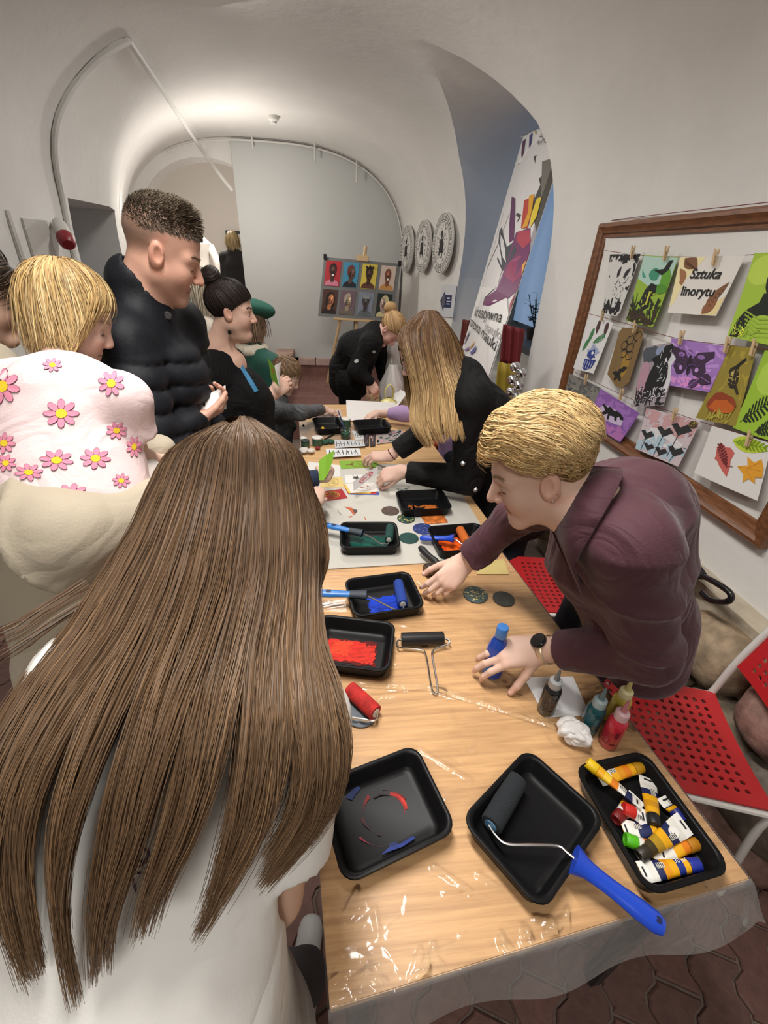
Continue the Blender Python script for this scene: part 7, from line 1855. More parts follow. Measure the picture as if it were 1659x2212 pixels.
# ------------------------------------------------------------------ 2. girl in the foreground with very long brown hair
def girl():
    t = Pt('person', 'girl seen from behind with very long brown hair and a white T-shirt', (-.22, .20, 0))
    H = Head((-.150, .625, 1.355), (.22, .86, -.46), (.03, .35, 1), .95)
    nb = np.array([-.185, .515, 1.225]); shL = np.array([-.350, .440, 1.180]); shR = np.array([-.050, .395, 1.115]); chest = np.array([-.205, .40, 1.08]); pel = np.array([-.255, .190, .84])
    elR = AZ(596, 1935, .865); wrR = np.array([-.09, .50, .80]); elL = np.array([-.46, .42, .92]); wrL = np.array([-.30, .62, .82])
    SKG = (.58, .37, .27)
    b = Body(SKG); b.head(H, nb, .046, .0060, chest=nb + np.array([-.01, -.06, -.06]))
    b.arm(elR, wrR, (-.35, .9, -.05), (0, -.1, 1), -1, .88, re=.040, rw=.025, h=.0040); b.arm(elL, wrL, (.4, .9, -.05), (0, -.1, 1), 1, .88, re=.037, rw=.024, h=.0055)
    S2 = Sdf(); S2.add(cone(shR + [-.02, 0, 0], elR, .05, .041), 0); b.add(S2, *bounds([shR, elR], .08), .0045)
    b.bridge(shR, nb, shL, elL)
    b.finish(t)
    TS = mat('white_tshirt', (.80, .78, .74), .85, bump=.10, bscale=240, wrinkle=.3, wscale=4)
    S = Sdf(); bk = nz((0, -.75, .62))
    S.add(cone(chest, pel, .145, .160, bk, .70), 0).add(cone(nb + [-.01, -.05, -.05], chest, .09, .145, bk, .72), .07)
    S.add(cone(shL, nb + [-.03, -.02, -.02], .062, .072), .06).add(cone(shR, nb + [.03, -.03, -.02], .064, .072), .06)
    mR = shR + (elR - shR) * .70; mL = shL + (elL - shL) * .66
    for sh, e, m_ in ((shR, elR, mR), (shL, elL, mL)):
        a = nz(e - sh); sleeve(S, [sh, m_ + a * .05], (.062, .072), m_, a, .058)
    S.add(cone(shL + [.02, -.04, -.08], pel + [-.10, .0, -.05], .085, .125), .06).add(cone(pel + [-.10, .0, -.05], pel + [-.11, -.02, -.34], .125, .14), .05).add(cone(pel + [.02, .0, -.02], pel + [.03, -.02, -.34], .150, .180), .05).cut(plane(pel + [0, 0, -.36], (0.05, 0.05, -1)))
    S.sub(cone(nb, H.W((0, -.03, -.06)), .058, .07), .012)
    fo = lambda P: -.008 * crease(P, (.8, .3, .5), 16, 1.3, .7) * np.clip(.1 + 1.2 * wob(P, 8, 3.0), 0, 1) - .006 * crease(P, (.9, -.3, -.2), 13, 1.5, 2.0) * np.clip((1.0 - P[:, 2]) / .2, 0, 1)
    cloth('tshirt', S, [nb, shL, shR, pel, mL, mR, pel + [0, 0, -.35]], .0068, TS, t, .0015, 17, 1.7, mrg=.21, extra=fo)
    # pen squiggles on the back of the shirt
    for pl in ([(289, 1690), (300, 1672), (318, 1662)], [(436, 1662), (452, 1648), (470, 1632)], [(300, 1832), (318, 1838), (322, 1852), (306, 1862), (288, 1850)], [(316, 1862), (300, 1872), (282, 1862)], [(306, 1886), (288, 1888), (288, 1905), (294, 1926)]):
        pts = [march(S, x, y, off=.001) for x, y in pl]
        if all(p is not None for p in pts): tubes('pen_mark', [(spline(pts, 14), .0013, 5)], cm('5a4a66', .7), t)
    legs(t, pel + [-.07, .03, -.20], pel + [.08, .03, -.20], (-.33, .24, 0), (-.10, .36, 0), GREYT, SHOEW, (.085, .062))
    shoes(t, (-.33, .24, 0), (-.105, .37, 0), (.15, 1, 0), SHOEW)
    hcol = (.098, .056, .030)
    cap(H, cond_plane(.06, 0, -.09), .002, np.array(hcol) * .6, t, .006)
    def row(l, c, r): return (AD(*l), AD(*c), AD(*r))
    e0 = ell(CC, CR + .020); capf = lambda P: e0(H.loc(P)) * H.s
    def top(x, y): return touch(capf, H.c, x, y)
    rows = [(top(498, 905), top(520, 900), top(545, 904)), (AD(368, 985, .68), top(512, 950), AD(642, 990, .69)), (AD(325, 1062, .69), top(505, 1050), AD(672, 1070, .73)), row((290, 1150, .69), (490, 1165, .545), (686, 1165, .75)), row((228, 1250, .67), (470, 1270, .52), (676, 1270, .73)),
            row((160, 1350, .62), (430, 1395, .485), (690, 1390, .62)), row((50, 1490, .56), (380, 1540, .440), (725, 1500, .535)), row((-50, 1680, .52), (340, 1700, .42), (742, 1620, .515)), row((-80, 1870, .53), (320, 1850, .42), (700, 1740, .52)), row((-40, 2050, .54), (300, 1990, .43), (615, 1850, .52)), row((40, 2200, .55), (270, 2130, .45), (520, 1965, .52))]
    sheet_hair(rows, 11000, 25, .00048, t, lambda n, k: vary(n, k, hcol, .22, tip=(.150, .088, .046), hi=(.27, .155, .075), hif=.10), .030, 150, .45, .0040, .42, bcol=np.array(hcol) * .55, backing=.50, stray=.06, freq=7, seed=3, macro=17)
    # right-hand curtain of hair beside the face, and the lock flying out to the left
    rows = [row((560, 925, .72), (615, 960, .70), (650, 1010, .74)), row((600, 1080, .70), (668, 1090, .71), (690, 1110, .78)), row((600, 1180, .70), (690, 1190, .71), (694, 1200, .77)), row((590, 1270, .68), (682, 1260, .69), (672, 1270, .74)), row((570, 1370, .64), (655, 1340, .65), (660, 1350, .70))]
    sheet_hair(rows, 900, 18, .0007, t, lambda n, k: vary(n, k, hcol, .2, tip=(.15, .088, .046), hi=(.27, .155, .075), hif=.15), .02, 14, .4, .004, .3, backing=.0, seed=4, name='hair_curtain')
    rows = [row((180, 1250, .64), (200, 1268, .62), (220, 1290, .62)), row((90, 1310, .60), (110, 1325, .58), (130, 1345, .58)), row((20, 1345, .57), (40, 1370, .55), (60, 1395, .55)), row((-50, 1380, .54), (-30, 1410, .52), (-10, 1440, .52))]
    sheet_hair(rows, 36, 14, .0005, t, lambda n, k: vary(n, k, hcol, .2), .006, 6, .4, .003, .2, backing=.0, seed=5, name='hair_lock')
girl()

# ------------------------------------------------------------------ 3. man in the black puffer jacket
def man():
    t = Pt('person', 'man with cropped hair in a black quilted jacket looking down', (-.55, 1.50, 0))
    HC = AY(352, 545, 1.50)
    H = Head(HC, (.86, .20, -.42), (.30, .0, 1), 1.04, brow=(.16, .10, .06), browa=.5, stubble=(.30, .20, .16), nose=1.05, jaw=1.06, blush=.55, lip=(.50, .26, .22),
             scalp=lambda x, y, z: np.clip((z - np.interp(y, [-.12, -.04, .0, .03, .06, .1], [-.045, -.030, .020, .040, .062, .074])) / .055, 0, 1), scalpcol=(.16, .11, .08), scalpa=.75)
    nb = AY(300, 660, 1.49); shR = nb + np.array([.0, -.150, -.085]); shL = nb + np.array([.05, .165, -.075]); chest = nb + np.array([.015, .01, -.22]); pel = np.array([nb[0] - .02, 1.48, .95])
    elR = AY(335, 985, 1.22); wrR = AY(418, 905, 1.42); elL = shL + np.array([-.01, .05, -.29]); wrL = elL + np.array([.10, .0, -.22])
    SK = (.60, .34, .25)
    b = Body(SK); b.head(H, nb, .064, .0031, chest=nb + np.array([0, 0, -.08]))
    b.arm(elR, wrR, AY(462, 880, 1.50) - wrR, (.25, .5, -.65), -1, 1.02, (.75, .8, .85, .9), .05, (.45, .5, .3), .045, .030, .0034)
    b.arm(elL, wrL, (.4, 0, -.9), (0, 1, 0), 1, 1.02, h=.006, nails=False); b.bridge(elL, shL, nb, shR, elR); b.finish(t); face_parts(H, t, (.03, .02, .018), (.14, .09, .06), .0026)
    PJ = mat('puffer_nylon', (.005, .006, .009), .62, spec=.22, bump=.10, bscale=120)
    S = Sdf(); f = nz((.9, .15, 0))
    S.add(cone(chest, pel, .152, .160, f, .85), 0).add(cone(nb + [0, 0, -.06], chest, .085, .15, f, .85), .07)
    S.add(cone(shR, nb + [0, -.04, -.03], .066, .070), .06).add(cone(shL, nb + [0, .04, -.03], .066, .070), .06)
    a = nz(wrR - elR); sleeve(S, [shR, elR, wrR], (.074, .072, .050), wrR - a * .012, a, .034); S.add(cone(shL, elL, .086, .07), .05).add(cone(elL, wrL, .07, .05), .04)
    S.add(cone(nb + [0, 0, -.03], nb + H.D((0, -.35, .9)) * .062, .084, .078), .03)
    S.sub(cone(nb + [0, 0, .015], H.W((0, -.018, -.05)), .062, .074), .006)
    ztop = float(nb[2] - .10)
    def quilt(P):
        z = P[:, 2] + .025 * np.sin(5 * P[:, 1]) + .15 * (P[:, 0] - nb[0])
        q = np.abs(np.sin(PI * z / .062)); return -(.017 * q ** .45 - .008) * np.clip((ztop - P[:, 2]) / .04, 0, 1) + .0018 * wob(P, 70, 1.0)
    cloth('puffer_jacket', S, [nb, shR, shL, pel, elR, wrR, elL, wrL], .0065, PJ, t, .002, 18, .2, extra=quilt, mrg=.22)
    # zip and hood cord hardware at the collar
    p = march(S, 362, 682, .8, off=.004)
    if p is not None: lathe('snap_button', [(.011, -.003), (.012, 0), (.009, .003)], p, mat('gunmetal', (.1, .1, .1), .35, metal=.8), t, 14, -nz(ray(362, 682)))
    legs(t, pel + [0, -.1, -.03], pel + [0, .1, -.03], (pel[0], 1.38, 0), (pel[0] + .05, 1.62, 0), NAVYD, SHOEB, (.095, .06), top=pel); shoes(t, (pel[0] + .02, 1.38, 0), (pel[0] + .07, 1.62, 0), (1, .1, 0), SHOEB)
    hb_ = (.075, .055, .040)
    line = lambda y: np.interp(y, [-.12, -.06, -.02, .02, .055, .1], [.028, .036, .050, .060, .068, .074])
    g = np.random.default_rng(6)
    dirs = scalp_roots(7000, lambda x, y, z, xs: z > line(y), 8)
    n, k = len(dirs), 5; zz = (CC + dirs * CR); hgt = np.clip((zz[:, 2] - line(zz[:, 1])) / .045, 0, 1)
    L = (.003 + (.014 + .018 * np.clip(dirs[:, 1] + .2, 0, 1)) * hgt ** 1.5) * g.uniform(.7, 1.2, n)
    base = CC + dirs * (CR - .001); dv = dirs * .8 + np.array([0, .10, .6]) * hgt[:, None] + np.array([0, -.1, -.3]) * (1 - hgt)[:, None] + g.normal(0, .2, (n, 3)); dv /= np.linalg.norm(dv, axis=1)[:, None]
    P = np.stack([base + dv * (L * s)[:, None] + np.array([0, .006, -.002]) * s * s for s in np.linspace(0, 1, k)], 1)
    strand_mesh(H.c + (P * H.s) @ H.R.T.astype(float), taper(n, k, .0008), vary(n, k, hb_, .3, tip=(.13, .10, .07)), 'hair', HAIR, t)
    # folded white paper in the hand
    C = [AY(437, 858, 1.50), AY(487, 832, 1.52), AY(489, 884, 1.50), AY(425, 884, 1.44)]
    o = sheet('folded_paper', Matrix.Identity(4), 1, 1, PAPER, [], nx=8, ny=8, th=.001); warp(o, bil(C, (0, -1, .1), lambda u, v: .012 * math.sin(PI * u))); tag(o, 'white folded paper held in the man\'s hand', 'paper')
man()
# ------------------------------------------------------------------ 4. woman with the bun, black cardigan
def bun_woman():
    t = Pt('person', 'woman with a dark hair bun in a black cardigan, reading a booklet', (-.42, 2.22, 0))
    H = Head(AY(500, 672, 2.20), (.965, .10, -.12), (.06, 0, 1), .97, brow=(.03, .02, .018), browa=.85, nose=.98, cheek=1.1, jaw=1.06, double=True, open=1, lip=(.45, .16, .15), blush=.6)
    nb = AY(468, 760, 2.20); shR = nb + np.array([-.03, -.155, -.085]); shL = nb + np.array([.02, .165, -.085]); chest = nb + np.array([.03, .0, -.22]); pel = np.array([nb[0] + .05, 2.22, .92])
    b = Body((.60, .38, .29)); b.head(H, nb, .054, .0035, chest=nb + np.array([.04, 0, -.06]))
    elR = shR + np.array([.04, -.03, -.30]); wrR = AY(590, 850, 2.30); b.arm(elR, wrR, (.6, .3, .4), (0, -.8, .4), -1, .92, (.6, .7, .7, .8), .04, (.5, .5, .3), .04, .026, .0045); b.bridge(nb, shR, elR); b.finish(t)
    face_parts(H, t, (.015, .01, .01), (.03, .02, .018), .0024, .0013)
    S = Sdf(); f = nz((.97, 0, .1))
    S.add(cone(chest + [.03, 0, 0], pel, .165, .185, f, .95), 0).add(cone(nb + [.01, 0, -.09], chest, .10, .16, f, .85), .07).add(cone(chest + [.09, -.02, .0], chest + [.10, .04, -.03], .10, .10), .06)
    S.add(cone(shR, nb + [0, -.05, -.05], .07, .07), .06).add(cone(shL, nb + [0, .05, -.05], .07, .07), .06)
    S.add(cone(shR, elR, .076, .064), .05).add(cone(elR, wrR + (elR - wrR) * .22, .064, .046), .04).add(cone(shL, shL + [.08, .02, -.3], .07, .06), .05)
    S.add(cone(pel, pel + [0, 0, -.12], .185, .185, f, .95), .04).cut(plane(pel + [0, 0, -.2], (0, 0, -1)))
    S.sub(cone(nb + [.03, 0, .0], nb + H.D((0, 0, 1)) * .1, .052, .070), .012)
    cloth('cardigan', S, [nb, shR, shL, pel, elR, wrR], .009, BLACKC, t, .003, 20, 3.0, mrg=.24)
    LB = mat('blue_lanyard', (.02, .16, .32), .6)
    pts = [march(S, x, y, 1.2, off=.006) for x, y in ((494, 748), (508, 772), (524, 797), (540, 822), (554, 846))]; pts = [p for p in pts if p is not None]
    if len(pts) > 2: tubes('lanyard', [((spline(pts, 12), .011, 8), dict(flat=(1.0, .25)))], LB, t)
    legs(t, pel + [0, -.1, -.1], pel + [0, .1, -.1], (pel[0], 2.12, 0), (pel[0], 2.34, 0), NAVYD, SHOEB, (.1, .06)); shoes(t, (pel[0], 2.12, 0), (pel[0], 2.34, 0), (1, 0, 0), SHOEB)
    hc = (.018, .011, .009)
    cap(H, cond_plane(.060, 0, -.060), .008, np.array(hc) * .8, t, .0045)
    tgt = nz((0, -.62, .80))
    dirs = scalp_roots(2600, lambda x, y, z, xs: z > np.interp(y, [-.12, -.035, -.012, .012, .03, .055, .1], [-.06, -.055, -.01, .014, .034, .050, .066]), 11)
    P = comb_paths(H, dirs, lambda d: tgt[None] - d, np.clip(np.arccos(np.clip(dirs @ tgt, -1, 1)) * .088, .01, .2), 10, .010, .013, .001, seed=12)
    strand_mesh(P, taper(*P.shape[:2], .0009), vary(*P.shape[:2], hc, .3, hi=(.05, .03, .024), hif=.2), 'hair', HAIR, t)
    bc = H.W(CC + tgt * (CR + .030)); R_ = .043
    sdfobj('hair_bun', Sdf().add(ell(bc, (R_, R_, R_ * .92)), 0).post(lambda P_: .003 * wob(P_, 90, 1)), bc - .08, bc + .08, .004, HAIRD, t, lambda V_: np.tile(np.array(hc) * .9, (len(V_), 1)))
    g = np.random.default_rng(13); n, k = 420, 14; ax = H.D(tgt); a = nz(np.cross(ax, (0, 1, .2))); b2 = np.cross(ax, a)
    th0, ph = g.uniform(0, 6.28, (n, 1)), g.uniform(-1.2, 1.3, (n, 1)); s = np.linspace(0, 1.6, k)[None]
    w = th0 + s; el_ = ph + .25 * np.sin(w * 2)
    P = bc + (R_ + .001) * (np.cos(el_) * np.cos(w))[..., None] * a + (R_ + .001) * (np.cos(el_) * np.sin(w))[..., None] * b2 + R_ * .93 * np.sin(el_)[..., None] * ax
    strand_mesh(P, taper(n, k, .0010), vary(n, k, hc, .35, hi=(.06, .035, .026), hif=.2), 'bun_strands', HAIR, t)
    p = H.W((.080, -.006, -.046)); tubes('earring', [(np.linspace(p, p - [0, 0, .025], 4), .0012, 6)], CHROME, t); lathe('earring_bead', [(.001, -.010), (.008, -.006), (.009, 0), (.006, .008), (.001, .010)], p - [0, 0, .034], cm('0c0a0a', .2), t, 12)
    # booklet
    o1 = sheet('open_booklet', Matrix.Identity(4), 1, 1, '6f9a30', [('b0603c', ellp(.5, .6, .14, .14, jit=.3)), ('3f7a26', strip([(.5, .2), (.5, .5)], .04)), ('4c8a2c', hatch(.2, .8, .1, .4, 6, 80, .03, .2))], nx=2, ny=2, th=.001)
    warp(o1, bil([AY(578, 772, 2.22), AY(592, 790, 2.20), AY(603, 836, 2.20), AY(586, 818, 2.22)], (.3, -.9, .2)))
    tag(o1, 'green-covered booklet held open by the woman with the bun', 'booklet')
    o2 = sheet('page', Matrix.Identity(4), 1, 1, PAPER, [], o1, nx=2, ny=2, th=.0008); warp(o2, bil([AY(593, 790, 2.205), AY(607, 782, 2.26), AY(604, 822, 2.26), AY(603, 836, 2.205)], (.9, -.3, .2)))
bun_woman()
# ------------------------------------------------------------------ 5. woman with long ombre hair and glasses in a black coat
def coat_woman():
    t = Pt('person', 'woman with long brown-to-blond hair in a black coat leaning over the cards', (.86, 1.82, 0))
    H = Head(AY(915, 765, 1.78), (-.80, .16, -.56), (-.3, 0, 1), .97, brow=(.06, .04, .03), nose=1.0, blush=.4, lip=(.5, .24, .22))
    nb = AY(985, 812, 1.80); shL = nb + np.array([.03, -.16, -.05]); shR = nb + np.array([.02, .17, -.06]); chest = nb + np.array([.13, .0, -.16]); pel = np.array([.86, 1.84, .90])
    wrL = AZ(868, 1018, .855); elL = ADL(1010, 1035, wrL, .25); wrR = AZ(842, 985, .83); elR = ADL(955, 905, wrR, .27)
    b = Body((.60, .39, .31)); b.head(H, nb, .050, .0042)
    b.arm(elL, wrL, AZ(820, 1030, .83) - wrL, (.2, -.55, .8), -1, .95, (.85, .85, .85, .9), .03, (.35, .5, .35), .04, .026, .0032)
    b.arm(elR, wrR, AZ(790, 985, .82) - wrR, (.35, -.3, .9), 1, .95, (.7, .55, .6, .65), .08, (.6, .7, .35), .04, .026, .0032)
    b.bridge(elL, shL, nb, shR, elR)
    bo = b.finish(t); face_parts(H, t)
    CT = mat('black_coat', (.005, .005, .0055), .8, bump=.1, bscale=260, spec=.25, wrinkle=.5, wscale=6)
    S = Sdf(); f = nz((.5, 0, .85))
    S.add(cone(chest, pel, .15, .165, f, .8), 0).add(cone(nb + [.03, 0, -.03], chest, .09, .145, f, .8), .07).add(cone(pel, pel + [.02, 0, -.32], .17, .20), .06).cut(plane(pel + [0, 0, -.36], (0, 0, -1)))
    S.add(cone(shL, nb + [.03, -.03, -.01], .068, .075), .06).add(cone(shR, nb + [.03, .03, -.01], .068, .075), .06)
    for sh, e, w, q, r in ((shL, elL, wrL, .08, (.075, .068, .048)), (shR, elR, wrR, .14, (.073, .066, .050))):
        sleeve(S, [sh, e, w], r, w + (e - w) * q, nz(w - e), .035)
    S.sub(cone(nb, H.W((0, -.02, -.05)), .056, .065), .012)
    cloth('coat', S, [nb, shL, shR, pel + [0, 0, -.35], elL, wrL, elR, wrR], .0085, CT, t, .0035, 20, 5.0, mrg=.22)
    for x, y in ((1000, 1001), (1027, 1058)):
        p = march(S, x, y, .8, off=.003)
        if p is not None: lathe('coat_button', [(.010, -.002), (.010, .002), (.006, .003)], p, CHROME, t, 14, -nz(ray(x, y)))
    legs(t, pel + [.03, -.09, -.2], pel + [.03, .09, -.2], (.92, 1.74, 0), (.92, 1.94, 0), NAVYD, SHOEB, (.08, .055)); shoes(t, (.90, 1.74, 0), (.90, 1.94, 0), (-1, 0, 0), SHOEB)
    bc = H.D((0, 1, 0))
    lens = [H.W((s * .031, .096, .0)) for s in (-1, 1)]
    gl = thing('glasses', 'thin metal glasses on the long-haired woman', 'glasses', lens[0])
    tubes('rim', [(ring(lens[0], bc, .021, 0, flat=.85), .0010, 6)], CHROME, gl); tubes('rim', [(ring(lens[1], bc, .021, 0, flat=.85), .0010, 6)], CHROME, gl)
    tubes('bridge', [([H.W((-.010, .098, .003)), H.W((.010, .098, .003))], .0010, 6)], CHROME, gl)
    for s in (-1, 1): tubes('temple', [([H.W((s * .052, .094, .003)), H.W((s * .078, .0, .004))], .0010, 6)], CHROME, gl)
    a = nz(elR - wrR); tubes('bracelet', [(ring(wrR + a * .012, a, .030, 0), .0028, 6)], cm('5a0f1c', .5), t)
    hcol = (.085, .042, .018)
    cap(H, cond_plane(.062, 0, -.085), .002, np.array(hcol) * .6, t, .005)
    tipc = (.56, .38, .18); colf = lambda n, k: vary(n, k, hcol, .22, tip=tipc, hi=(.36, .20, .08), hif=.15)
    g = np.random.default_rng(21)
    e0 = ell(CC, CR + .012); capf = lambda P: e0(H.loc(P)) * H.s
    def top(x, y, o=.004): return touch(capf, H.c, x, y, .8, o)
    def rw(l, c, r, y=1.78): return (AY(l[0], l[1], y), AY(c[0], c[1], y - .10), AY(r[0], r[1], y + .02))
    rows = [(top(908, 674), top(926, 670), top(946, 674)), (AY(862, 725, 1.76), top(925, 718), AY(988, 735, 1.80)), (AY(880, 785, 1.72), AY(935, 785, 1.655), AY(1008, 790, 1.80)), rw((893, 850), (948, 845), (1030, 835), 1.72), rw((893, 895), (950, 890), (1045, 872), 1.70), rw((905, 935), (955, 925), (1050, 905), 1.68), rw((925, 965), (965, 955), (1045, 935), 1.67)]
    sheet_hair(rows, 5000, 18, .00078, t, colf, .03, 60, .5, .006, .35, bcol=np.array(hcol) * .7, backing=.62, stray=.05, freq=8, seed=22)
    # far-side curtain
    rows = [(H.W((.02, .03, .130)), H.W((.04, .05, .12)), H.W((.05, .02, .12))), (H.W((.06, .085, .05)), H.W((.088, .06, .03)), H.W((.088, .0, .03))), (AY(880, 850, 1.92), AY(890, 850, 1.95), AY(930, 850, 1.95)), (AY(892, 900, 1.88), AY(900, 905, 1.9), AY(935, 900, 1.92))]
    sheet_hair(rows, 700, 16, .0008, t, colf, .015, 16, .5, .004, .25, backing=0, seed=23, name='hair_curtain')
    # print held in the hands
    C = [AZ(*c8(425, 760), .84), AZ(*c8(610, 645), .87), AZ(*c8(604, 702), .84), AZ(*c8(428, 832), .80)]
    o = sheet('held_print', Matrix.Identity(4), 1, 1, 'd6d3d2', [('c03a40', strip(ellp(.52, .52, .26, .36, 18), .05, True)), ('c4454a', hatch(.34, .72, .28, .74, 26, 81, .04, .14))], nx=4, ny=4, th=.0008)
    warp(o, bil(C, nz((-.1, -.5, .85)))); tag(o, 'white card with a round red print held up by the woman in black', 'card')
def ADL(px, py, ref, L, far=False):
    ds = np.linspace(.3, 4, 3000); P = ray(px, py)[None] * ds[:, None] + _c; q = np.abs(np.linalg.norm(P - np.asarray(ref), axis=1) - L)
    m = np.argmin(np.linalg.norm(P - np.asarray(ref), axis=1)); k = m + np.argmin(q[m:]) if far else np.argmin(q[:m + 1]); return P[k]
coat_woman()
# ------------------------------------------------------------------ 6. toddler carried on the arm, 7. adult in the beige hoodie
def toddler():
    t = Pt('person', 'small blond child in a pink flowered top carried on an arm', AD(150, 1080, .88))
    H = Head(AD(152, 685, 1.00), (.86, .22, -.46), (.2, .1, 1), .86, cheek=1.25, nose=.75, browa=.2, blush=.7, jaw=1.05, lip=(.62, .33, .30))
    nb = AD(140, 815, .955); hip = AD(170, 1100, .90); chest = AD(150, 900, .93)
    ux = nz(H.D((1, 0, 0))); ux = nz((.62, -.50, 0)); ux = nz((.75, -.45, .0))
    shR = AD(262, 868, .93); shL = AD(20, 850, .92)
    b = Body((.66, .45, .36)); b.head(H, nb, .036, .0032, chest=nb + [0, 0, -.03])
    elR = AD(300, 985, 1.00); wrR = AD(345, 1000, 1.10); b.arm(elR, wrR, (.5, .8, 0), (0, 0, 1), 1, .5, re=.026, rw=.02, h=.0034, nails=False); b.bridge(nb, shR, elR, r=.024); b.finish(t); face_parts(H, t, (.08, .05, .03), (.4, .26, .14), .0014)
    S = Sdf(); f = nz(_c - chest)
    S.add(cone(chest, hip, .125, .145, f, .8), 0).add(cone(nb + [0, 0, -.03], chest, .06, .12, f, .8), .06).add(cone(shR, nb + [.02, 0, -.02], .050, .055), .05).add(cone(shL, nb + [-.02, 0, -.02], .05, .055), .05)
    mR = shR + (elR - shR) * .62; a = nz(elR - shR); sleeve(S, [shR, mR + a * .03], (.056, .054), mR, a, .040); mL = shL + np.array([-.06, .02, -.10]); S.add(cone(shL, mL, .055, .055), .04)
    lowp = AD(150, 1088, .86); dn = nz(hip - chest); S.cut(plane(hip + dn * .035, dn), .0)
    S.sub(cone(nb, H.W((0, -.02, -.06)), .042, .052), .01)
    PK = mat('pink_jersey', (.74, .58, .58), .85, bump=.1, bscale=240, wrinkle=.28, wscale=6)
    def fold(P):
        u = P @ nz((.35, -.2, .9)).astype(np.float32); v = P @ nz((.9, -.3, -.2)).astype(np.float32); return .006 * np.sin(48 * u + 3 * np.sin(12 * v)) * np.clip(.25 + wob(P, 11, 3.0), 0, 1)
    cloth('flowered_top', S, [nb, shR, shL, hip, mR, mL], .0055, PK, t, .002, 30, 2.0, extra=fold, mrg=.2)
    petal, cen, lin = cm('d987a0', .8), cm('dfc028', .8), cm('8a4a60', .8)
    for (x, y, r, a0, asp) in [(4, 834, 40, .2, 1), (132, 893, 40, 0, .8), (240, 828, 30, .3, .95), (252, 930, 24, .5, .8), (8, 957, 26, .1, .9), (122, 994, 38, .2, .62), (206, 990, 34, .1, .7), (62, 1020, 32, .6, .6), (156, 1066, 36, .15, .62), (113, 788, 22, .2, .7), (290, 965, 18, .4, 1.3), (262, 1038, 20, .2, .8), (12, 1000, 24, .3, .8)]:
        fl = bpy.data.objects.new('flower_print', None); 
        first = None
        for k in range(8):
            w = a0 + 2 * PI * k / 8; cx, cy = x + r * .62 * math.cos(w), y + asp * r * .62 * math.sin(w)
            po = [(cx + r * .36 * math.cos(w) * math.cos(q) - r * .20 * math.sin(w) * math.sin(q), cy + asp * (r * .36 * math.sin(w) * math.cos(q) + r * .20 * math.cos(w) * math.sin(q))) for q in np.linspace(0, 2 * PI, 9)[:-1]]
            po2 = [(cx + (px_ - cx) * 1.10, cy + (py_ - cy) * 1.10) for px_, py_ in po]
            decal(S, po2[::-1], lin, t, 'flower_outline', .0016, .4); decal(S, po[::-1], petal, t, 'flower_petal', .0024, .4)
        decal(S, [(x + r * .32 * math.cos(q), y + asp * r * .32 * math.sin(q)) for q in np.linspace(0, 2 * PI, 13)[:-1]][::-1], cen, t, 'flower_centre', .0034, .4)
        bpy.data.objects.remove(fl)
    # patterned leggings
    S2 = Sdf(); k1 = AD(300, 1040, 1.02); S2.add(cone(hip - dn * .03, hip + dn * .045, .115, .105, f, .8), 0).add(cone(hip + dn * .02, k1, .075, .055), .05).add(cone(k1, k1 + [.02, .05, -.22], .055, .04), .03).add(cone(hip + dn * .04, hip + [-.14, .18, -.10], .09, .05), .05)
    cloth('leggings', S2, [hip, k1, k1 + [0, 0, -.2], hip + dn * .1, hip + [-.14, .18, -.1]], .008, mat('floral_leggings', (.70, .64, .60), .85, bump=.1, bscale=200), t, .003, 26, 1.0)
    for x, y, r, hx in ((285, 1062, 16, 'd98a80'), (300, 1035, 12, '7cb59c'), (268, 1078, 12, 'd98a80'), (205, 1092, 12, '7cb59c'), (310, 1055, 10, 'c98a98')):
        decal(S2, [(x + r * (.7 + .3 * math.cos(5 * q)) * math.cos(q), y + r * (.7 + .3 * math.cos(5 * q)) * math.sin(q)) for q in np.linspace(0, 2 * PI, 16)[:-1]][::-1], cm(hx, .8), t, 'leaf_print', .003, .4)
    hc = (.40, .255, .100)
    cap(H, cond_plane(.055, 0, -.085), .012, np.array(hc) * .55, t, .0045)
    g = np.random.default_rng(31)
    dirs = scalp_roots(8500, lambda x, y, z, xs: z > np.interp(y, [-.12, -.035, -.012, .012, .03, .055, .1], [-.05, -.03, -.0, .016, .034, .048, .058]), 32)
    n, k = len(dirs), 13; d = dirs.copy(); up_l = np.array([0, 0, 1.0]) @ H.R.astype(float); dn_l = -up_l
    crown = nz((0, -.45, .9)); P = []; L = g.uniform(.09, .175, n) + .05 * np.clip(dirs[:, 2], 0, 1); p = CC + dirs * (CR + .006)
    v = dirs - crown[None]; v -= dirs * (v * dirs).sum(1, keepdims=True); v /= np.linalg.norm(v, axis=1, keepdims=True) + 1e-6
    v = v + dirs * .12 + g.normal(0, .22, (n, 3))
    for i in range(k):
        P.append(p.copy()); v = v + dn_l[None] * .38 + np.stack([np.sign(p[:, 0]) * .10, np.where(p[:, 1] > .03, -.26, 0.0), 0 * p[:, 0]], 1) + g.normal(0, .06, (n, 3)); v /= np.linalg.norm(v, axis=1, keepdims=True); p = p + v * (L / (k - 1))[:, None]
        for cc, rr in ((CC, CR + .016), (np.array([0, .022, -.03]), np.array([.066, .068, .085]))):
            q = (p - cc) / rr; m_ = np.linalg.norm(q, axis=1); ins = m_ < 1; p[ins] = cc + (q[ins] / m_[ins][:, None]) * rr
    P = np.stack(P, 1)
    face = ((P[:, :, 1] > .064) & (P[:, :, 2] < .022)).any(1) | ((P[:, :, 1] > .050) & (P[:, :, 2] < -.03)).any(1); P = P[~face]
    Pw = H.c + (P * H.s) @ H.R.T.astype(float)
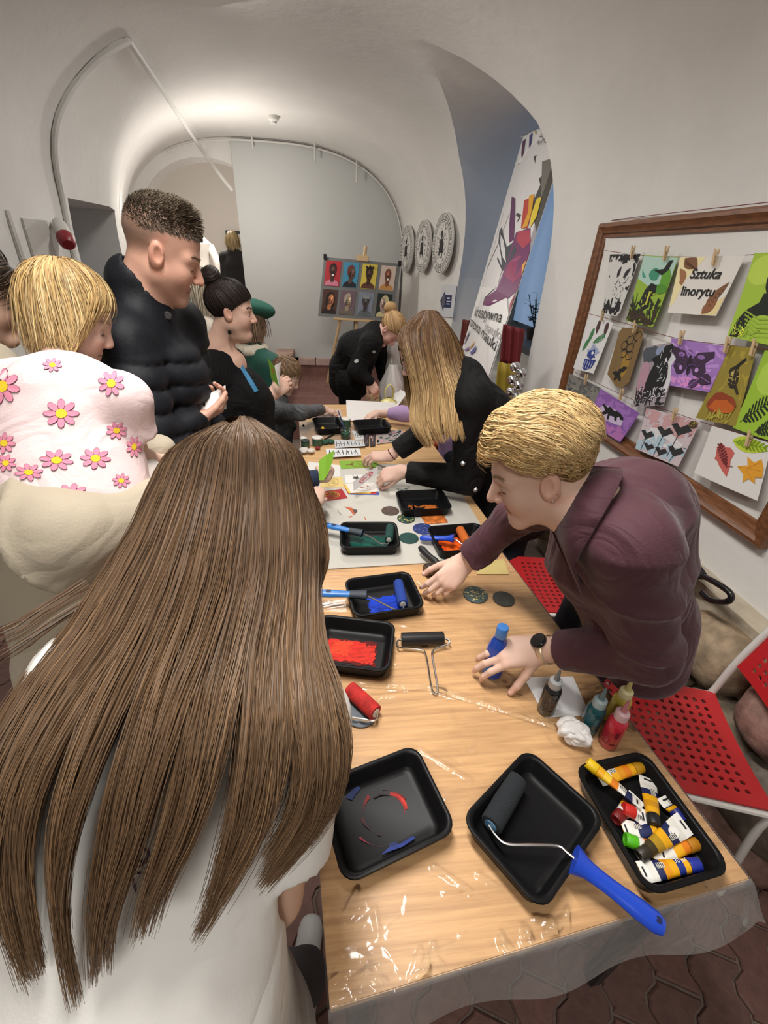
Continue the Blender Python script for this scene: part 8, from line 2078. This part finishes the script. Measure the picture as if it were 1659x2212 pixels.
    strand_mesh(Pw, taper(*Pw.shape[:2], .00068), vary(*Pw.shape[:2], hc, .30, tip=(.52, .36, .16), hi=(.72, .56, .30), hif=.2), 'hair', HAIR, t)
toddler()
def hoodie_adult():
    t = Pt('person', 'adult in a beige hoodie carrying the small child, mostly out of frame', (-.80, 1.12, 0))
    H = Head(AD(-60, 640, 1.16), (.8, .3, -.2), (0, 0, 1), 1.0, brow=(.05, .03, .02))
    nb = AD(-60, 800, 1.14); shR = AD(-60, 960, .98); shL = AD(40, 900, 1.25); chest = AD(20, 1000, 1.14); pel = AD(190, 1330, 1.14)
    elR = AD(150, 1168, .80); wrR = AD(345, 1085, .96)
    b = Body((.58, .37, .28)); b.head(H, nb, .054, .006); b.arm(elR, wrR, AD(420, 1020, 1.1) - wrR, (.1, -.6, .8), -1, .95, h=.0045); b.bridge(nb, shR, elR); b.finish(t)
    HB = mat('beige_hoodie', (.40, .345, .26), .9, bump=.12, bscale=200, wrinkle=.28, wscale=4)
    S = Sdf(); f = nz((.9, -.3, 0))
    S.add(cone(chest, pel, .17, .165, f, .85), 0).add(cone(nb, chest, .10, .165, f, .85), .08).add(cone(shR, nb + [0, 0, -.05], .08, .09), .07).add(cone(shL, nb + [0, 0, -.05], .08, .09), .07)
    S.add(cone(shR, elR, .088, .078), .05).add(cone(elR, wrR, .078, .056), .04).add(cone(shL, AD(250, 1000, 1.25), .08, .06), .05).add(cone(AD(250, 1000, 1.25), AD(345, 975, 1.15), .06, .045), .04)
    S.add(cone(pel, pel + [0, 0, -.10], .168, .172, f, .85), .02).cut(plane(pel + [0, 0, -.16], (0, 0, -1))); S.sub(cone(nb + [0, 0, .04], H.W((0, 0, -.05)), .07, .08), .02)
    def fold(P):
        u = P @ nz((.8, .1, .6)).astype(np.float32); return -.026 * crease(P, (.8, .1, .6), 24, 1.2, .3) * np.exp(-(np.linalg.norm(P - elR.astype(np.float32), axis=1) / .17) ** 2)
    cloth('hoodie', S, [nb, shR, shL, pel, elR, wrR, AD(345, 975, 1.15)], .009, HB, t, .004, 16, 4.0, extra=fold, mrg=.24)
    legs(t, pel + [-.0, -.1, -.06], pel + [0, .1, -.06], (pel[0] - .05, pel[1] - .1, 0), (pel[0] - .05, pel[1] + .12, 0), mat('beige_trousers', (.42, .36, .28), .9), SHOEB, (.1, .07), top=pel); shoes(t, (pel[0] - .02, pel[1] - .1, 0), (pel[0] - .02, pel[1] + .12, 0), (1, .2, 0), SHOEB)
    hc = (.05, .032, .02); cap(H, cond_plane(.055, 0, -.09), .018, np.array(hc) * .7, t, .006)
    dirs = scalp_roots(1500, lambda x, y, z, xs: z > np.interp(y, [-.12, -.03, .03, .1], [-.06, -.03, .03, .06]), 41)
    P = comb_paths(H, dirs, lambda d: np.array([[.3, -.8, -.5]]) * np.ones((len(d), 1)), .09, 9, .010, .024, .004, seed=42, off=.008); strand_mesh(P, taper(*P.shape[:2], .0009), vary(*P.shape[:2], hc, .3), 'hair', HAIR, t)
hoodie_adult()
# ------------------------------------------------------------------ 8. boy in the grey hoodie
def simple_child(label, hc_px, Y, fwd, s, hair, coat, base, arm=None, skin=(.62, .42, .33), hand=.62, zpel=.62, slv=.85, hlen=.03, dirh=(0, .6, -.5), back=.03):
    H = Head(AY(*hc_px, Y), fwd, (0, 0, 1), s, cheek=1.15, nose=.8, browa=.3, blush=.6)
    t = Pt('person', label, base)
    f = nz((H.R[0, 1], H.R[1, 1], 0)); side = np.array([-f[1], f[0], 0])
    nb = H.c + np.array([0, 0, -.135 * s / .9]) - f * back; chest = nb + [0, 0, -.16]; pel = np.array([*(nb[:2] - f[:2] * .02), zpel])
    b = Body(skin); b.head(H, nb, .038, .0050)
    shs = [nb + side * .105 + [0, 0, -.05], nb - side * .105 + [0, 0, -.05]]
    S = Sdf(); S.add(cone(chest, pel, .115, .12, f, .85), 0).add(cone(nb + [0, 0, -.03], chest, .07, .11, f, .85), .06)
    pts = [nb, pel] + shs
    for k, sh in enumerate(shs):
        S.add(cone(sh, nb + [0, 0, -.03], .05, .06), .05)
        if arm and arm[k] is not None:
            el, wr, d, n, sd_, curl = arm[k]; b.arm(el, wr, d, n, sd_, hand / .62 * .72, curl, .05, (.6, .5, .3), .030, .020, .0040, nails=False)
            b.bridge(nb, sh, el, r=.024); pts += [el, wr]
            a = nz(wr - el); p = wr + (el - wr) * (1 - slv); sleeve(S, [sh, el, wr], (.055, .046, .034), p, a)
        else:
            S.add(cone(sh, sh + [0, 0, -.24], .052, .042), .04)
    b.finish(t); S.add(cone(pel, pel + [0, 0, -.06], .12, .122, f, .85), .02).cut(plane(pel + [0, 0, -.09], (0, 0, -1)))
    S.sub(cone(nb + [0, 0, .02], H.W((0, 0, -.05)), .045, .05), .01)
    cloth('top', S, pts, .008, coat, t, .003, 26, 2.0, mrg=.19)
    fl, fr = pel * np.array([1, 1, 0]) + side * .07, pel * np.array([1, 1, 0]) - side * .07
    legs(t, pel + side * .06, pel - side * .06, fl, fr, NAVYD, SHOEB, (.065, .045), top=pel); shoes(t, fl, fr, f, SHOEW, .75)
    cap(H, cond_plane(.058, 0, -.065), .006, np.array(hair) * .7, t, .006)
    dirs = scalp_roots(1000, lambda x, y, z, xs: z > np.interp(y, [-.12, -.035, -.012, .012, .03, .055, .1], [-.06, -.055, -.0, .016, .034, .050, .064]), 51)
    P = comb_paths(H, dirs, lambda d: np.array([dirh]) * np.ones((len(d), 1)) + nrg.normal(0, .2, d.shape), hlen, 7, .006, .012, .001, seed=52); strand_mesh(P, taper(*P.shape[:2], .001), vary(*P.shape[:2], hair, .25), 'hair', HAIR, t)
    return t, H, S
bel, bwr = AY(648, 892, 2.55), AZ(700, 884, .80)
simple_child('small boy in a grey hoodie reaching for the far tray', (617, 812), 2.68, (.85, -.05, -.52), .86, (.20, .12, .065), mat('grey_hoodie', (.085, .088, .092), .9, bump=.15, bscale=200, wrinkle=.6, wscale=9), (-.34, 2.70, 0), [None, (bel, bwr, (.9, .05, -.25), (.1, -.2, 1), -1, (.4, .45, .5, .5))], back=.075)
# ------------------------------------------------------------------ 9. woman in black bending by the easel
def easel_woman():
    t = Pt('person', 'woman in black with tied blond hair bending beside the easel', (.16, 3.52, 0))
    H = Head(AY(842, 712, 3.38), (.42, -.30, -.85), (.7, -.3, .6), .95, blush=.9, brow=(.3, .2, .12))
    nb = AY(812, 722, 3.44); chest = AY(772, 760, 3.48); pel = np.array([AY(756, 850, 3.52)[0], 3.55, .90]); shR = AY(800, 745, 3.28); shL = AY(815, 735, 3.62)
    elR = AY(770, 800, 3.26); wrR = AY(798, 825, 3.22); b = Body((.55, .33, .27)); b.head(H, nb, .050, .0048); b.arm(elR, wrR, AY(815, 852, 3.18) - wrR, (-.2, -.8, .4), 1, .92, (.6, .7, .8, .8), h=.0045, nails=False); b.bridge(nb, shR, elR); b.finish(t)
    S = Sdf(); f = nz((.6, 0, .7)); S.add(cone(chest, pel, .15, .165, f, .85), 0).add(cone(nb, chest, .08, .145, f, .85), .07).add(cone(shR, nb, .07, .07), .06).add(cone(shL, nb, .07, .07), .06).add(cone(shR, elR, .07, .06), .05).add(cone(elR, wrR, .06, .04), .04).add(cone(shL, shL + [.06, 0, -.28], .07, .05), .05)
    S.add(cone(pel, pel + [0, 0, -.08], .165, .165), .03)
    cloth('apron_top', S, [nb, chest, pel, shR, shL, elR, wrR], .0105, BLACKC, t, .003, 18, 1.0)
    for x, y, r in ((752, 810, 9), (758, 822, 7), (770, 780, 5), (742, 806, 5), (808, 760, 4)): decal(S, blot(x, y, r, int(x), 10)[::-1], cm('9aa09c', .7), t, 'paint_splash', .006, 1.5)
    legs(t, pel + [-.0, -.09, -.05], pel + [0, .09, -.05], (pel[0] - .02, 3.46, 0), (pel[0] - .02, 3.68, 0), BLACKC, SHOEB, (.1, .07), top=pel); shoes(t, (pel[0], 3.46, 0), (pel[0], 3.68, 0), (1, -.2, 0), SHOEB)
    hc = (.36, .22, .10); cap(H, cond_plane(.058, 0, -.06), .010, np.array(hc) * .7, t, .006)
    tg = nz((0, -.95, .25)); dirs = scalp_roots(1300, lambda x, y, z, xs: z > np.interp(y, [-.12, -.035, .0, .03, .055, .1], [-.06, -.05, .01, .034, .05, .064]), 61)
    P = comb_paths(H, dirs, lambda d: tg[None] - d, np.clip(np.arccos(np.clip(dirs @ tg, -1, 1)) * .085, .01, .2), 9, .010, .016, .003, seed=62); strand_mesh(P, taper(*P.shape[:2], .0012), vary(*P.shape[:2], hc, .3, hi=(.6, .42, .22)), 'hair', HAIR, t)
    bc = H.W(CC + tg * (CR + .028)); sdfobj('hair_knot', Sdf().add(ell(bc, (.045, .040, .045)), 0).post(lambda P_: .006 * wob(P_, 60, 2)), bc - .09, bc + .09, .006, HAIRD, t, lambda V_: np.tile(np.array(hc), (len(V_), 1)))
easel_woman()
# ------------------------------------------------------------------ 10-14. partly hidden and far people
def back_person(label, px, py, Y, s, hair, coatcol, zpel, fwd, base_z=0.0, hat=None, hlen=.13, w=.15, bob=True, scarf=None):
    H = Head(AY(px, py, Y), fwd, (0, 0, 1), s); t = Pt('person', label, (H.c[0], H.c[1], base_z)); f = nz((*nz(fwd)[:2], 0)); side = np.array([-f[1], f[0], 0])
    nb = H.c + np.array([0, 0, -.15 * s]) - f * .03; pel = np.array([nb[0], nb[1], zpel]); chest = nb + [0, 0, -.2]
    b = Body((.6, .4, .31)); b.head(H, nb, .05, .008); b.finish(t); cm_ = mat('coat_%d%d' % (px, py), coatcol, .85, bump=.1, bscale=200)
    S = Sdf(); S.add(cone(chest, pel, w + .01, w + .02, f, .8), 0).add(cone(nb + [0, 0, -.04], chest, .08, w, f, .8), .07)
    for q in (-1, 1): S.add(cone(nb + side * q * .16 + [0, 0, -.08], nb + side * q * .03 + [0, 0, -.03], .065, .07), .06).add(cone(nb + side * q * .165 + [0, 0, -.08], nb + side * q * .20 + [0, 0, -.38], .068, .055), .05).add(cone(nb + side * q * .20 + [0, 0, -.38], nb + side * q * .14 + f * .16 + [0, 0, -.52], .055, .04), .04)
    S.add(cone(pel, pel + [0, 0, -.15], w + .02, w + .025, f, .85), .03).cut(plane(pel + [0, 0, -.2], (0, 0, -1)))
    cloth('coat', S, [nb, pel, nb + side * .25, nb - side * .25], .012, cm_, t, .003, 20, 1.0, mrg=.24)
    fl, fr = np.array([*pel[:2], base_z]) + side * .09, np.array([*pel[:2], base_z]) - side * .09
    legs(t, pel + side * .08 + [0, 0, -.05], pel - side * .08 + [0, 0, -.05], fl, fr, NAVYD, SHOEB, (.085, .055), h=.014); shoes(t, fl, fr, f, SHOEB)
    cap(H, cond_plane(.058, 0, -.09), .014, np.array(hair) * .7, t, .007)
    dirs = scalp_roots(800, lambda x, y, z, xs: z > np.interp(y, [-.12, -.035, .0, .03, .055, .1], [-.06, -.05, .0, .034, .05, .064]), 71)
    dn_l = np.array([0, 0, -1.0]) @ H.R.astype(float); n, k = len(dirs), 9; dirs = dirs[dirs[:, 2] < .25] if hat else dirs; n = len(dirs); p = CC + dirs * (CR + .008); v = dirs * .15; P = []
    for i in range(k):
        P.append(p.copy()); v = v + dn_l * .4 + nrg.normal(0, .06, (n, 3)); v /= np.linalg.norm(v, axis=1, keepdims=True); p = p + v * (hlen * (1 + .6 * np.clip(dirs[:, 2:3], 0, 1)) / k)
        q = (p - CC) / (CR + .016); m_ = np.linalg.norm(q, axis=1); ins = m_ < 1; p[ins] = CC + q[ins] / m_[ins][:, None] * (CR + .016)
    P = np.stack(P, 1); P = P[~((P[:, -1, 1] > .06) & (np.abs(P[:, -1, 0]) < .05))]; Pw = H.c + (P * H.s) @ H.R.T.astype(float)
    strand_mesh(Pw, taper(*Pw.shape[:2], .0018), vary(*Pw.shape[:2], hair, .25), 'hair', HAIR, t)
    if hat:
        c = H.W((0, .01, .095)); sdfobj('beret', Sdf().add(ell(c, (.125, .125, .055), H.R), 0).post(lambda P_: .003 * wob(P_, 30, 1)), c - .16, c + .16, .007, mat('hat_cloth', hat, .9), t)
    if scarf: sdfobj('knitted_collar', Sdf().add(lambda P_: np.hypot(np.linalg.norm((P_ - nb.astype(np.float32))[:, :2], axis=1) - .075, (P_ - nb.astype(np.float32))[:, 2]) - .035, 0).post(lambda P_: .006 * wob(P_, 90, 1)), nb - .15, nb + .15, .007, mat('cream_knit', scarf, .9), t)
back_person('woman with grey-blond bob in a beige coat behind the bun', 438, 628, 3.25, 1.0, (.42, .36, .27), (.48, .42, .35), .95, (.9, .35, 0), hlen=.20)
back_person('person in a green beret and green coat behind the woman with the bun', 545, 700, 2.95, .94, (.2, .13, .08), (.010, .07, .05), .80, (.6, .75, -.2), hat=(.012, .08, .055), scarf=(.55, .50, .40))
back_person('blond visitor in a shiny black coat in the far hall', 503, 520, 8.3, 1.0, (.5, .38, .2), (.012, .012, .014), 1.30, (.1, 1, 0), base_z=.44, hlen=.15, w=.17)
# child in navy behind the girl's hair, both hands holding the green card
w1, w2 = AZ(683, 1085, .87), AZ(702, 1030, .90)
e1, e2 = AZ(664, 1150, .80) + np.array([-.06, -.02, .02]), AZ(640, 1040, .92) + np.array([-.10, .02, -.03])
simple_child('child in navy holding the green card, hidden behind the long hair', (545, 1010), 1.42, (.75, .45, -.45), .84, (.12, .07, .04), mat('navy_sweater', (.010, .018, .05), .85, bump=.1, bscale=200), (-.22, 1.42, 0), [(e2, w2, AZ(712, 1005, .92) - w2, (.3, .8, .4), -1, (.6, .7, .75, .8)), (e1, w1, AZ(690, 1048, .90) - w1, (.2, -.8, .4), 1, (.5, .55, .6, .6))], zpel=.60, slv=.88)
_dc = float(CM[2] @ (w2 - _c)) - .035
C = [AD(689, 985, _dc), AD(722, 972, _dc + .01), AD(716, 1020, _dc + .01), AD(688, 1050, _dc)]
o = sheet('green_card', Matrix.Identity(4), 1, 1, '7cae2c', [], nx=6, ny=6, th=.0008, outline=[(0, .2), (.4, 0), (.7, .12), (1, .5), (1, .98), (.5, .93), (.02, .86)]); warp(o, bil(C, nz((.2, -.8, .5)), lambda u, v: .008 * math.sin(PI * u))); tag(o, 'bright green card held up in two small hands', 'card')
# child in lilac behind the woman in black
w1 = AZ(812, 893, .80); e1 = AZ(868, 893, .84)
simple_child('child with a lilac sleeve reaching into the far tray, hidden behind the coat', (985, 835), 2.62, (-.9, -.1, -.4), .84, (.2, .12, .06), mat('lilac_top', (.36, .24, .42), .85), (.72, 2.64, 0), [(e1, w1, AZ(783, 906, .785) - w1, (0, -.1, 1), -1, (.35, .4, .45, .5)), None], zpel=.60, slv=.45)
back_person('person in an orange-red top hidden behind the woman in black', 950, 770, 3.05, .9, (.10, .06, .04), (.55, .06, .025), .72, (-.9, -.2, -.3), w=.14)
